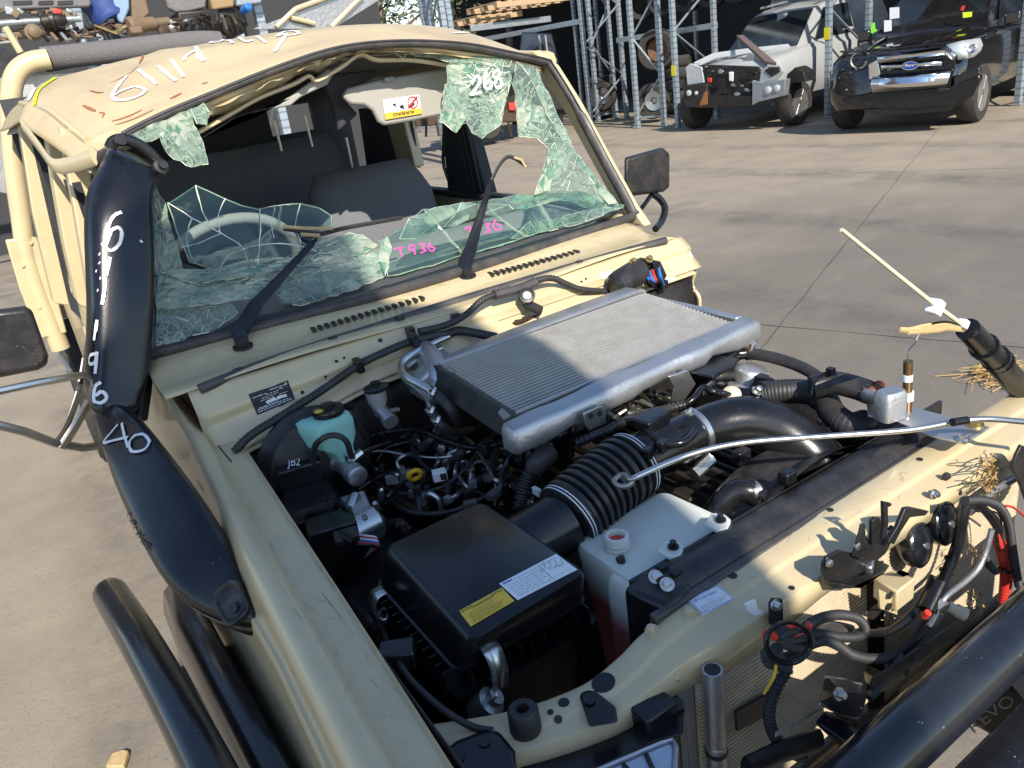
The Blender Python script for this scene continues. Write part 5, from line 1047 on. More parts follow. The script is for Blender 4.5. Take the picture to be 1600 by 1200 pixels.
# --- air cleaner
def zb(y): return y
top = [Z(599, 855, 1.035), Z(752, 782, 1.035), Z(921, 896, 1.018), Z(737, 1009, 1.018)]
rim = [Z(583, 908, .955), Z(756, 828, .955), Z(948, 984, .948), Z(742, 1040, .948)]
rim[1] = V((top[1].x + .02, top[1].y + .035, .955)); rim[0] = V((rim[0].x, top[0].y + .03, .955)); rim[3] = V((rim[0].x, rim[3].y, .948)); rim[2] = V((rim[1].x + .004, rim[3].y - .004, .948))
def rquad(c4, ins, dz=0, n=6, r=.018):
    out = []; m = len(c4); cen = sum(c4, V()) / 4
    for i in range(4):
        p, a, b = c4[i], c4[i - 1], c4[(i + 1) % 4]; ua, ub = (a - p).normalized(), (b - p).normalized()
        for k in range(n + 1):
            t = k / n; s = p + ua * r * (1 - t) ** 2 + ub * r * t ** 2
            s = s + (cen - s).normalized() * ins; out.append(s + V((0, 0, dz)))
    return out
def lerp4(a, b, t): return [p.lerp(q_, t) for p, q_ in zip(a, b)]
lidm = MB().loft([rquad(rim, 0, .004), rquad(lerp4(rim, top, .55), .0), rquad(lerp4(rim, top, .9), .0), rquad(top, .004, .002), rquad(top, .012, .005)])
alid = part('air_cleaner_lid', lidm, 'plast', smooth=45); alb = lidm.bvh()
abx = part('air_cleaner_base', MB().loft([rquad(rim, .035, -.30), rquad(rim, .012, -.05), rquad(rim, .006, -.026)]), 'plast2', alid, smooth=40)
part('lid_flange', MB().loft([rquad(rim, -.004, .004), rquad(rim, -.004, .008), rquad(rim, .006, .010)], cap=False), 'plast', alid, smooth=30)
part('base_flange', MB().loft([rquad(rim, .012, -.031), rquad(rim, -.017, -.031), rquad(rim, -.017, -.026), rquad(rim, .012, -.026)], cap=False), 'plast', alid, smooth=30)
for a, b, k in ((rim[0], rim[3], 13), (rim[3], rim[2], 11)):
    d = (b - a).normalized(); nn = V((d.y, -d.x, 0)); nn = nn if nn.dot(a - sum(rim, V()) / 4) > 0 else -nn
    for i in range(k):
        p = a.lerp(b, (i + .7) / (k + .2)); part('flange_rib', MB().box(p + nn * .0 + V((0, 0, -.009)), (.0022, .034, .032), M.Rotation(math.atan2(nn.y, nn.x) - math.pi / 2, 3, 'Z')), 'plast', alid, bev=0)
wq = [(780, 913), (869, 866.5), (902, 891), (809, 939)]
st = sticker(alb, wq, 'white_sticker', 'white', alid)
if st:
    ribbon(alb, [(3.0, [(786, 914), (800, 907)])], 3, 'sticker_heading', 'blue', st, off=.002)
    lines(alb, wq, [(.16, .2, .65), (.3, .06, .62), (.42, .05, .62), (.54, .06, .6), (.66, .06, .6), (.78, .06, .5), (.88, .06, .6)], st, 'inkg', .8)
    lines(alb, wq, [(.15, .68, .95), (.5, .7, .95), (.85, .68, .95)], st, 'inkg', .7); ribbon(alb, [(.8, [(840, 884), (866, 907)])] + [(.8, [(848 + 9 * k, 880 - 2 * k), (852 + 9 * k, 888 - 2 * k), (847 + 9 * k, 893 - 2 * k)]) for k in range(4)], 1, 'sticker_diagram', 'inkg', st, off=.002)
yq = [(717, 956), (784, 919), (804, 940), (736, 980)]
st = sticker(alb, yq, 'warning_sticker', 'yel', alid)
if st:
    ribbon(alb, [(1.8, [(718 + 4.2 * k, 957.5 - 2.3 * k), (721 + 4.2 * k, 956.5 - 2.3 * k + 3)]) for k in list(range(0, 5)) + list(range(12, 16))], 2, 'hazard_stripe', 'ink', st, off=.002)
    A_, B_, C_, D_ = [on(alb, x, y, .0024)[0] for x, y in ((724, 963), (787, 928), (804, 940), (737, 978))]
    pa = [on(alb, x, y, .0022)[0] for x, y in ((734, 978), (801, 941), (718, 958), (783, 921))]
    quad_text('WARNING', pa[0], pa[1], pa[2], pa[3], .26, .74, .24, 'sticker_heading', 'ink', st, (0, 0, .0006), .42)
    lines(alb, yq, [(.42, .12, .75), (.54, .1, .6), (.64, .1, .85), (.74, .1, .8), (.84, .1, .7), (.92, .1, .75)], st, 'ink', .7)
def clip(c, out_, s=1):
    sd_ = V((-out_.y, out_.x, 0)) * .0125
    pth = crv([c + out_ * .006 + V((0, 0, .032)), c + out_ * .022 + V((0, 0, .030)), c + out_ * .032 + V((0, 0, .005)), c + out_ * .024 + V((0, 0, -.034))], 6)
    o = part('lid_clip', MB().loft([[p - sd_, p + sd_] for p in pth], cap=False, closed=False), 'zinc', alid, thick=.0018); return o
clip(V((rim[3].x + .045, rim[3].y, .945)), V((0, -1, 0))); clip(V((rim[0].x, -.80, .945)), V((-1, 0, 0)))
part('clip_tab', MB().tube([Z(772, 1060, .93), Z(752, 1078, .91), Z(738, 1092, .9)], .016, 6, sq=.3), 'plast', alid)
part('sensor_lug', MB().lathe(Z(760, 1102, .91), (.5, -.5, .7), [(.018, -.02), (.02, 0), (.02, .012), (.011, .014), (.011, .024)], 14).hose([Z(764, 1098, .93), Z(775, 1086, .94), Z(772, 1074, .94)], .0032, 6), 'steel', alid)
cbl = hose('release_cable', [(600, 985, .93), (606, 1005, .955), (620, 1030, .975), (640, 1060, .98), (672, 1092, .975), (706, 1118, .965), (740, 1136, .955), (770, 1142, .95)], .0045, 'rubber')
part('cable_clip', MB().box(Z(622, 1024, .975), (.05, .035, .03), RZ(-30)), 'plast', cbl, bev=.004)
part('cable_loop', MB().tube([Z(600 + 6 * math.cos(a), 960 + 9 * math.sin(a), .95) for a in [2 * math.pi * k / 16 for k in range(15)]], .0025, 6), 'zinc', cbl)
# --- intake duct: outlet, bellows, sensor tube, crossover
d0 = [Z(838, 838, .985), Z(862, 826, .99), Z(884, 812, .995)]
part('outlet_duct', MB().tube([V((top[1].x - .05, top[1].y - .10, .985)), V((top[1].x + .01, top[1].y - .085, .985)), d0[1], d0[2]], [.048, .048, .049, .050], 20), 'plast')
b0, b1 = Z(884, 810, .998), Z(990, 724, 1.022); bel = []; rad = []
ctr = crv([b0, Z(915, 782, 1.008), Z(952, 752, 1.016), b1], 14); nb = len(ctr)
for i, p in enumerate(ctr):
    u = i / (nb - 1); bel.append(p); rad.append(.053 + (.0 if u < .12 or u > .9 else .007 * math.sin(2 * math.pi * (u - .12) / .78 * 9.0)))
ctr2 = []; rad2 = []
N = 110
for i in range(N + 1):
    u = i / N; f_ = u * (nb - 1); k = min(int(f_), nb - 2); ctr2.append(ctr[k].lerp(ctr[k + 1], f_ - k)); rad2.append(.054 + (.0035 if u < .13 or u > .9 else (.006 if math.sin(2 * math.pi * (u - .13) / .77 * 9) > -.2 else -.004)))
bell = part('intake_bellows', MB().tube(ctr2, rad2, 28), 'plast2', smooth=50)
for u in (.03, .085, .93, .975):
    k = int(u * N); part('white_line', MB().lathe(ctr2[k], ctr2[k + 1] - ctr2[k], [(.0582, 0), (.0582, .0018)], 36, cap=False), 'chalk', bell)
s1 = Z(1086, 676, 1.03)
part('airflow_tube', MB().tube([b1, b1.lerp(s1, .2), b1.lerp(s1, .85), s1], [.049, .045, .042, .039], 26), 'plast', bell)
bx('airflow_sensor', b1.lerp(s1, .45) + V((.0, .02, .05)), (.06, .035, .02), 'plast', bell, rot=RZ(10), bev=.003)
for k, (px, py) in enumerate(((1012, 738), (1034, 727))): bx('tube_lug', Z(px, py - 30, 1.06), (.018, .014, .02), 'plast', bell, rot=RZ(20), bev=.002)
part('duct_clamp', MB().lathe(s1.lerp(b1, .03), s1 - b1, [(.0415, 0), (.043, .001), (.043, .011), (.0415, .012)], 34), 'zinc', bell)
part('clamp_screw', bolt(MB(), Z(1077, 646, 1.085), (.3, -.4, .8), .007, .009), 'zinc', bell)
part('crossover_duct', MB().tube(crv([s1.lerp(b1, -.02), Z(1120, 664, 1.03), Z(1165, 658, 1.025), Z(1215, 672, .998), Z(1262, 708, .955), Z(1290, 745, .92)], 7), lambda u: .039 + .016 * u, 26), 'plast')
# --- expansion tank
def tank_mat():
    m = pm('cloudy_polypropylene', (.62, .64, .58), .38, var=.05, sub=.45, spec=.4); t = m.node_tree; b = t.nodes['Principled BSDF']; L = t.links.new
    src = b.inputs['Base Color'].links[0].from_socket; tc = nd(t, 'ShaderNodeTexCoord'); sx = nd(t, 'ShaderNodeSeparateXYZ'); L(tc.outputs['Object'], sx.inputs[0])
    r_ = nd(t, 'ShaderNodeMapRange'); r_.inputs[1].default_value = .925; r_.inputs[2].default_value = .885; L(sx.outputs[2], r_.inputs[0])
    q = nd(t, 'ShaderNodeMix', data_type='RGBA'); L(r_.outputs[0], q.inputs[0]); L(src, q.inputs[6]); q.inputs[7].default_value = (.36, .10, .09, 1); L(q.outputs[2], b.inputs['Base Color']); return m
tm = tank_mat()
ta, tb_, tc_, td = V((-.285, -.905, .98)), V((-.085, -.898, .985)), V((-.075, -1.035, .982)), V((-.285, -1.055, .975))
tq = [ta, tb_, tc_, td]
et = part('expansion_tank', MB().loft([rquad(tq, .03, -.30, r=.02), rquad(tq, .015, -.14, r=.02), rquad(tq, .004, -.05, r=.022), rquad(tq, 0, -.012, r=.022), rquad(tq, .004, -.003, r=.022), rquad(tq, .016, .0, r=.022)]), tm, smooth=50, sub=0)
part('tank_shoulder', MB().loft([rquad([V((-.30, -.985, .965)), V((-.20, -.985, .965)), V((-.20, -1.075, .965)), V((-.30, -1.075, .965))], .004 + i * .004, h, r=.02) for i, h in ((0, -.22), (0, -.02), (1, 0), (3, .006))]), tm, et, smooth=50)
nk = Z(966, 862, .972)
nck = part('tank_neck', MB().lathe(nk, (0, 0, 1), [(.022, -.01), (.021, .004), (.018, .006), (.0195, .010), (.018, .014), (.0195, .018), (.018, .022), (.0178, .030), (.0135, .030), (.0135, .012)], 26), tm, et)
part('coolant', MB().lathe(nk + V((0, 0, .020)), (0, 0, 1), [(.013, 0), (.013, .001)], 20), 'red', nck)
part('overflow_hose', MB().hose([Z(968, 870, .985), Z(971, 880, .975), Z(970, 905, .945), Z(971, 920, .925)], .0066, 10), 'rubber', et)
for a, b, c2_ in (((1030, 862), (1062, 842), (1052, 855)), ((1095, 820), (1140, 805), (1126, 813))):
    lugp = [(c2_[0] - 14, c2_[1] - 12), (c2_[0] + 4, c2_[1] - 12), (c2_[0] + 16, c2_[1] - 2), (c2_[0] + 12, c2_[1] + 12), (c2_[0] - 4, c2_[1] + 16), (c2_[0] - 26, c2_[1] + 4)]
    lg = part('tank_lug', MB().prism([Z(x, y, 1.008) for x, y in lugp], (0, 0, -.007)), tm, et, bev=.002)
    part('lug_bolt', bolt(MB(), Z(*c2_, 1.009), (0, 0, 1), .008, .009), 'plast', et)
# --- radiator top tank with end bracket
tk = []
for px, py, w_ in ((1010, 905, .8), (1030, 895, 1), (1200, 805, 1), (1330, 738, 1), (1430, 690, 1), (1442, 684, .6)):
    p = Z(px, py, 1.0); p.y = -1.092; p.z = .998
    tk.append([p + V((0, a * w_, b)) for a, b in ((-.036, -.035), (-.036, -.004), (-.028, .006), (-.006, .012), (.02, .008), (.034, -.006), (.036, -.04))])
rad_ = part('radiator_top_tank', MB().loft(tk), 'plast2', smooth=50, bev=.003); 
radm = MB().loft(tk).bvh()
part('foam_strip', MB().box((.02, -1.133, .987), (.70, .014, .022)), 'seal', rad_, bev=.003)
ebk = part('tank_end_bracket', MB().loft([[V((-.325, -1.07, z)), V((-.26, -1.06, z)), V((-.25, -1.128, z)), V((-.31, -1.14, z))] for z in (.84, .97, 1.004)]), 'plast', rad_, bev=.008)
for px, py in ((1024, 902), (1042, 914)): part('bracket_bolt', bolt(MB(), Z(px, py, 1.008), (-.2, -.5, .8), .0095, .010), 'zinc', rad_)
for px, py in ((1035, 884), (1056, 893)): bx('slot_cover', Z(px, py, 1.012), (.016, .012, .003), 'ink', rad_, bev=0)
sticker(radm, [(1322, 709), (1340, 699), (1357, 706), (1340, 717)], 'small_label', 'white', rad_)
part('locating_tab', MB().box(Z(1230, 745, 1.018), (.025, .02, .022)), 'plast', rad_, bev=.003)
part('vent_pipe', MB().hose([Z(1120, 810, .96), Z(1130, 785, .985), Z(1150, 768, 1.0), Z(1170, 768, 1.0), Z(1182, 775, .99)], .019, 14), 'plast', rad_)
part('vent_clamp', MB().lathe(Z(1172, 770, 1.0), (1, -.3, 0), [(.016, 0), (.016, .014)], 14), 'steel', rad_)
part('vent_spigot', MB().tube([Z(1176, 770, 1.0), Z(1198, 775, .998)], .010, 10), 'plast', rad_)
# fan shroud barrel
shr = part('fan_shroud', MB().lathe((.115, -1.06, .72), (0, 1, 0), [(.30, 0), (.285, .03), (.262, .05), (.258, .13), (.252, .135), (.252, .05), (.272, .03)], 64, cap=False), 'plast2')
part('shroud_panel', MB().prism([V((-.30, -1.06, .995)), V((.46, -1.06, .995)), V((.46, -1.06, .45)), V((-.30, -1.06, .45))], (0, .006, 0)), 'plast2', shr)
for k in range(7): 
    a = 2 * math.pi * k / 7; c2_ = V((.115, -.99, .72)); d1 = V((math.cos(a), 0, math.sin(a))); d2 = V((-math.sin(a), .5, math.cos(a))).normalized()
    part('fan_blade', MB().hexa([c2_ + d1 * r_ + d2 * s for r_, s in ((.06, -.03), (.24, -.05), (.24, .05), (.06, .03))], [c2_ + d1 * r_ + d2 * s + V((0, .004, 0)) for r_, s in ((.06, -.03), (.24, -.05), (.24, .05), (.06, .03))]), 'plast', shr)
bx('shroud_clip', Z(1158, 712, 1.0), (.03, .02, .025), 'plast', shr, bev=.003)
part('shroud_chrome_strip', MB().tube([Z(1085, 740, .975), Z(1112, 716, .99)], .012, 8), 'zinc', shr)
# --- hoses on the right
hose('radiator_hose', [(1192, 616, 1.02), (1225, 612, 1.025), (1262, 613, 1.02), (1288, 624, 1.01), (1300, 645, 1.0), (1322, 662, .995), (1350, 668, .99)], .0235, 'rubber', n=18, pitch=.006, amp=.018)
hose('radiator_hose', [(1268, 605, 1.05), (1300, 598, 1.055), (1335, 605, 1.05), (1360, 614, 1.045)], .0215, 'plast2', n=16)
part('hose_end_clamp', MB().lathe(Z(1360, 614, 1.046), (1, -.35, 0), [(.015, -.018), (.015, .018), (.018, .019), (.018, .023)], 18), pm('copper_rust', (.2, .09, .05), .6, .6, var=.4), T)
for px, py, z in ((1195, 616, 1.02), (1200, 616, 1.02)): pass
part('hose_end', MB().lathe(Z(1188, 617, 1.02), (1, -.1, 0), [(.027, 0), (.028, .012), (.028, .028), (.025, .03)], 20).box(Z(1190, 592, 1.045), (.02, .02, .014)), 'plast2')
part('hose_end', MB().lathe(Z(1338, 667, .992), (1, -.2, -.05), [(.025, 0), (.027, .006), (.027, .022)], 20), 'plast2')
part('cable_tie', MB().lathe(Z(1276, 616, 1.02), (.8, -.3, -.3), [(.029, 0), (.029, .005)], 20).hose([Z(1268, 616, 1.05), Z(1275, 592, 1.075), Z(1296, 580, 1.08)], .003, 6).box(Z(1298, 579, 1.085), (.012, .012, .01)), 'plast')
sb = bx('separator_box', Z(1112, 578, 1.045), (.095, .065, .055), 'plast', rot=RZ(12))
bx('box_lid_rim', Z(1111, 572, 1.074), (.100, .070, .006), 'plast', sb, rot=RZ(12), bev=.002)
part('box_spigot', MB().tube([Z(1140, 556, 1.055), Z(1172, 551, 1.055)], .012, 10), 'plast', sb)
bh = hose('bypass_hose', [(1168, 552, 1.055), (1200, 557, 1.055), (1235, 567, 1.05), (1264, 580, 1.045), (1290, 598, 1.035)], .0118, 'rubber', n=14)
part('worm_clamp', MB().lathe(Z(1170, 552, 1.055), (1, -.1, 0), [(.0138, -.007), (.0138, .005)], 18), pm('brass_clamp', (.5, .27, .13), .4, .9, var=.3), bh)
part('worm_screw', MB().tube([Z(1174, 544, 1.085), Z(1177, 536, 1.10)], .006, 8), 'zinc', bh)
hose('bypass_hose', [(1096, 612, 1.03), (1108, 598, 1.045), (1125, 588, 1.05), (1150, 588, 1.05)], .0105, 'rubber')
q = MB().lathe(Z(1172, 590, 1.02), (.2, -.1, 1), [(.04, -.05), (.04, 0), (.034, .02), (.02, .026)], 20).box(Z(1160, 606, 1.0), (.07, .05, .04), RZ(20))
wh_ = part('water_outlet', q, 'alu', bev=.004)
part('outlet_bolt', bolt(MB(), Z(1181, 612, 1.04), (.2, -.6, .7), .01, .012), 'zinc', wh_)
part('plug', MB().lathe(Z(1143, 619, 1.045), (-.4, -.4, .7), [(.018, -.02), (.018, .008), (.01, .014)], 12), pm('cream_plug', (.55, .48, .36), .5), wh_)
for k in range(3): hose('sensor_wire', [(1100 + 6 * k, 618 - 3 * k, 1.05), (1120 + 4 * k, 611 + 3 * k, 1.06), (1140, 616, 1.055)], .004, 'plast', wh_)
q = MB()
for i in range(26):
    u = random.random(); px, py = 1190 + 130 * u + random.uniform(-10, 10), 640 + 40 * u + random.uniform(-8, 14); z = random.uniform(.9, .96)
    q.hose([Z(px, py, z), Z(px + random.uniform(-20, 20), py + random.uniform(-10, 10), z + .01), Z(px + random.uniform(-26, 26), py + random.uniform(-10, 14), z)], random.uniform(.004, .010), 6)
part('pipe_clutter', q, 'eng', eng)['kind'] = 'stuff'
# alloy plate with canister
pl_ = part('alloy_plate', MB().prism([Z(a, b, 1.03) for a, b in ((1354, 632), (1362, 630), (1408, 634), (1430, 640), (1546, 670), (1508, 695), (1465, 686), (1440, 678), (1400, 660), (1356, 652))], (0, 0, .004)), 'alu', bev=.001)
cn = Z(1390, 652, 1.035)
part('alloy_canister', MB().loft([rrect(cn, .024, .018, 1.035, .45, rot=-12), rrect(cn, .024, .018, 1.078, .45, rot=-12), rrect(cn, .020, .014, 1.085, .45, rot=-12)]), 'alu', pl_, smooth=50)
part('canister_spigot', MB().tube([Z(1378, 626, 1.065), Z(1354, 617, 1.05)], .011, 10), 'alu', pl_)
for px, py, r_ in ((1372, 640, .006), (1397, 656, .006), (1416, 652, .006), (1505, 688, .010), (1523, 664, .013)): part('plate_bolt', bolt(MB(), Z(px, py, 1.034), (0, 0, 1), r_, r_ * .8), 'gold' if r_ > .012 else 'zinc', pl_)
mp_ = part('antenna_stud', MB().tube([Z(1417, 645, 1.03), Y(1419, 564, Z(1417, 645, 1.03).y)], .0075, 12), pm('copper_stud', (.25, .16, .08), .35, .9, var=.3))
yy_ = Z(1417, 645, 1.03).y
part('white_collar', MB().lathe(Y(1418, 618, yy_), (0, 0, 1), [(.010, -.008), (.010, .008)], 14).lathe(Y(1418, 590, yy_), (0, 0, 1), [(.0082, -.006), (.0082, .006)], 14), 'white', mp_)
part('bare_wire', MB().hose([Y(1419, 564, yy_), Y(1420, 548, yy_), Y(1430, 535, yy_), Y(1436, 521, yy_)], .0016, 6), 'steel', mp_)
# --- bonnet stay rod
rod = [Z(988, 748, 1.075), Z(1070, 713, 1.085), Z(1160, 692, 1.085), Z(1300, 681, 1.08), Z(1420, 672, 1.075), Z(1500, 658, 1.075), Z(1545, 655, 1.075), Z(1600, 659, 1.075), Z(1680, 668, 1.075)]
ro = part('bonnet_stay', MB().hose(rod, .0046, 12), 'zinc')
part('stay_hook', MB().hose([Z(1000, 743, 1.076), Z(984, 749, 1.075), Z(978, 743, 1.07), Z(970, 742, 1.065), Z(959, 752, 1.06), Z(970, 760, 1.06), Z(985, 757, 1.065), Z(988, 749, 1.072)], .004, 10), 'steel', ro)
for a, b in (((1174, 690.5), (1198, 688.5)), ((1488, 660), (1511, 656.5))): part('stay_sleeve', MB().tube([Z(*a, 1.083), Z(*b, 1.079)], .0062, 12), 'plast', ro)
# ---------------------------------------------------------------- front end
def K(x, y): return (x / 2.667 + 1100, y / 2.667 + 750)
def KY(x, y, yy): return Y(*K(x, y), yy)
def plateK(name, pts, yy, th, m, parent=None, bev=.001): return part(name, MB().prism([KY(a, b, yy) for a, b in pts], (0, th, 0)), m, parent, bev=bev)
# condenser
cond = part('condenser', MB().box((.06, -1.195, .715), (.78, .012, .52)), 'findark')
fcm = pm('condenser_fin', (.62, .52, .36), .6, .0, var=.2, vs=40, dust=.5, dustc=(.42, .32, .2), speck=200, speckc=(.2, .17, .13))
q = MB()
for i in range(78): q.box((.06, -1.204, .46 + .0066 * i), (.78, .009, .0042))
ct = part('condenser_tubes', q, fcm, cond); ct['kind'] = 'stuff'
part('condenser_side_tank', MB().tube([V((-.335, -1.19, .44)), V((-.335, -1.19, .955))], .011, 10), 'alu', cond)
part('condenser_side_frame', MB().box((-.353, -1.187, .69), (.012, .03, .54)), 'alu', cond, bev=.002)
p = Y(1113, 1046, -1.225); 
dr = part('receiver_drier', MB().tube([p, p - V((0, 0, .12)), p - V((0, 0, .121)), p - V((0, 0, .30))], [.0125, .0125, .0135, .0135], 20), 'alu')
part('drier_bore', MB().lathe(p, (0, 0, 1), [(.010, 0), (.010, .0006)], 18), 'ink', dr)
part('drier_band', MB().lathe(p - V((0, 0, .135)), (0, 0, 1), [(.0146, 0), (.0146, .006)], 20), 'blk', dr)
part('side_baffle', MB().box((-.40, -1.17, .70), (.05, .10, .5)), 'plast', bev=.004)
# centre brace, latch and horns
plateK('centre_brace', [(668, 350), (735, 330), (740, 950), (675, 950)], -1.205, -.006, 'blk')
lat = plateK('bonnet_latch', [(485, 345), (503, 313), (555, 288), (615, 300), (640, 215), (660, 225), (690, 262), (735, 235), (775, 185), (792, 205), (745, 300), (660, 372), (572, 418), (492, 412), (483, 380)], -1.235, -.005, 'blk')
plateK('latch_tab', [(684, 262), (686, 165), (700, 150), (716, 152), (724, 170), (724, 255)], -1.243, -.006, 'blk', lat)
plateK('latch_hook', [(733, 84), (764, 90), (766, 100), (750, 108), (752, 180), (742, 235), (724, 240), (736, 172)], -1.247, -.006, 'blk', lat)
plateK('latch_hook', [(612, 310), (638, 225), (648, 180), (660, 178), (664, 230), (690, 300), (640, 330)], -1.243, -.004, 'blk', lat)
plateK('latch_arm', [(752, 250), (790, 190), (822, 112), (846, 108), (922, 124), (905, 142), (842, 150), (806, 205), (775, 262)], -1.25, -.006, 'blk', lat)
plateK('latch_lower', [(480, 400), (600, 420), (660, 372), (720, 330), (700, 360), (640, 400), (560, 425), (488, 425)], -1.225, -.02, 'blk', lat)
for a, b in ((517, 345), (632, 272), (705, 205), (760, 225)): part('latch_rivet', MB().lathe(KY(a, b, -1.243), (0, -1, 0), [(.0055, 0), (.0055, .004), (.004, .005)], 14), 'steel', lat)
def horn(a, b, s):
    c_ = KY(a, b, -1.235); ax = V((.12, -1, .22))
    o = part('horn', MB().lathe(c_, ax, [(.012, -.03), (.026 * s, -.024), (.034 * s, -.012), (.036 * s, -.008), (.036 * s, .004), (.034 * s, .006), (.033 * s, .002), (.030 * s, .007), (.018 * s, .010), (.012 * s, .011)], 34), 'bar')
    part('horn_rivet', MB().lathe(c_ + ax.normalized() * .010, ax, [(.006, 0), (.005, .004)], 12), 'steel', o); return o
horn(895, 270, .93); horn(1000, 180, .93)
plateK('horn_bracket', [(940, 60), (955, 35), (970, 45), (965, 140), (930, 150)], -1.215, -.005, 'blk'); plateK('horn_bracket', [(820, 230), (850, 180), (880, 190), (850, 260)], -1.215, -.005, 'blk')
part('bracket_bolt', bolt(MB(), KY(955, 58, -1.222), (0, -1, .2), .007, .007), 'zinc')
part('bracket_bolt', bolt(MB(), KY(1060, 395, -1.0), (0, -1, .2), .001, .001), 'zinc') if 0 else None
part('support_nut', bolt(MB(), on(supb, 1475, 748, 0)[0], (-.1, -.5, .8), .009, .01, False), 'blk')
# clip bracket at the left of the condenser and cream bracket with label
cb = plateK('clip_bracket', [(266, 510), (280, 488), (318, 490), (322, 590), (268, 600)], -1.225, -.004, 'blk'); part('bracket_bolt', bolt(MB(), KY(294, 520, -1.23), (0, -1, .2), .007, .007), 'zinc', cb)
part('white_clip', MB().prism([KY(a, b, -1.222) for a, b in ((165, 515), (205, 495), (215, 530), (240, 545), (205, 560), (175, 545))], (0, -.004, 0)), 'white')
cbk = part('cream_bracket', MB().hexa([KY(a, b, y_) for a, b, y_ in ((705, 405, -1.23), (805, 468, -1.27), (882, 408, -1.27), (790, 372, -1.23))], [KY(a, b, y_) - V((0, 0, .035)) for a, b, y_ in ((705, 405, -1.23), (805, 468, -1.27), (882, 408, -1.27), (790, 372, -1.23))]), 'cream', bev=.003)
part('bracket_leg', MB().prism([KY(a, b, -1.262) for a, b in ((728, 455), (805, 490), (806, 562), (735, 535))], (0, .003, 0)), 'cream', cbk)
part('bracket_label', MB().prism([KY(a, b, -1.256) + V((0, 0, .002)) for a, b in ((800, 392), (822, 382), (856, 396), (836, 412))], (0, 0, .0008)), 'ink', cbk)
part('bracket_hole', MB().lathe(KY(775, 480, -1.2655), (0, -1, 0), [(.006, 0), (.006, .0006)], 14).lathe(KY(772, 528, -1.2655), (0, -1, 0), [(.006, 0), (.006, .0006)], 14), 'ink', cbk)
part('chrome_clip', MB().box(KY(690, 360, -1.24), (.022, .01, .014), RZ(25)), 'zinc', bev=.003)
# corrugated looms
def loom(name, pts, r, yy, m='rubber', pitch=.0075, amp=.13, n=10, parent=None):
    P_ = []
    for i, p in enumerate(pts): P_.append(KY(p[0], p[1], yy if len(p) < 3 else p[2]))
    return part(name, MB().hose(P_, r * .62, n, 8, pitch * .75, amp), m, parent)
lm = loom('corrugated_loom', [(300, 640), (350, 622), (420, 622), (440, 600, -1.285), (500, 572), (570, 562), (640, 578), (670, 618), (650, 650), (580, 656), (500, 645), (440, 640), (370, 640), (330, 650)], .0095, -1.28, pitch=.0065)
loom('corrugated_loom', [(325, 645), (360, 668), (420, 655), (440, 672), (420, 695), (360, 692), (322, 668), (330, 640), (380, 625)], .0090, -1.29, pitch=.0065, parent=None)
loom('corrugated_loom', [(300, 700), (320, 745), (360, 735), (430, 690), (500, 668), (560, 690), (620, 730), (700, 745), (780, 735), (850, 690), (900, 640), (935, 590)], .0100, -1.285, pitch=.0068)
loom('corrugated_loom', [(262, 720), (275, 760), (330, 770), (345, 790), (310, 850), (275, 940), (276, 1020), (310, 1090), (370, 1140), (412, 1152)], .0112, -1.275, pitch=.0075)
loom('corrugated_loom', [(660, 640), (720, 638), (780, 625), (840, 585), (890, 530), (930, 460), (960, 400)], .0095, -1.265, 'plast', 0)
part('loop_wire', MB().tube([KY(350 + 95 * math.cos(a), 680 + 88 * math.sin(a), -1.30) for a in [2 * math.pi * k / 36 for k in range(37)]], .0022, 6).tube([KY(352 + 88 * math.cos(a), 676 + 80 * math.sin(a), -1.298) for a in [2 * math.pi * k / 36 for k in range(37)]], .0018, 6), 'plast', lm)
for pts in ([(350, 612), (385, 606), (400, 612)], [(248, 650), (280, 640), (300, 660)], [(345, 658), (380, 655), (408, 650)], [(430, 600), (445, 612)], [(255, 630), (258, 670)]): part('red_tape', MB().tube([KY(a, b, -1.29) for a, b in pts], .004, 8, sq=.6), 'red', lm)
part('yellow_wire', MB().hose([KY(300, 770, -1.29), KY(290, 820, -1.29), KY(250, 890, -1.28)], .0018, 5), 'yel', lm)
part('grey_sheath', MB().tube(crv([KY(455, 615, -1.26), KY(530, 605, -1.255), KY(615, 622, -1.255), KY(600, 632, -1.255), KY(520, 628, -1.26)], 4), .006, 6, sq=.5), 'seal', lm)
bd = loom('taped_bundle', [(930, 560), (960, 500), (1005, 400), (1035, 330), (1062, 250), (1078, 150), (1090, 85)], .013, -1.27, 'plast', 0)
loom('taped_bundle', [(980, 470), (1020, 380), (1050, 300), (1090, 110), (1130, 90), (1190, 150), (1230, 210)], .010, -1.275, 'plast', 0)
loom('corrugated_loom', [(1085, 88), (1160, 84), (1230, 112), (1268, 180), (1284, 280), (1300, 380), (1312, 440)], .0098, -1.28, pitch=.0072)
loom('corrugated_loom', [(1170, 300), (1185, 350), (1215, 380)], .009, -1.27, pitch=.0072)
loom('battery_cable', [(1205, 220), (1235, 290), (1252, 380), (1250, 450), (1244, 510)], .0115, -1.265, 'red', .008, .05)
loom('battery_cable', [(1225, 240), (1262, 300), (1272, 400), (1262, 470)], .009, -1.262, 'red', .008, .05)
loom('thin_red_wire', [(1255, 108), (1290, 115), (1340, 155)], .003, -1.28, 'red', 0)
for k in range(9): loom('thin_wire', [(1090 + 6 * k, 90 + 5 * k), (1150 + 10 * k, 120 + 8 * random.random() * k), (1210 + 4 * k, 200 + 10 * k), (1215 + 6 * k, 260 + 12 * k)], .0028, -1.275 + .002 * k, 'plast', 0)
for a, b in ((1032, 335), (1010, 385), (1250, 380)): part('cable_tie', MB().lathe(KY(a, b, -1.27), (.4, 0, 1), [(.0105, 0), (.0105, .004)], 14), 'plast', bd)
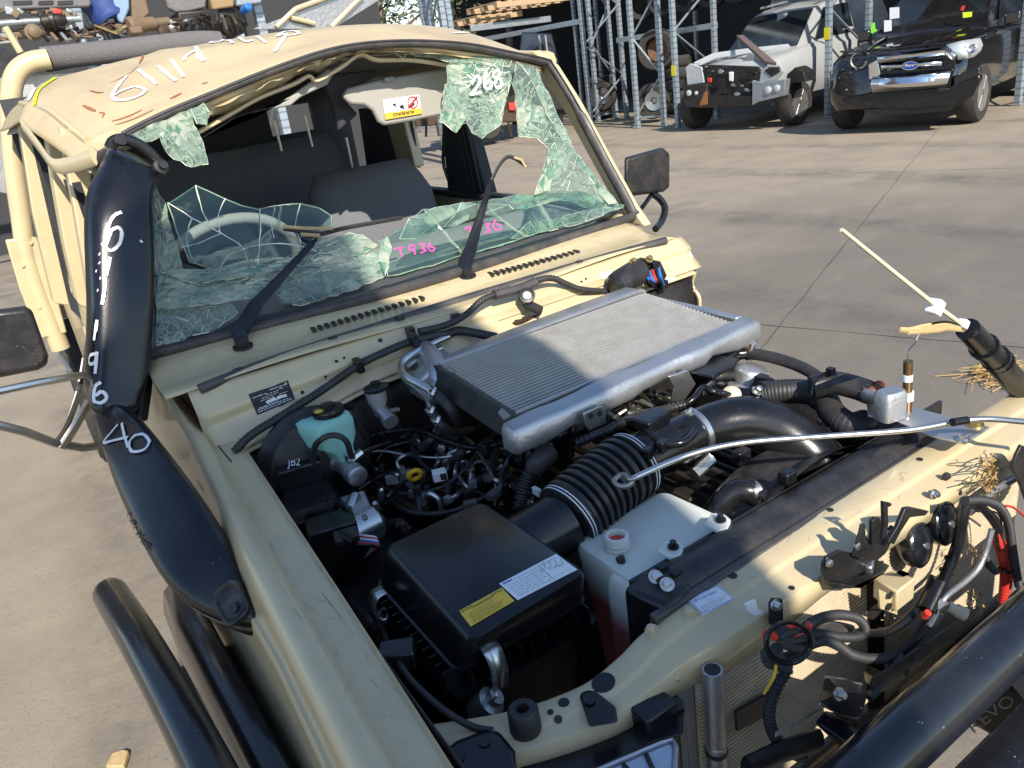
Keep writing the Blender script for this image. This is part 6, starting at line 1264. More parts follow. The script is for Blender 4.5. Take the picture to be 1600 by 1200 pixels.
# air conditioning pipe and fittings
acp = loom('air_conditioning_pipe', [(1200, 205), (1185, 260), (1170, 310), (1140, 372), (1080, 430), (1020, 475), (990, 510), (960, 570), (935, 610)], .0068, -1.29, 'alu', 0)
part('charge_valve', MB().tube([KY(1015, 525, -1.295), KY(1055, 545, -1.305)], .0075, 12).lathe(KY(1050, 542, -1.302), KY(1055, 545, -1.305) - KY(1015, 525, -1.295), [(.0095, 0), (.0095, .014)], 14), pm('cream_cap', (.5, .46, .36), .5), acp)
part('pipe_union', MB().lathe(KY(960, 570, -1.285), (.4, -.2, .6), [(.009, -.010), (.009, .010)], 6).lathe(KY(985, 520, -1.29), (.4, -.2, .6), [(.008, -.008), (.008, .008)], 6), 'alu', acp)
part('red_cap', MB().lathe(KY(925, 560, -1.29), (0, -.5, .8), [(.005, -.006), (.005, .006)], 10), 'red', acp)
part('pressure_switch', MB().tube([KY(930, 545, -1.28), KY(985, 430, -1.275)], .013, 14), 'plast', acp)
loom('air_conditioning_pipe', [(1300, -10), (1215, 40), (1150, 95), (1105, 135)], .010, -1.24, 'alu', 0)
# straw packed behind the bull bar
q = MB()
for cx, cy, yy, s, n_ in ((1195, 15, -1.25, 30, 50), (1185, -50, -1.235, 26, 34), (820, 620, -1.24, 30, 24), (1130, 480, -1.27, 34, 26), (780, 590, -1.22, 24, 18), (1120, 300, -1.25, 20, 12)):
    for i in range(n_):
        a, b = cx + random.gauss(0, s * .6), cy + random.gauss(0, s); l = random.uniform(10, 34); t_ = random.uniform(0, 6.3)
        c_ = KY(a, b, yy); d_ = KY(a + l * math.cos(t_), b + l * math.sin(t_), yy + random.uniform(-.02, .01)); q.tube([c_, c_.lerp(d_, .5) + V((0, 0, .002)), d_], .0011, 3)
part('straw_debris', q, 'straw')['kind'] = 'stuff'
# lower beam, sensor and broken bracket
cm = part('front_crossmember', MB().hexa([KY(a, b, -1.30) for a, b in ((700, 905), (1165, 560), (1150, 520), (690, 830))], [KY(a, b, -1.22) for a, b in ((700, 905), (1165, 560), (1150, 520), (690, 830))]), 'plast2', bev=.004)
for a, b in ((880, 745), (916, 685), (845, 800)): part('beam_hole', MB().lathe(KY(a, b, -1.3045), (0, -1, 0), [(.006, 0), (.006, .001)], 14), 'ink', cm)
part('crossmember_lower', MB().box((.1, -1.25, .62), (1.1, .06, .10)), 'blk', bev=.01)
bb = plateK('black_sensor_box', [(455, 1010), (500, 955), (640, 980), (752, 930), (740, 960), (590, 1130), (565, 1112)], -1.32, -.05, 'plast', bev=.004)
gb = part('broken_grey_bracket', MB().add([KY(a, b, y_) for a, b, y_ in ((505, 825, -1.31), (590, 840, -1.315), (650, 855, -1.31), (668, 895, -1.32), (640, 990, -1.34), (560, 962, -1.345), (482, 930, -1.335), (508, 880, -1.32), (570, 885, -1.355))], [(0, 1, 8), (1, 2, 8), (2, 3, 8), (3, 4, 8), (4, 5, 8), (5, 6, 8), (6, 7, 8), (7, 0, 8)]), 'plast2', bb, thick=.004, smooth=0)
part('bracket_screw', bolt(MB(), KY(558, 890, -1.36), (0, -1, .3), .007, .007), 'steel', bb)
part('torn_edge', MB().tube(crv([KY(a, b, -1.318) for a, b in ((505, 822), (540, 832), (575, 830), (610, 845), (655, 852))], 3), .0022, 5).tube(crv([KY(a, b, -1.345) for a, b in ((482, 932), (540, 962), (600, 985), (642, 992), (655, 950))], 3), .0016, 5), 'steel', bb)
part('bumper_foil', MB().tube(crv([KY(a, b, -1.30) for a, b in ((300, 1060), (400, 1010), (480, 955))], 3), .004, 6, sq=.4), 'fin')
part('lower_strut', MB().tube([KY(175, 1200, -1.28), KY(300, 1140, -1.285), KY(480, 1080, -1.30)], .016, 8, sq=.6).tube([KY(690, 910, -1.30), KY(820, 730, -1.29)], .006, 8), 'plast2')
part('lower_baffle', MB().prism([KY(a, b, -1.215) for a, b in ((125, 960), (270, 880), (285, 960), (130, 1040))], (0, -.004, 0)), 'plast2')
plateK('relay_plug', [(660, 790), (690, 770), (720, 830), (700, 850), (670, 840)], -1.26, -.02, 'plast')
# slotted side bracket on the right
sbk = plateK('slotted_bracket', [(1290, -110), (1310, -150), (1330, -140), (1345, -100), (1420, -140), (1440, -70), (1400, 20), (1350, 90), (1330, 80), (1300, 0), (1270, -50)], -1.26, -.005, 'blk')
part('bracket_hole', MB().lathe(KY(1355, -40, -1.2655), (0, -1, 0), [(.014, 0), (.014, .0006)], 18), 'ink', sbk)
# bull bar
bb0, bb1 = Z(1362, 1200, .935), Z(1600, 980, .935); bdv = (bb1 - bb0).normalized()
bar = part('bull_bar', MB().tube([bb0 - bdv * .45, bb0, bb1, bb1 + bdv * .75], .034, 30), 'bar')
part('bull_bar_lower_tube', MB().tube([V((-.75, -1.42, .66)), V((.75, -1.42, .66))], .034, 20), 'bar', bar)
for x in (-.3, .32): part('bull_bar_upright', MB().tube([V((x, -1.43, .92)), V((x, -1.43, .40))], .03, 14), 'bar', bar)
pb = [Z(a, b, .845) for a, b in ((1470, 1150), (1600, 1030), (1760, 1080), (1640, 1290))]
pl2 = part('bull_bar_top_plate', MB().prism([V((-.55, -1.425, .845)), V((.75, -1.425, .845)), V((.75, -1.62, .835)), V((-.55, -1.62, .835))], (0, 0, -.01)), 'bar', bar, bev=.004)
pq = [Z(1520, 1150, .848), Z(1588, 1100, .848), Z(1500, 1128, .848), Z(1568, 1080, .848)]
quad_text('REVO', pq[0], pq[1], pq[2], pq[3], .02, .05, .95, 'raised_lettering', 'plast2', pl2, (0, 0, .0008), .42)
part('plate_slot', MB().prism([Z(a, b, .8475) for a, b in ((1578, 1068), (1600, 1050), (1625, 1075), (1600, 1094))], (0, 0, .0008)), 'ink', pl2)
part('bull_bar_centre', MB().prism([V((-.5, -1.56, .83)), V((.75, -1.56, .83)), V((.75, -1.5, .5)), V((-.5, -1.5, .5))], (0, .01, 0)), 'bar', bar)
# --- left headlight, housing and brackets
def J(x, y): return (x / 2.667 + 550, y / 2.667 + 750)
hz_ = [(300 + 0, 0)]
hd = part('headlight_housing', MB().loft([[Z(*J(a, b), z) for a, b in ((640, 1200), (720, 1140), (900, 1085), (1110, 1030), (1230, 965), (1245, 900), (1375, 740), (1382, 1060), (1330, 1075), (1270, 1090), (1000, 1215))] for z in (.925, .82)]), 'plast', bev=.003)
part('housing_fin', MB().prism([Z(*J(a, b), .935) for a, b in ((1195, 860), (1235, 790), (1375, 718), (1380, 750), (1240, 905))], (0, 0, -.03)), 'plast', hd, bev=.003)
part('housing_rib', MB().tube([Z(*J(850, 1110), .905), Z(*J(900, 1075), .91)], .013, 10).tube([Z(*J(1285, 960), .925), Z(*J(1360, 945), .92)], .015, 6), 'plast', hd)
lensm = pm('clear_lens', (.45, .5, .58), .06, .3, var=.15, vs=30, coat=1)
lens = part('headlight_lens', MB().loft([[Z(*J(a, b), z) for a, b in pts] for z, pts in ((.90, ((940, 1240), (1280, 1085), (1345, 1070), (1362, 1110), (1352, 1240))), (.926, ((990, 1240), (1285, 1105), (1330, 1092), (1346, 1120), (1336, 1240))))]), lensm, hd, bev=.004)
for k in range(2): part('lens_divider', MB().tube([Z(*J(1130 + 95 * k, 1185 - 42 * k), .928), Z(*J(1175 + 95 * k, 1240), .928)], .003, 6), 'plast2', lens)
part('lens_rim', MB().tube([Z(*J(a, b), .928) for a, b in ((950, 1240), (1280, 1098), (1335, 1082), (1352, 1115), (1345, 1240))], .0028, 6), 'alu', lens)
lg_ = part('housing_lug', MB().loft([[Z(*J(a, b), z) for a, b in ((948, 905), (955, 885), (985, 876), (1015, 880), (1100, 945), (1108, 1010), (990, 1030))] for z in (.958, .90)]), 'plast', hd, bev=.004)
part('lug_eye', MB().lathe(Z(*J(990, 918), .96), (0, 0, 1), [(.007, 0), (.007, .001)], 16), 'ink', lg_)
part('rubber_buffer', MB().lathe(Z(*J(725, 1040), .945), (0, 0, 1), [(.0185, 0), (.0195, .004), (.0185, .03), (.016, .033), (.008, .033), (.008, .02)], 24), 'rubber')
lbk = part('lamp_bracket', MB().loft([[Z(*J(a, b), z) for a, b in ((392, 1120), (440, 1085), (560, 1040), (610, 1045), (680, 1130), (690, 1230), (420, 1240), (400, 1180))] for z in (.965, .90)]), 'plast', bev=.005)
part('bracket_eye', MB().lathe(Z(*J(552, 1092), .966), (0, 0, 1), [(.007, 0), (.007, .001)], 14).lathe(Z(*J(435, 1155), .966), (0, 0, 1), [(.009, 0), (.009, .001)], 14), 'ink', lbk)
# stickers on the radiator support
hq = [(1072, 938), (1122, 915), (1147, 936), (1098, 962)]
st = sticker(supb, hq, 'refrigerant_sticker', 'white', support)
if st:
    pa = [on(supb, x, y, .0026)[0] for x, y in ((1096, 960), (1145, 936), (1073, 938), (1122, 916))]
    quad_text('HFC134a ONLY', pa[0], pa[1], pa[2], pa[3], .08, .64, .22, 'sticker_heading', 'blue', st, (0, 0, .0004), .50)
    lines(supb, hq, [(.52, .4, .6), (.66, .1, .9), (.76, .1, .85), (.86, .1, .7)], st, 'inkg', .8)
    ribbon(supb, [(.9, [(1074.5, 938.5), (1121, 917)]), (.9, [(1121, 917), (1144, 936)]), (.9, [(1144, 936), (1098, 960)]), (.9, [(1098, 960), (1074.5, 938.5)])], 1, 'sticker_border', 'blue', st, off=.0024)
# broken aerial on the right of the bull bar
ay = -1.15
bx0 = Y(1512, 514, ay)
aer = part('aerial_base', MB().tube(crv([Y(1512, 514, ay), Y(1545, 550, ay), Y(1580, 590, ay), Y(1640, 660, ay), Y(1672, 720, ay)], 5), lambda u: .0185 + .006 * u, 14), 'plast')
for a, b in ((1538, 542), (1556, 560), (1562, 566)): part('aerial_ring', MB().lathe(Y(a, b, ay), Y(1580, 590, ay) - Y(1545, 550, ay), [(.0235, -.004), (.0235, .004)], 16), 'plast', aer)
part('aerial_whip', MB().tube([Y(1500, 505, ay), Y(1460, 476, ay), Y(1400, 428, ay), Y(1315, 359, ay)], [.004, .0037, .0033, .0028], 8), pm('cream_fibreglass', (.62, .58, .42), .5), aer)
part('white_cable_tag', MB().box(Y(1461, 480, ay), (.018, .02, .023), M.Rotation(R(35), 3, 'Y')).box(Y(1505, 506, ay), (.014, .014, .014), M.Rotation(R(35), 3, 'Y')), 'white', aer, bev=.002)
q = MB()
for k in range(12): q.tube(crv([Y(1508 + random.uniform(-6, 3), 512 + random.uniform(-6, 4), ay), Y(1460 + random.uniform(-10, 10), 511 + random.uniform(-5, 5), ay), Y(1406 + random.uniform(-3, 40), 517 + random.uniform(-5, 5), ay)], 3), .0032, 4, sq=.5)
part('fibreglass_splinters', q, 'dry', aer)['kind'] = 'stuff'
part('aerial_core', MB().hose([Y(1500, 509, ay), Y(1478, 503, ay), Y(1455, 506, ay)], .002, 6), 'plast', aer)
# ---------------------------------------------------------------- the yard behind
def rack_mat():
    m = pm('perforated_galvanised_steel', (.36, .42, .47), .45, .5, var=.2, dust=.2, dustc=(.25, .23, .2)); t = m.node_tree; b = t.nodes['Principled BSDF']; L = t.links.new
    src = b.inputs['Base Color'].links[0].from_socket; tc = nd(t, 'ShaderNodeTexCoord'); sx = nd(t, 'ShaderNodeSeparateXYZ'); L(tc.outputs['Object'], sx.inputs[0])
    w_ = nd(t, 'ShaderNodeMath', operation='PINGPONG'); L(sx.outputs[2], w_.inputs[0]); w_.inputs[1].default_value = .05
    r_ = nd(t, 'ShaderNodeMapRange'); r_.inputs[1].default_value = .036; r_.inputs[2].default_value = .04; L(w_.outputs[0], r_.inputs[0])
    mu = nd(t, 'ShaderNodeMath', operation='MULTIPLY'); L(r_.outputs[0], mu.inputs[0]); mu.inputs[1].default_value = .45
    q = nd(t, 'ShaderNodeMix', data_type='RGBA'); L(mu.outputs[0], q.inputs[0]); L(src, q.inputs[6]); q.inputs[7].default_value = (.03, .035, .04, 1); L(q.outputs[2], b.inputs['Base Color']); return m
perf = rack_mat()
def rack_frame(a, b, label, h=5.0, tagz=None, w_=.09, group='upright frames of the pallet racking'):
    a, b = V(a), V(b); t = thing('rack_upright', label, 'rack frame', a, group=group)
    for p in (a, b):
        po = MB().box(p + V((0, 0, h / 2)), (w_, w_, h)).build('post', perf, t, bev=.006)
        MB().box(p + V((0, 0, .012)), (w_ * 1.5, w_ * 1.5, .02)).build('foot_plate', mt['galv'], po)
    k = 0; z = .25; st = .75
    d = (b - a)
    while z < h - st:
        p, q_ = (a, b) if k % 2 == 0 else (b, a)
        MB().tube([p + V((0, 0, z)), q_ + V((0, 0, z + st))], .022, 6).build('diagonal_brace', mt['galv'], t); z += st; k += 1
    MB().tube([a + V((0, 0, .2)), b + V((0, 0, .2))], .022, 6).build('cross_brace', mt['galv'], t)
    if tagz: MB().box(a + V((-.05, 0, tagz)), (.006, .11, .19)).build('yellow_tag', pm('yellow_tag', (.75, .62, .02), .5), t)
    return t
e1 = V((1.1, .0, 0))
G0 = lambda px, py: Z(px, py, 0)
rack_frame(G0(924, 197), G0(924, 197) + e1, 'rack frame next to the windscreen pillar, its perforated post in front')
rack_frame(G0(935, 190), G0(963, 184), 'narrow braced rack frame behind the post beside the windscreen pillar')
rack_frame(G0(997, 200), G0(1038, 197), 'braced rack frame standing over the alloy wheel')
rack_frame(G0(1060, 199), G0(1060, 199) + e1, 'rack frame with yellow tag at the left of the white wreck', tagz=1.06)
rack_frame(G0(1293, 184), G0(1293, 184) + e1, 'rack frame with yellow tag between the white wreck and the black utility', tagz=1.36)
rack_frame(G0(1590, 165), G0(1590, 165) + e1, 'rack frame at the right edge beside the black utility')
bk0 = [(12.9, 15.6), (13.4, 12.6), (13.9, 10.2), (14.2, 8.9), (14.6, 7.0), (15.0, 4.8)]
for i, (x, y) in enumerate(bk0): rack_frame((x, y, 0), (x + .9, y + .2, 0), ['farthest rack frame in the shade behind the tyres', 'shaded rack frame behind the tyre stacks', 'shaded rack frame seen above the white wreck, left one', 'shaded rack frame seen above the white wreck, right one', 'shaded rack frame behind the tagged post', 'shaded rack frame behind the black utility'][i], w_=.08)
def beam(a, b, label, m='galv', hh=.11):
    a, b = V(a), V(b); d = (b - a); o = MB().box((a + b) / 2, (d.length, .05, hh), M.Rotation(math.atan2(d.y, d.x), 3, 'Z')).build('rack_beam', mt[m], bev=.006)
    tag(o, label, 'rack beam', 'beams of the pallet racking')
bA, bC, bD, bE, bF = G0(924, 197), G0(997, 200), G0(1060, 199), G0(1293, 184), G0(1590, 165)
up = lambda p, z: p + V((0, 0, z))
beam(up(bA, 2.25), up(bA, 2.25) + V((-.4, 4.2, 0)), 'bright rack beam beside the top of the windscreen pillar')
beam(up(bD, 2.75), up(bE, 2.75), 'rack beam above the white wreck'); beam(up(bE, 2.9), up(bF, 2.9), 'rack beam above the black utility')
beam((12.0, 13.0, 1.75), (12.2, 10.2, 1.75), 'low rack beam behind the braced frames'); beam((13.9, 10.2, 2.0), (14.6, 7.0, 2.0), 'shaded rack beam behind the white wreck')
# shed added to darken the space behind the racks
shed = thing('shade_shed', 'dark shed added behind the racking to hold it in shade', 'shed', (15, 9, 0))
dk = pm('shade_backing', (.035, .035, .036), .9, var=.3, vs=3)  # near-black, so the space behind the racks reads as deep shade
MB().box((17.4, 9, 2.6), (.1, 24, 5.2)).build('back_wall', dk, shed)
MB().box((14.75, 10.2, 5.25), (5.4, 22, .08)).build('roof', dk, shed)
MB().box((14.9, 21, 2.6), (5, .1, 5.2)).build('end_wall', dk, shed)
# tyres and wheels
tyr = {}
def wheel(c, ax, r=.36, wd=.24, rim=None, label='', lying=False, group='tyres stored on the racking'):
    c = V(c); t = thing('tyre' if not rim else 'wheel', label, 'tyre' if not rim else 'wheel', c, group=group); ax = V(ax).normalized()
    o = MB().lathe(c - ax * wd / 2, ax, [(r * .62, .01), (r * .9, 0), (r * .985, wd * .15), (r, wd * .3), (r, wd * .7), (r * .985, wd * .85), (r * .9, wd), (r * .62, wd - .01), (r * .6, wd * .5)], 32, cap=False).build('tyre_casing', mt['tyre'], t)
    if rim:
        MB().lathe(c - ax * wd / 2, ax, [(r * .63, .0), (r * .6, .02), (r * .55, .07), (r * .2, .06), (r * .1, .03), (.01, .03)], 28, cap=False).build('rim', rim, t, smooth=25)
        a_, b_ = ax.orthogonal().normalized(), None; b_ = ax.cross(a_)
        for k in range(5):
            q_ = 2 * math.pi * k / 5; d1 = a_ * math.cos(q_) + b_ * math.sin(q_); d2 = -a_ * math.sin(q_) + b_ * math.cos(q_); c0 = c - ax * (wd / 2 - .012)
            MB().prism([c0 + d1 * r * .08 + d2 * r * .07, c0 + d1 * r * .6 + d2 * r * .1, c0 + d1 * r * .6 - d2 * r * .1, c0 + d1 * r * .08 - d2 * r * .07], ax * .03).build('spoke', rim, t, bev=.01)
    return t
silver = pm('alloy_rim', (.6, .6, .6), .3, .9, var=.1); rusty = pm('rusty_rim', (.22, .12, .07), .7, .4, var=.4)
fx = V((-.86, -.5, 0)).normalized()
wheel(at(1020, 158, pl=(V((12.2, 10.6, 0)), fx)), fx, .37, .26, silver, 'alloy wheel standing on the ground inside the braced frame')
wheel(at(1027, 78, pl=(V((12.3, 10.6, 0)), fx)), fx, .42, .28, rusty, 'big tyre with rusty rim stored above the alloy wheel')
wheel(at(942, 150, pl=(V((12.8, 12.8, 0)), fx)), fx, .34, .24, silver, 'dark alloy wheel in the shade at the foot of the narrow frame')
wheel(at(1075, 150, pl=(V((13.2, 10.3, 0)), fx)), fx, .36, .24, None, 'tyre in the shade right of the tagged post')
for i in range(5):
    wheel(V((13.2, 12.3, .13 + .25 * i)), (0, 0, 1), .36, .24, None, ['bottom', 'second', 'middle', 'fourth', 'topmost'][i] + ' tyre of the shaded stack behind the narrow frame')
for i in range(4):
    wheel(V((12.7, 14.6, .13 + .25 * i)), (0, 0, 1), .36, .24, None, ['bottom', 'second', 'third', 'topmost'][i] + ' tyre of the shaded stack nearest the windscreen pillar')
for i in range(6):
    wheel(V((13.0 + .1 * i, 13.2 - .62 * i, 2.45)), fx, .36, .24, None, ['first', 'second', 'third', 'fourth', 'fifth', 'sixth'][i] + ' tyre from the left on the high rack level')

# ---------------------------------------------------------------- the two wrecks facing the yard
class Car:
    zs = 1.0
    def __init__(s, wl, wr, name, label):
        s.a, s.b = G0(*wl), G0(*wr); s.ex = (s.b - s.a).normalized(); s.ey = V((-s.ex.y, s.ex.x, 0)); s.o = (s.a + s.b) / 2
        if s.ey.dot(s.o - CAMP) < 0: s.ey = -s.ey
        s.t = thing(name, label, 'car' if 'wagon' in name else 'truck', s.o)
    def L(s, x, y, z): return s.o + s.ex * x + s.ey * y + V((0, 0, z))
    def F(s, px, py, yl): return at(px, py, pl=(s.o + s.ey * yl, s.ey))
    def poly(s, name, px, yl, th, m, parent=None, bev=.01): return MB().prism([s.F(a, b, yl) for a, b in px], s.ey * th).build(name, mt[m] if isinstance(m, str) else m, parent or s.t, bev=bev)
    def shell(s, name, secs, m, parent=None, smooth=50):
        rings = []
        for y, pts in secs: rings.append([s.L(x, y, z * s.zs) for x, z in pts] + [s.L(-x, y, z * s.zs) for x, z in pts[::-1]])
        return MB().loft(rings).build(name, m, parent or s.t, smooth=smooth, bev=0)
    def wheels(s, r, rim, tr=None, wd=.25, wb=3.2):
        w2 = (s.b - s.a).length / 2 if tr is None else tr
        for y in (0, wb):
            for x in (-w2, w2):
                c_ = s.L(x, y, r); ax = s.ex * (1 if x > 0 else -1)
                o = MB().lathe(c_ - ax * wd / 2, ax, [(r * .5, 0), (r * .93, 0), (r, .04), (r, wd - .04), (r * .93, wd), (r * .64, wd), (r * .62, wd - .03)], 32).build('wheel', mt['tyre'], s.t)
                MB().lathe(c_ + ax * (wd / 2 - .035), ax, [(r * .63, .03), (r * .60, .0), (r * .3, .01), (r * .12, .03), (.01, .03)], 24).build('rim', rim, o)
                for k in range(6):
                    q_ = 2 * math.pi * k / 6; d1 = s.ey * math.cos(q_) + V((0, 0, math.sin(q_))); d2 = s.ey * -math.sin(q_) + V((0, 0, math.cos(q_))); c1 = c_ + ax * (wd / 2 - .02)
                    MB().prism([c1 + d1 * r * .1 + d2 * r * .05, c1 + d1 * r * .6 + d2 * r * .07, c1 + d1 * r * .6 - d2 * r * .07, c1 + d1 * r * .1 - d2 * r * .05], ax * .02).build('spoke', rim, o)
glassd = pm('dark_car_glass', (.012, .016, .018), .06, 0, var=.4, vs=3, coat=.5, spec=.8)
chrome = pm('chrome', (.72, .74, .77), .12, 1, var=.05)
lampw = pm('lamp_glass', (.55, .58, .6), .08, .25, var=.3, vs=14, coat=1)
blackp = pm('black_car_paint', (.008, .008, .009), .15, 0, var=.2, coat=1, dust=.12, dustc=(.12, .1, .08), bump=.15, bs=5)
def RG_(x, y): return (x / 5.161 + 1290, y / 5.161)
def RP(*pts): return [RG_(a, b) for a, b in pts]
ford = Car((1326, 200), (1517, 191), 'black_pickup', 'dented black pickup truck with chrome grille, parked in the racking at right')
c = ford
def sec(hwb, zb, hw, zm, hwt, zt, crown=.03): return [(0, zb), (hwb, zb), (hw, zb + .16), (hw, zm), (hw - .05, zm + (zt - zm) * .6), (hwt, zt), (0, zt + crown)]
c.shell('body', [(-.80, sec(.62, .36, .72, .62, .62, .84, .02)), (-.72, sec(.74, .34, .84, .72, .72, .99)), (-.58, sec(.84, .34, .91, .86, .76, 1.07)), (-.35, sec(.86, .42, .94, .96, .80, 1.11)), (.1, sec(.86, .46, .95, 1.02, .82, 1.15)), (.62, sec(.86, .42, .94, 1.06, .82, 1.19)), (.9, sec(.86, .38, .93, 1.08, .84, 1.18)), (3.0, sec(.86, .38, .93, 1.1, .86, 1.16)), (4.4, sec(.86, .45, .92, 1.1, .88, 1.16))], blackp)
c.shell('cabin', [(.62, [(0, 1.16), (.78, 1.16), (.78, 1.18), (.76, 1.19), (0, 1.2)]), (1.35, [(0, 1.16), (.82, 1.16), (.80, 1.3), (.66, 1.74), (0, 1.79)]), (1.7, [(0, 1.16), (.83, 1.16), (.81, 1.3), (.66, 1.80), (0, 1.84)]), (2.6, [(0, 1.16), (.83, 1.16), (.81, 1.3), (.66, 1.80), (0, 1.84)]), (2.95, [(0, 1.16), (.82, 1.16), (.80, 1.3), (.64, 1.70), (0, 1.74)])], blackp)
wsd = MB().prism([c.L(-.70, .70, 1.22), c.L(.70, .70, 1.22), c.L(.61, 1.31, 1.73), c.L(-.61, 1.31, 1.73)], c.ey * -.012 + V((0, 0, .012))).build('windscreen', glassd, c.t)
for sx in (-1, 1): MB().prism([c.L(sx * .815, 1.05, 1.27), c.L(sx * .69, 1.5, 1.70), c.L(sx * .69, 2.55, 1.72), c.L(sx * .80, 2.7, 1.28)], c.ex * sx * .012).build('side_window', glassd, c.t)
for sx in (-1, 1): MB().box(c.L(sx * 1.02, .95, 1.26), (.2, .12, .17), M.Rotation(math.atan2(c.ex.y, c.ex.x), 3, 'Z')).build('door_mirror', blackp, c.t, bev=.03)
for a, b, w_, h_, m_ in ((1396, 20, 18, 22, 'white'), (1386, 40, 14, 18, 'chalk')): c.poly('windscreen_paper', [(a - w_ / 3, b - 8), (a + w_ / 2, b - 9), (a + w_ / 2, b + 8), (a - w_ / 3, b + 10)], .66, .005, m_, bev=0)
c.poly('green_marking', RP((370, 190), (395, 180), (400, 230), (420, 245), (380, 270), (365, 265)), .62, .006, pm('green_tape', (.25, .75, .05), .5), bev=0)
c.poly('lime_sticker', RP((1105, 100), (1180, 95), (1178, 135), (1108, 145)), .62, .006, pm('lime_sticker', (.7, .9, .03), .5), bev=0); c.poly('red_marking', RP((1100, 45), (1130, 45), (1110, 90), (1085, 80)), .62, .006, 'red', bev=0)
gr = c.poly('grille', RP((350, 520), (420, 455), (960, 390), (1050, 440), (1040, 560), (990, 700), (370, 740), (345, 600)), -.84, .03, 'plast')
def facet(name, rows, ys, m, parent):
    return MB().loft([[c.F(*RG_(a, b), y) for a, b in r_] for r_, y in zip(rows, ys)], cap=False, closed=False).build(name, m, parent, thick=.02, smooth=25)
cb_ = facet('chrome_bar', [[(412, 458), (700, 424), (960, 388), (1052, 436)], [(418, 474), (700, 442), (958, 408), (1048, 456)], [(426, 500), (700, 470), (950, 434), (1040, 478)]], (-.83, -.89, -.87), chrome, gr)
facet('chrome_bar', [[(450, 516), (700, 500), (940, 484)], [(450, 538), (700, 522), (940, 504)], [(450, 562), (700, 548), (940, 528)]], (-.83, -.875, -.85), chrome, gr)
facet('chrome_bar', [[(385, 612), (700, 590), (1022, 560)], [(372, 650), (700, 628), (1008, 600)], [(366, 690), (700, 668), (995, 640)], [(384, 740), (700, 716), (978, 692)]], (-.83, -.90, -.92, -.88), chrome, gr)
for k in range(3): c.poly('grille_slat', RP((450, 500 + 42 * k), (950, 470 + 38 * k), (950, 476 + 38 * k), (450, 507 + 42 * k)), -.848, .01, 'plast2', gr, 0)
c.poly('lower_intake', RP((380, 746), (960, 706), (1000, 716), (940, 748), (420, 782)), -.845, .02, 'ink', gr)
for sx in (-1, 1): MB().tube([c.L(sx * .42, -.62, 1.085), c.L(sx * .5, .1, 1.175), c.L(sx * .56, .62, 1.215)], .018, 6).build('bonnet_crease', blackp, c.t)
c.poly('chrome_side', RP((345, 520), (420, 478), (440, 600), (395, 640), (350, 640)), -.87, .03, chrome, gr, .006)
ov = c.poly('oval_badge', [(RG_(680, 530)[0] + 13.5 * math.cos(a), RG_(680, 530)[1] + 7 * math.sin(a) - 1.2 * math.cos(a)) for a in [2 * math.pi * k / 28 for k in range(28)]], -.885, .012, chrome, gr, .002)
c.poly('badge_field', [(RG_(680, 530)[0] + 12 * math.cos(a), RG_(680, 530)[1] + 5.8 * math.sin(a) - 1.1 * math.cos(a)) for a in [2 * math.pi * k / 28 for k in range(28)]], -.889, .004, pm('badge_blue', (.01, .06, .3), .25), ov, 0)
fq = [c.F(*p, -.891) for p in (RG_(640, 548), RG_(730, 538), RG_(640, 512), RG_(730, 505))]
quad_text('Ford', fq[0], fq[1], fq[2], fq[3], .02, .18, .95, 'badge_lettering', 'chalk', ov, c.ey * -.001, .42)
hl_ = MB().loft([[c.F(*RG_(a, b), y) for a, b, y in ((968, 374, -.78), (1100, 340, -.70), (1236, 318, -.52))], [c.F(*RG_(a, b), y) for a, b, y in ((1010, 405, -.82), (1120, 390, -.75), (1256, 370, -.54))], [c.F(*RG_(a, b), y) for a, b, y in ((1052, 440, -.82), (1130, 430, -.76), (1235, 415, -.56))], [c.F(*RG_(a, b), y) for a, b, y in ((1062, 480, -.80), (1130, 472, -.74), (1185, 456, -.64))]], cap=False, closed=False).build('headlight', lampw, c.t, thick=.03)
for a, b in ((1120, 410), (1190, 390)): MB().lathe(c.F(*RG_(a, b), -.74), -c.ey, [(.05, 0), (.055, .03), (.045, .04), (.02, .02)], 18).build('projector', chrome, hl_)
c.poly('fog_lamp', RP((1060, 682), (1215, 640), (1190, 702), (1030, 752)), -.82, .05, lampw, bev=.01)
c.poly('lower_bumper', RP((370, 742), (1000, 700), (1235, 600), (1250, 640), (1190, 770), (1060, 850), (700, 885), (330, 872), (140, 830), (130, 795)), -.83, .12, 'plast', bev=.02)
c.poly('skid_plate', RP((280, 882), (1070, 838), (1000, 892), (700, 922), (360, 915)), -.79, .10, 'plast2', bev=.01)
c.poly('bumper_panel', RP((1020, 620), (1240, 540), (1250, 600), (1220, 640), (1030, 700)), -.80, .08, blackp, bev=.02)
for k in range(46):   # smashed corner
    a, b = random.uniform(110, 370), random.uniform(390, 840); s = random.uniform(10, 34)
    c.poly('broken_piece', [RG_(a + s * math.cos(q_) * random.uniform(.5, 1), b + s * .8 * math.sin(q_) * random.uniform(.5, 1)) for q_ in (0, 1.1, 2.3, 3.3, 4.4, 5.3)], -.80 + random.uniform(-.03, .12), .03, random.choice(('plast', 'plast2', 'blk', 'eng', blackp, 'steel')), bev=.004)
MB().tube([c.F(*RG_(265 + 62 * math.cos(a), 490 + 62 * math.sin(a)), -.80) for a in [2 * math.pi * k / 20 for k in range(15)]], .014, 6).build('bare_lamp_ring', mt['steel'], c.t)
c.wheels(.385, silver)
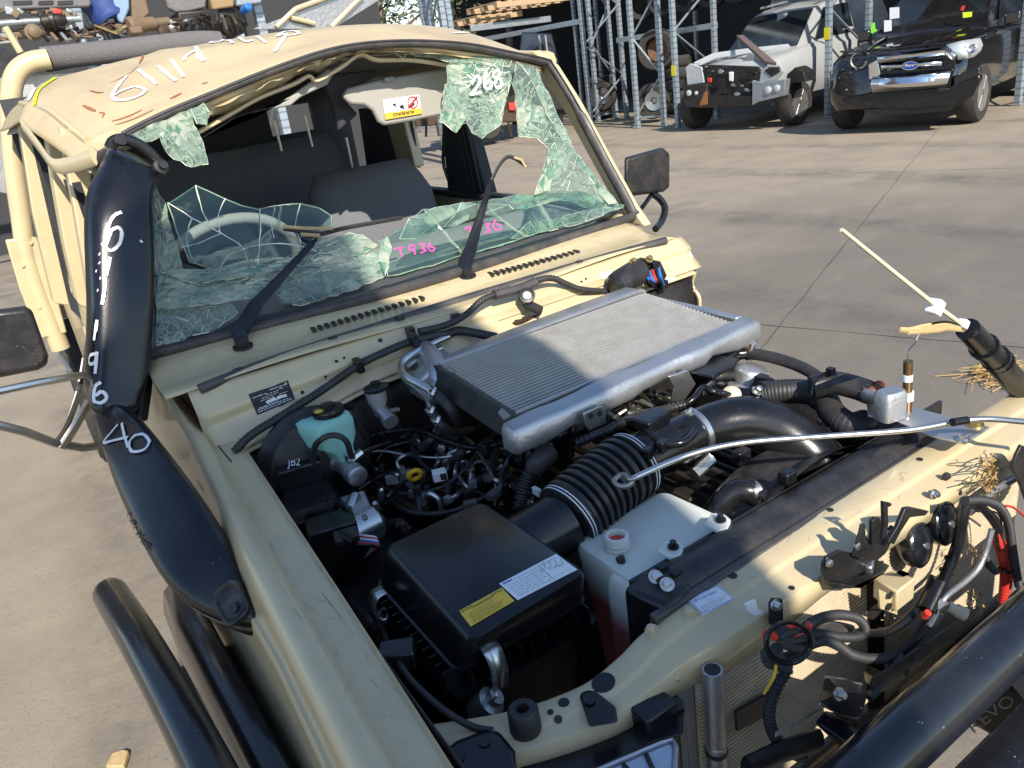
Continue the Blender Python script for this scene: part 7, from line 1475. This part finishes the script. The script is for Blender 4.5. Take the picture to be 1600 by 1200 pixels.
# white wagon wreck
def SG(x, y): return (x / 5.333 + 1040, y / 5.333)
def SP_(*pts): return [SG(a, b) for a, b in pts]
whitep = pm('silver_white_car_paint', (.33, .34, .34), .3, var=.08, coat=.5, dust=.25, dustc=(.35, .3, .22))
suv = Car((1090, 200), (1241, 195), 'white_wagon_wreck', 'white wagon wreck with crumpled bonnet and missing grille, parked in the racking')
c = suv
Car.zs = 1.09
c.shell('body', [(-.45, sec(.70, .45, .80, .70, .70, .88)), (-.30, sec(.78, .42, .86, .90, .74, 1.0)), (.1, sec(.80, .5, .88, 1.0, .76, 1.06)), (.6, sec(.80, .45, .88, 1.04, .78, 1.12)), (.9, sec(.80, .4, .88, 1.06, .8, 1.14)), (3.4, sec(.80, .4, .88, 1.08, .82, 1.14)), (3.7, sec(.74, .5, .84, 1.05, .8, 1.12))], whitep)
c.shell('cabin', [(.55, [(0, 1.08), (.74, 1.08), (.74, 1.1), (.72, 1.12), (0, 1.13)]), (1.25, [(0, 1.1), (.80, 1.1), (.78, 1.25), (.62, 1.64), (0, 1.68)]), (1.6, [(0, 1.1), (.81, 1.1), (.79, 1.25), (.63, 1.72), (0, 1.77)]), (3.2, [(0, 1.1), (.81, 1.1), (.79, 1.25), (.63, 1.72), (0, 1.77)]), (3.6, [(0, 1.1), (.79, 1.1), (.77, 1.25), (.6, 1.6), (0, 1.65)])], whitep)
MB().prism([c.L(-.72, .57, 1.235), c.L(.72, .57, 1.235), c.L(.61, 1.23, 1.77), c.L(-.61, 1.23, 1.77)], c.ey * -.02 + V((0, 0, .02))).build('windscreen', glassd, c.t)
for sx in (-1, 1):
    MB().prism([c.L(sx * .80, 1.0, 1.3), c.L(sx * .665, 1.45, 1.78), c.L(sx * .665, 2.2, 1.81), c.L(sx * .79, 2.25, 1.3)], c.ex * sx * .014).build('side_window', glassd, c.t)
    MB().tube([c.L(sx * .58, 1.4, 1.92), c.L(sx * .58, 2.3, 1.98), c.L(sx * .58, 3.2, 1.92)], .02, 6).build('roof_rail', mt['galv'], c.t)
c.poly('front_opening', SP_((170, 560), (330, 540), (760, 555), (800, 600), (780, 690), (720, 740), (700, 850), (180, 870), (150, 730)), -.50, .06, 'blk')
bo_ = MB().loft([[c.F(*SG(a, b), y) for a, b, y in ((235, 520, -.44), (400, 440, -.1), (700, 400, .2), (1020, 365, .5), (1040, 385, .5), (720, 425, .2), (420, 470, -.1), (290, 530, -.42))], [c.F(*SG(a, b), y) + V((0, 0, -.03)) for a, b, y in ((235, 520, -.44), (400, 440, -.1), (700, 400, .2), (1020, 365, .5), (1040, 385, .5), (720, 425, .2), (420, 470, -.1), (290, 530, -.42))]]).build('folded_bonnet', whitep, c.t)
c.poly('bonnet_flap', SP_((640, 500), (700, 440), (800, 470), (820, 500), (730, 525), (660, 545)), -.3, .03, 'galv')
MB().hexa([c.F(*SG(a, b), y) for a, b, y in ((590, 290, .0), (650, 290, .0), (925, 520, -.45), (830, 510, -.45))], [c.F(*SG(a, b), y) + V((0, 0, -.05)) for a, b, y in ((590, 290, .0), (650, 290, .0), (925, 520, -.45), (830, 510, -.45))]).build('fallen_plank', pm('brown_trim', (.12, .09, .08), .7), c.t, bev=.005)
c.poly('headlight', SP_((165, 560), (200, 530), (300, 560), (320, 690), (180, 710)), -.52, .08, lampw); c.poly('headlight_hole', SP_((790, 590), (850, 545), (960, 545), (975, 600), (920, 670), (780, 690)), -.50, .05, whitep); c.poly('lamp_cavity', SP_((820, 590), (860, 560), (945, 560), (950, 600), (880, 640)), -.515, .02, 'blk')
bpr = c.poly('bull_bumper', SP_((150, 715), (340, 700), (345, 870), (330, 900), (170, 890), (148, 840)), -.60, .14, 'plast2'); c.poly('bumper_beam', SP_((340, 800), (720, 800), (980, 760), (985, 830), (760, 880), (340, 900)), -.58, .12, 'blk', bpr)
c.poly('bumper_wing', SP_((720, 680), (800, 690), (1000, 660), (985, 800), (770, 850), (720, 880)), -.60, .14, 'galv', bpr)
for a, b, r_ in ((197, 775, 24), (258, 775, 16), (857, 752, 28), (930, 735, 26)): MB().lathe(c.F(*SG(a, b), -.60), -c.ey, [(r_ / 470, 0), (r_ / 470, .02), (r_ / 700, .03)], 18).build('driving_lamp', lampw, bpr)
c.poly('red_patch', SP_((345, 650), (380, 650), (378, 690), (348, 690)), -.52, .03, 'red'); c.poly('rust_streak', SP_((320, 770), (345, 760), (350, 870), (280, 880)), -.605, .01, 'rust', bpr)
for k in range(26):
    a, b = random.uniform(330, 780), random.uniform(550, 790); s = random.uniform(12, 40)
    c.poly('broken_piece', [SG(a + s * math.cos(q_) * random.uniform(.5, 1), b + s * .7 * math.sin(q_) * random.uniform(.5, 1)) for q_ in (0, 1.1, 2.3, 3.3, 4.4, 5.3)], -.53 + random.uniform(-.03, .03), .03, random.choice(('plast', 'plast2', 'blk', 'eng', 'galv', whitep)), bev=.004)
c.poly('grey_cross_piece', SP_((525, 600), (560, 600), (558, 680), (528, 675)), -.54, .03, 'chalk')
c.poly('wheel_arch', SP_((1010, 620), (1080, 560), (1150, 600), (1170, 680), (1000, 700)), -.36, .3, 'blk')
c.wheels(.36, silver)
# straw clump and wood chip on the ground
q = MB(); cs = Z(1556, 590, 0)
for i in range(260):
    a = random.uniform(0, 6.28); d = random.gauss(0, .07); p = cs + V((d * math.cos(a) * 1.4, d * math.sin(a), random.uniform(.0, .07) * math.exp(-(d / .08) ** 2) + .004)); e = V((random.gauss(0, .05), random.gauss(0, .05), random.gauss(0, .015)))
    q.tube([p, p + e * .5 + V((0, 0, .004)), V((p.x + e.x, p.y + e.y, max(.003, p.z + e.z)))], .0016, 3)
for a, b in (((1460, 588), (1530, 583)), ((1550, 612), (1585, 594)), ((1530, 583), (1600, 570))): q.tube([Z(*a, .006), (Z(*a, .012) + Z(*b, .012)) / 2, Z(*b, .006)], .003, 4)
sc_ = q.build('straw_clump', mt['straw']); sc_['kind'] = 'stuff'; tag(sc_, 'dry clump of straw and roots lying on the concrete behind the broken aerial', 'straw')
o = MB().prism([Z(a, b, .004) for a, b in ((168, 1205), (178, 1184), (196, 1178), (204, 1180), (196, 1205))], (0, 0, .02)).build('wood_chip', mt['dry'], bev=.004); tag(o, 'split piece of yellow wood on the concrete at the lower left', 'wood')
# ---------------------------------------------------------------- racks behind the truck with stored parts
def Q4(x, y): return (x / 4, y / 4)
RY = 8.9
def QP(pts, y): return [Y(*Q4(a, b), y) for a, b in pts]
def rpart(name, label, cat, pts, y, th, m, bev=.02, group='parts stored on the racks behind the cab'):
    t = MB().prism(QP(pts, y), (0, th, 0)).build(name, mt[m] if isinstance(m, str) else m, bev=bev); return tag(t, label, cat, group)
tanm = pm('dusty_tan_steel', (.19, .135, .085), .7, .2, var=.35, vs=12, c2=(.2, .09, .04), c2amt=.6); greyp = pm('grey_bumper_plastic', (.13, .125, .13), .6, var=.2, dust=.3)  # these and the next colours are darkened in place of shading on the racks
bluep = pm('blue_plastic_drum', (.02, .05, .2), .35, var=.2, dust=.15); paleb = pm('pale_blue_panel', (.2, .3, .42), .45, var=.2, dust=.3); card = pm('cardboard', (.3, .2, .1), .85, var=.15)
wal = MB().box((-1.2, 12.6, 3.5), (14.5, .1, 7)).build('dark_backdrop', dk); tag(wal, 'dark backdrop wall added behind the loaded racks', 'wall')  # dark sheet added where the rack gaps show only shade
for i, px in enumerate((147, 408)):
    p = Y(px, 40, 9.2); p.z = 0
    rack_frame(p, p + V((0, 1.0, 0)), ['perforated rack frame seen above the crushed roof corner', 'rack frame seen beside the checker-plate lid'][i], h=5.6, w_=.11)
for i, px in enumerate((690, 700)):
    p = Y(px, 20, 11.0 + .5 * i); p.z = 0
    rack_frame(p, p + V((.2, 1.0, 0)), ['rack frame seen above the right end of the roof, front one', 'rack frame seen above the right end of the roof, rear one'][i], h=5.6, w_=.10)
for z, lb_ in ((2.05, 'lower rack beam behind the crushed roof'), (3.05, 'upper rack beam behind the crushed roof')): beam((-2.5, 9.2, z), (4.2, 9.2, z), lb_)
t = rpart('vehicle_tailgate', 'slotted grey tailgate lying on the rack at the upper left', 'tailgate', [(-60, -120), (500, -140), (575, 20), (560, 45), (480, 46), (-60, 66)], RY, .08, greyp)
for a, b in ((80, 200), (240, 332), (360, 455)): MB().prism(QP([(a, 6), (b, 2), (b, 26), (a, 30)], RY - .012), (0, .01, 0)).build('slot', mt['ink'], t)
ax_ = thing('rear_axle', 'dusty rear axle with brake hub on the rack at the upper left', 'axle', Y(*Q4(260, 200), RY), group='parts stored on the racks behind the cab')
MB().tube([Y(*Q4(-40, 150), RY), Y(*Q4(120, 138), RY), Y(*Q4(500, 116), RY)], .035, 12).build('axle_tube', mt['galv'], ax_)
MB().lathe(Y(*Q4(205, 205), RY - .12), (.1, -1, 0), [(.03, 0), (.06, .01), (.085, .02), (.085, .05), (.06, .055), (.06, .12), (.03, .14)], 22).build('brake_hub', tanm, ax_)
MB().lathe(Y(*Q4(330, 130), RY - .05), (1, -.2, 0), [(.04, -.12), (.07, -.1), (.075, -.03), (.1, -.02), (.1, .02), (.075, .03), (.06, .1), (.035, .14)], 20).build('differential', mt['eng'], ax_)
for k in range(4): MB().tube([Y(*Q4(260 + 60 * k, 205), RY), Y(*Q4(300 + 62 * k, 255), RY - .1)], .02, 8).build('link_arm', (mt['eng'], tanm, mt['galv'], mt['engb'])[k], ax_)
hn = thing('dash_harness', 'tangle of tan brackets and coloured plugs below the grey tailgate', 'harness', Y(*Q4(250, 80), RY), group='parts stored on the racks behind the cab')
for k in range(26):
    a, b = 20 + 18 * k + random.uniform(-8, 8), 78 + random.uniform(-14, 18); c0 = Y(*Q4(a, b), RY + random.uniform(-.05, .1)); s = random.uniform(.03, .09)
    MB().box(c0, (s, s * random.uniform(.5, 1.2), s * random.uniform(.4, 1)), M.Rotation(random.uniform(-1, 1), 3, 'Y')).build('bracket', random.choice((tanm, tanm, mt['blk'], mt['galv'], mt['red'] if random.random() < .3 else tanm)), hn, bev=.01)
dr_ = thing('blue_drum', 'dark blue plastic drum beside the perforated rack post', 'drum', Y(*Q4(660, 70), RY), group='parts stored on the racks behind the cab')
c0 = Y(*Q4(650, 40), RY + .25); MB().lathe(c0, (.25, -.4, -.9), [(.2, -.5), (.22, -.48), (.22, -.1), (.235, -.08), (.235, -.04), (.22, -.02), (.22, .18), (.19, .22)], 28).build('shell', bluep, dr_)
MB().tube([c0 + V((-.2, -.2, -.2)), c0 + V((0, -.3, -.32)), c0 + V((.22, -.2, -.22))], .014, 6).build('hoop', mt['gold'], dr_)
rpart('door_skin', 'pale blue door skin standing behind the drum', 'door skin', [(690, -160), (800, -160), (812, 50), (772, 150), (742, 132), (718, 60)], RY, .05, paleb)
rpart('guard_liner', 'tan steel plate hanging right of the pale blue panel', 'steel plate', [(800, -120), (890, -120), (938, 88), (880, 136), (806, 132)], RY + .1, .04, tanm)
gx = thing('gearbox', 'tan gearbox casting on the rack above the roof handwriting', 'gearbox', Y(*Q4(890, 175), RY), group='parts stored on the racks behind the cab')
MB().lathe(Y(*Q4(800, 168), RY), (1, .2, .05), [(.10, 0), (.11, .05), (.085, .12), (.075, .3), (.055, .36), (.05, .5)], 18).build('casing', tanm, gx, bev=.01)
MB().box(Y(*Q4(850, 190), RY - .05), (.14, .1, .08)).build('sump', tanm, gx, bev=.02); MB().lathe(Y(*Q4(1020, 200), RY), (.2, -1, 0), [(.07, 0), (.07, .05), (.03, .06)], 14).build('flange', mt['engb'], gx)
rpart('front_bumper', 'grey bumper skin on the rack left of the cardboard', 'bumper', [(1010, -120), (1300, -130), (1288, 48), (1180, 72), (1100, 76), (1050, 50)], RY, .10, greyp)
rpart('cardboard_box', 'open cardboard box on the rack beside the grey bumper', 'box', [(1284, -120), (1455, -120), (1466, 42), (1330, 62)], RY, .3, card)
rpart('inner_guard', 'grey steel panel on the rack right of the cardboard box', 'steel panel', [(1470, -120), (1640, -120), (1640, 20), (1475, 40)], RY + .05, .1, 'galv')
en = thing('stored_engine', 'black engine and hoses on the rack under the grey bumper', 'engine', Y(*Q4(1300, 140), RY), group='parts stored on the racks behind the cab')
MB().box(Y(*Q4(1230, 140), RY + .2), (.5, .4, .24)).build('block', mt['eng'], en, bev=.03)
MB().lathe(Y(*Q4(1430, 130), RY + .2), (.2, -1, 0), [(.16, -.1), (.19, 0), (.19, .1), (.14, .12)], 24).build('bell_housing', mt['eng'], en)
for k in range(10): MB().hose([Y(*Q4(1090 + 45 * k + random.uniform(-20, 20), 90 + random.uniform(-20, 60)), RY - .05), Y(*Q4(1120 + 45 * k, 130 + random.uniform(-40, 40)), RY - .15), Y(*Q4(1150 + 45 * k + random.uniform(-20, 20), 170 + random.uniform(-60, 20)), RY - .05)], .018, 7).build('hose', random.choice((mt['rubber'], mt['eng'], mt['engb'], mt['steel'])), en)
MB().lathe(Y(*Q4(1530, 60), RY - .1), (.3, -1, .2), [(.04, -.05), (.05, 0), (.05, .1), (.03, .12)], 14).build('coil', mt['blue'], en)
# small parts lower on the rack, behind the headboard
for i in range(9):
    a, b = 20 + 130 * i, 225 + random.uniform(-20, 20) - 8 * i; c0 = Y(*Q4(a, b), RY + .1)
    o = thing('spare_starter', ['first', 'second', 'third', 'fourth', 'fifth', 'sixth', 'seventh', 'eighth', 'ninth'][i] + ' small engine part from the left on the dark rack shelf behind the cab', 'engine part', c0, group='small parts on the shelf behind the cab')
    MB().lathe(c0, (1, random.uniform(-.5, .5), random.uniform(-.4, .4)), [(.02, -.12), (.045, -.11), (.045, -.02), (.055, -.015), (.055, .03), (.045, .035), (.03, .1), (.018, .105), (.018, .16)], 14).build('housing', random.choice((mt['engb'], mt['eng'], tanm, mt['alu'])), o)
    for k in range(3): MB().hose([c0 + V((random.uniform(-.15, .15), -.05, random.uniform(-.06, .06))) for _ in range(4)], random.uniform(.008, .016), 6).build('lead', random.choice((mt['rubber'], mt['engb'], tanm, mt['steel'])), o)
    MB().box(c0 + V((.05, -.05, .06)), (.09, .06, .05), RZ(random.uniform(-40, 40))).build('solenoid', random.choice((mt['blk'], tanm, mt['steel'])), o, bev=.01)
# dark things in the gap between racks and the tray
# timber pallets on the right-hand racks, seen past the roof end
wood = pm('pallet_wood', (.42, .29, .17), .8, var=.3, vs=20)
def pallet(c, label):
    c = V(c); t = thing('timber_pallet', label, 'pallet', c, group='pallets on the rack past the roof end')
    for k in range(5): MB().box(c + V((-.5 + .25 * k, 0, .10)), (.1, 1.1, .02)).build('deck_board', wood, t)
    for s in (-.5, 0, .5): MB().box(c + V((0, s, .045)), (1.1, .1, .09)).build('bearer', wood, t)
for i, (px, py, y) in enumerate(((790, 14, 12.2), (845, 8, 12.8), (760, 34, 13.5))): pallet(Y(px, py, y), ['pale timber pallet on the rack beside the top rack post', 'pale timber pallet at the right, next to the racking beam', 'timber pallet lying low and deep in the rack'][i])
beam(Y(735, 44, 12.0), Y(860, 30, 12.0), 'grey rack beam carrying the timber pallets')
# chassis with wheel seen through the windscreen
cg = G0(765, 226); cfr = thing('stripped_chassis', 'rusty stripped chassis with one wheel, seen through the broken windscreen', 'chassis', cg)
def CP(px, py, d=0): return at(px, py, pl=(cg + V((0, d, 0)), V((.35, .93, 0))))
MB().hexa([CP(640, 172), CP(812, 170), CP(812, 190), CP(640, 198)], [CP(640, 172, .9), CP(812, 170, .9), CP(812, 190, .9), CP(640, 198, .9)]).build('rail', mt['engb'], cfr, bev=.02)
MB().hexa([CP(690, 120), CP(880, 110), CP(880, 172), CP(690, 176)], [CP(690, 120, 1), CP(880, 110, 1), CP(880, 172, 1), CP(690, 176, 1)]).build('tub', mt['eng'], cfr, bev=.03)
wc = CP(764, 198, -.15); MB().lathe(wc, (-.35, -.93, 0), [(.1, -.12), (.24, -.12), (.27, -.08), (.27, .08), (.24, .12), (.1, .12)], 26).build('wheel', mt['tyre'], cfr)
MB().prism([CP(795, 160, -.08), CP(806, 160, -.08), CP(806, 172, -.08), CP(796, 172, -.08)], (0, .03, 0)).build('tail_lamp', mt['red'], cfr)
for k in range(10): MB().tube([CP(650 + 16 * k, 190, -.03), CP(652 + 16 * k + random.uniform(-6, 6), 212 + random.uniform(-6, 3), -.03)], .03, 6).build('bracket', mt['engb'], cfr)
# crashed pale car front behind the pillar
pc = thing('pale_car_wreck', 'pale crashed car nose showing past the windscreen pillar', 'car', G0(862, 205))
def PP(px, py, d=0): return at(px, py, pl=(G0(862, 205) + V((0, d, 0)), V((.6, .8, 0))))
MB().hexa([PP(800, 130), PP(876, 128), PP(880, 190), PP(800, 195)], [PP(800, 130, 1.5), PP(876, 128, 1.5), PP(880, 190, 1.5), PP(800, 195, 1.5)]).build('body', mt['blk'], pc, bev=.04)
MB().hexa([PP(815, 50, .5), PP(862, 52, .5), PP(874, 100, .2), PP(810, 105, .2)], [PP(815, 50, 1.8), PP(862, 52, 1.8), PP(874, 100, 1.8), PP(810, 105, 1.8)]).build('cabin', glassd, pc, bev=.03)
for k in range(14):
    a, b = random.uniform(838, 884), random.uniform(98, 150); s = random.uniform(5, 12)
    MB().prism([PP(a + s * math.cos(q_) * random.uniform(.6, 1), b + s * .6 * math.sin(q_), -.05) for q_ in (0, 1, 2.2, 3.2, 4.2, 5.3)], (0, .05, 0)).build('crushed_piece', random.choice((whitep, whitep, card, mt['galv'])), pc, bev=.01)
for a in (842, 852): MB().tube([PP(a, 55, .1), PP(a + 6, 105, .1)], .02, 6).build('roof_bar', whitep, pc)
# tree beyond the racks
tr_ = thing('gum_tree', 'dull green tree standing beyond the racks above the roof', 'tree', (9.5, 20, 0))
MB().tube(crv([V((9.5, 20, 0)), V((9.45, 20.1, 1.6)), V((9.7, 20, 3.2)), V((9.4, 20.1, 5.2))], 5), lambda u: .22 - .16 * u, 12).build('trunk', pm('bark', (.16, .12, .09), .9, var=.3, bump=.5), tr_)
leafm = pm('dull_leaves', (.075, .085, .035), .7, var=.5, vs=3); q = MB()
for i in range(5200):
    a, e, r_ = random.uniform(0, 6.28), random.uniform(-1, 1), random.random() ** .45
    c0 = V((9.4 + 3.4 * r_ * math.cos(a) * math.sqrt(1 - e * e), 20 + 2.6 * r_ * math.sin(a) * math.sqrt(1 - e * e), 3.9 + 2.7 * r_ * e))
    if math.sin(3.1 * c0.x) * math.sin(2.7 * c0.y + 1) * math.sin(3.7 * c0.z) > .22: continue
    u = V((random.gauss(0, 1), random.gauss(0, 1), random.gauss(0, 1))).normalized(); v = u.orthogonal().normalized(); s = random.uniform(.06, .15)
    q.add([c0 - u * s, c0 - v * s * .35, c0 + u * s, c0 + v * s * .35], [(0, 1, 2, 3)])
q.build('crown', leafm, tr_, smooth=0)['kind'] = 'stuff'
for k in range(7):
    a = k * .9; MB().tube(crv([V((9.5, 20, 2.2 + .3 * k)), V((9.5 + 1.0 * math.cos(a), 20 + .8 * math.sin(a), 3.0 + .35 * k)), V((9.5 + 2.4 * math.cos(a), 20 + 1.8 * math.sin(a), 3.6 + .4 * k))], 4), lambda u: .07 - .055 * u, 7).build('limb', bpy.data.materials['bark'], tr_)
hg = thing('green_hedge_tree', 'dark green bushy tree behind the crashed pale car', 'tree', (13.5, 19.5, 0))
MB().tube([V((13.5, 19.5, 0)), V((13.4, 19.5, 1.4)), V((13.5, 19.4, 3))], .1, 8).build('trunk', bpy.data.materials['bark'], hg)
# unseen tank-shaped caster added and profiled to shade the left of the engine bay
ty = -3.4; txc = -.43 + ty * math.tan(AZ); kz = -ty * math.tan(EL) / math.cos(AZ)
tkk = thing('shade_caster', 'unseen tank-shaped shade caster added in front of the truck', 'shade caster', (txc, ty, 0))
MB().lathe((txc, ty, 0), (0, 0, 1), [(.56, .25), (.56, .3), (.535, .34), (.535, kz + .80), (.50, kz + .87), (.38, kz + .97), (.31, kz + 1.08), (.265, kz + 1.22), (.25, kz + 1.37), (.10, kz + 1.40)], 48).build('shell', mt['galv'], tkk)
for k in range(4):
    a = k * math.pi / 2 + .6; MB().box((txc + .45 * math.cos(a), ty + .45 * math.sin(a), .15), (.08, .08, .3)).build('leg', mt['galv'], tkk)
for z in (1, 2): MB().lathe((txc, ty, z), (0, 0, 1), [(.545, 0), (.545, .04)], 48, cap=False).build('hoop', mt['galv'], tkk)
# ---------------------------------------------------------------- joined pieces that can be told apart become parts of their own
def islands(o):
    me = o.data; n = len(me.vertices); par = list(range(n))
    def fd(i):
        while par[i] != i: par[i] = par[par[i]]; i = par[i]
        return i
    for e in me.edges:
        a, b = fd(e.vertices[0]), fd(e.vertices[1])
        if a != b: par[a] = b
    return [fd(i) for i in range(n)]
def split_up(o):
    ids = islands(o); ks = sorted(set(ids))
    if len(ks) < 2: return
    me = o.data; nm = o.name.split('.')[0]; vs = [v.co.copy() for v in me.vertices]; groups = {k: [] for k in ks}
    for p in me.polygons: groups[ids[p.vertices[0]]].append(list(p.vertices))
    first = True
    for k in ks:
        use = sorted({i for f in groups[k] for i in f}); mp = {i: j for j, i in enumerate(use)}
        m2 = bpy.data.meshes.new(nm); m2.from_pydata([vs[i] for i in use], [], [[mp[i] for i in f] for f in groups[k]])
        for mm in me.materials: m2.materials.append(mm)
        m2.shade_smooth(); m2.set_sharp_from_angle(angle=R(38))
        if first: o.data = m2; first = False
        else:
            c = o.copy(); c.data = m2; col.objects.link(c)
SPLIT = {'handwritten_number', 'hazard_stripe', 'support_bolt', 'clamp_bolt', 'lower_strut', 'bracket_hole', 'pillar_rib', 'rust_mark', 'paint_spatter', 'scratch', 'abs_bolt', 'fender_bolt', 'bracket_eye', 'red_tape', 'cable_tails', 'wiper_stub', 'splinter', 'bent_strap', 'raised_lettering', 'box_lettering', 'badge_lettering', 'label_lettering', 'sticker_heading', 'label_figure', 'core_frame', 'white_cable_tag', 'white_collar', 'sticker_border', 'sticker_diagram', 'housing_rib', 'rear_window_bars', 'torn_edge', 'mirror_arm', 'bracket_bolt', 'motor_plug', 'cab_back', 'chassis', 'roof_header', 'loop_wire', 'bracket_hole', 'pipe_union', 'tube_lug'}
for o in list(bpy.data.objects):
    if o.type == 'MESH' and o.name.split('.')[0] in SPLIT and not o.get('kind'): split_up(o)
for o in bpy.data.objects:
    if o.type == 'MESH' and o.name.split('.')[0] in ('crack_line',): o['kind'] = 'stuff'
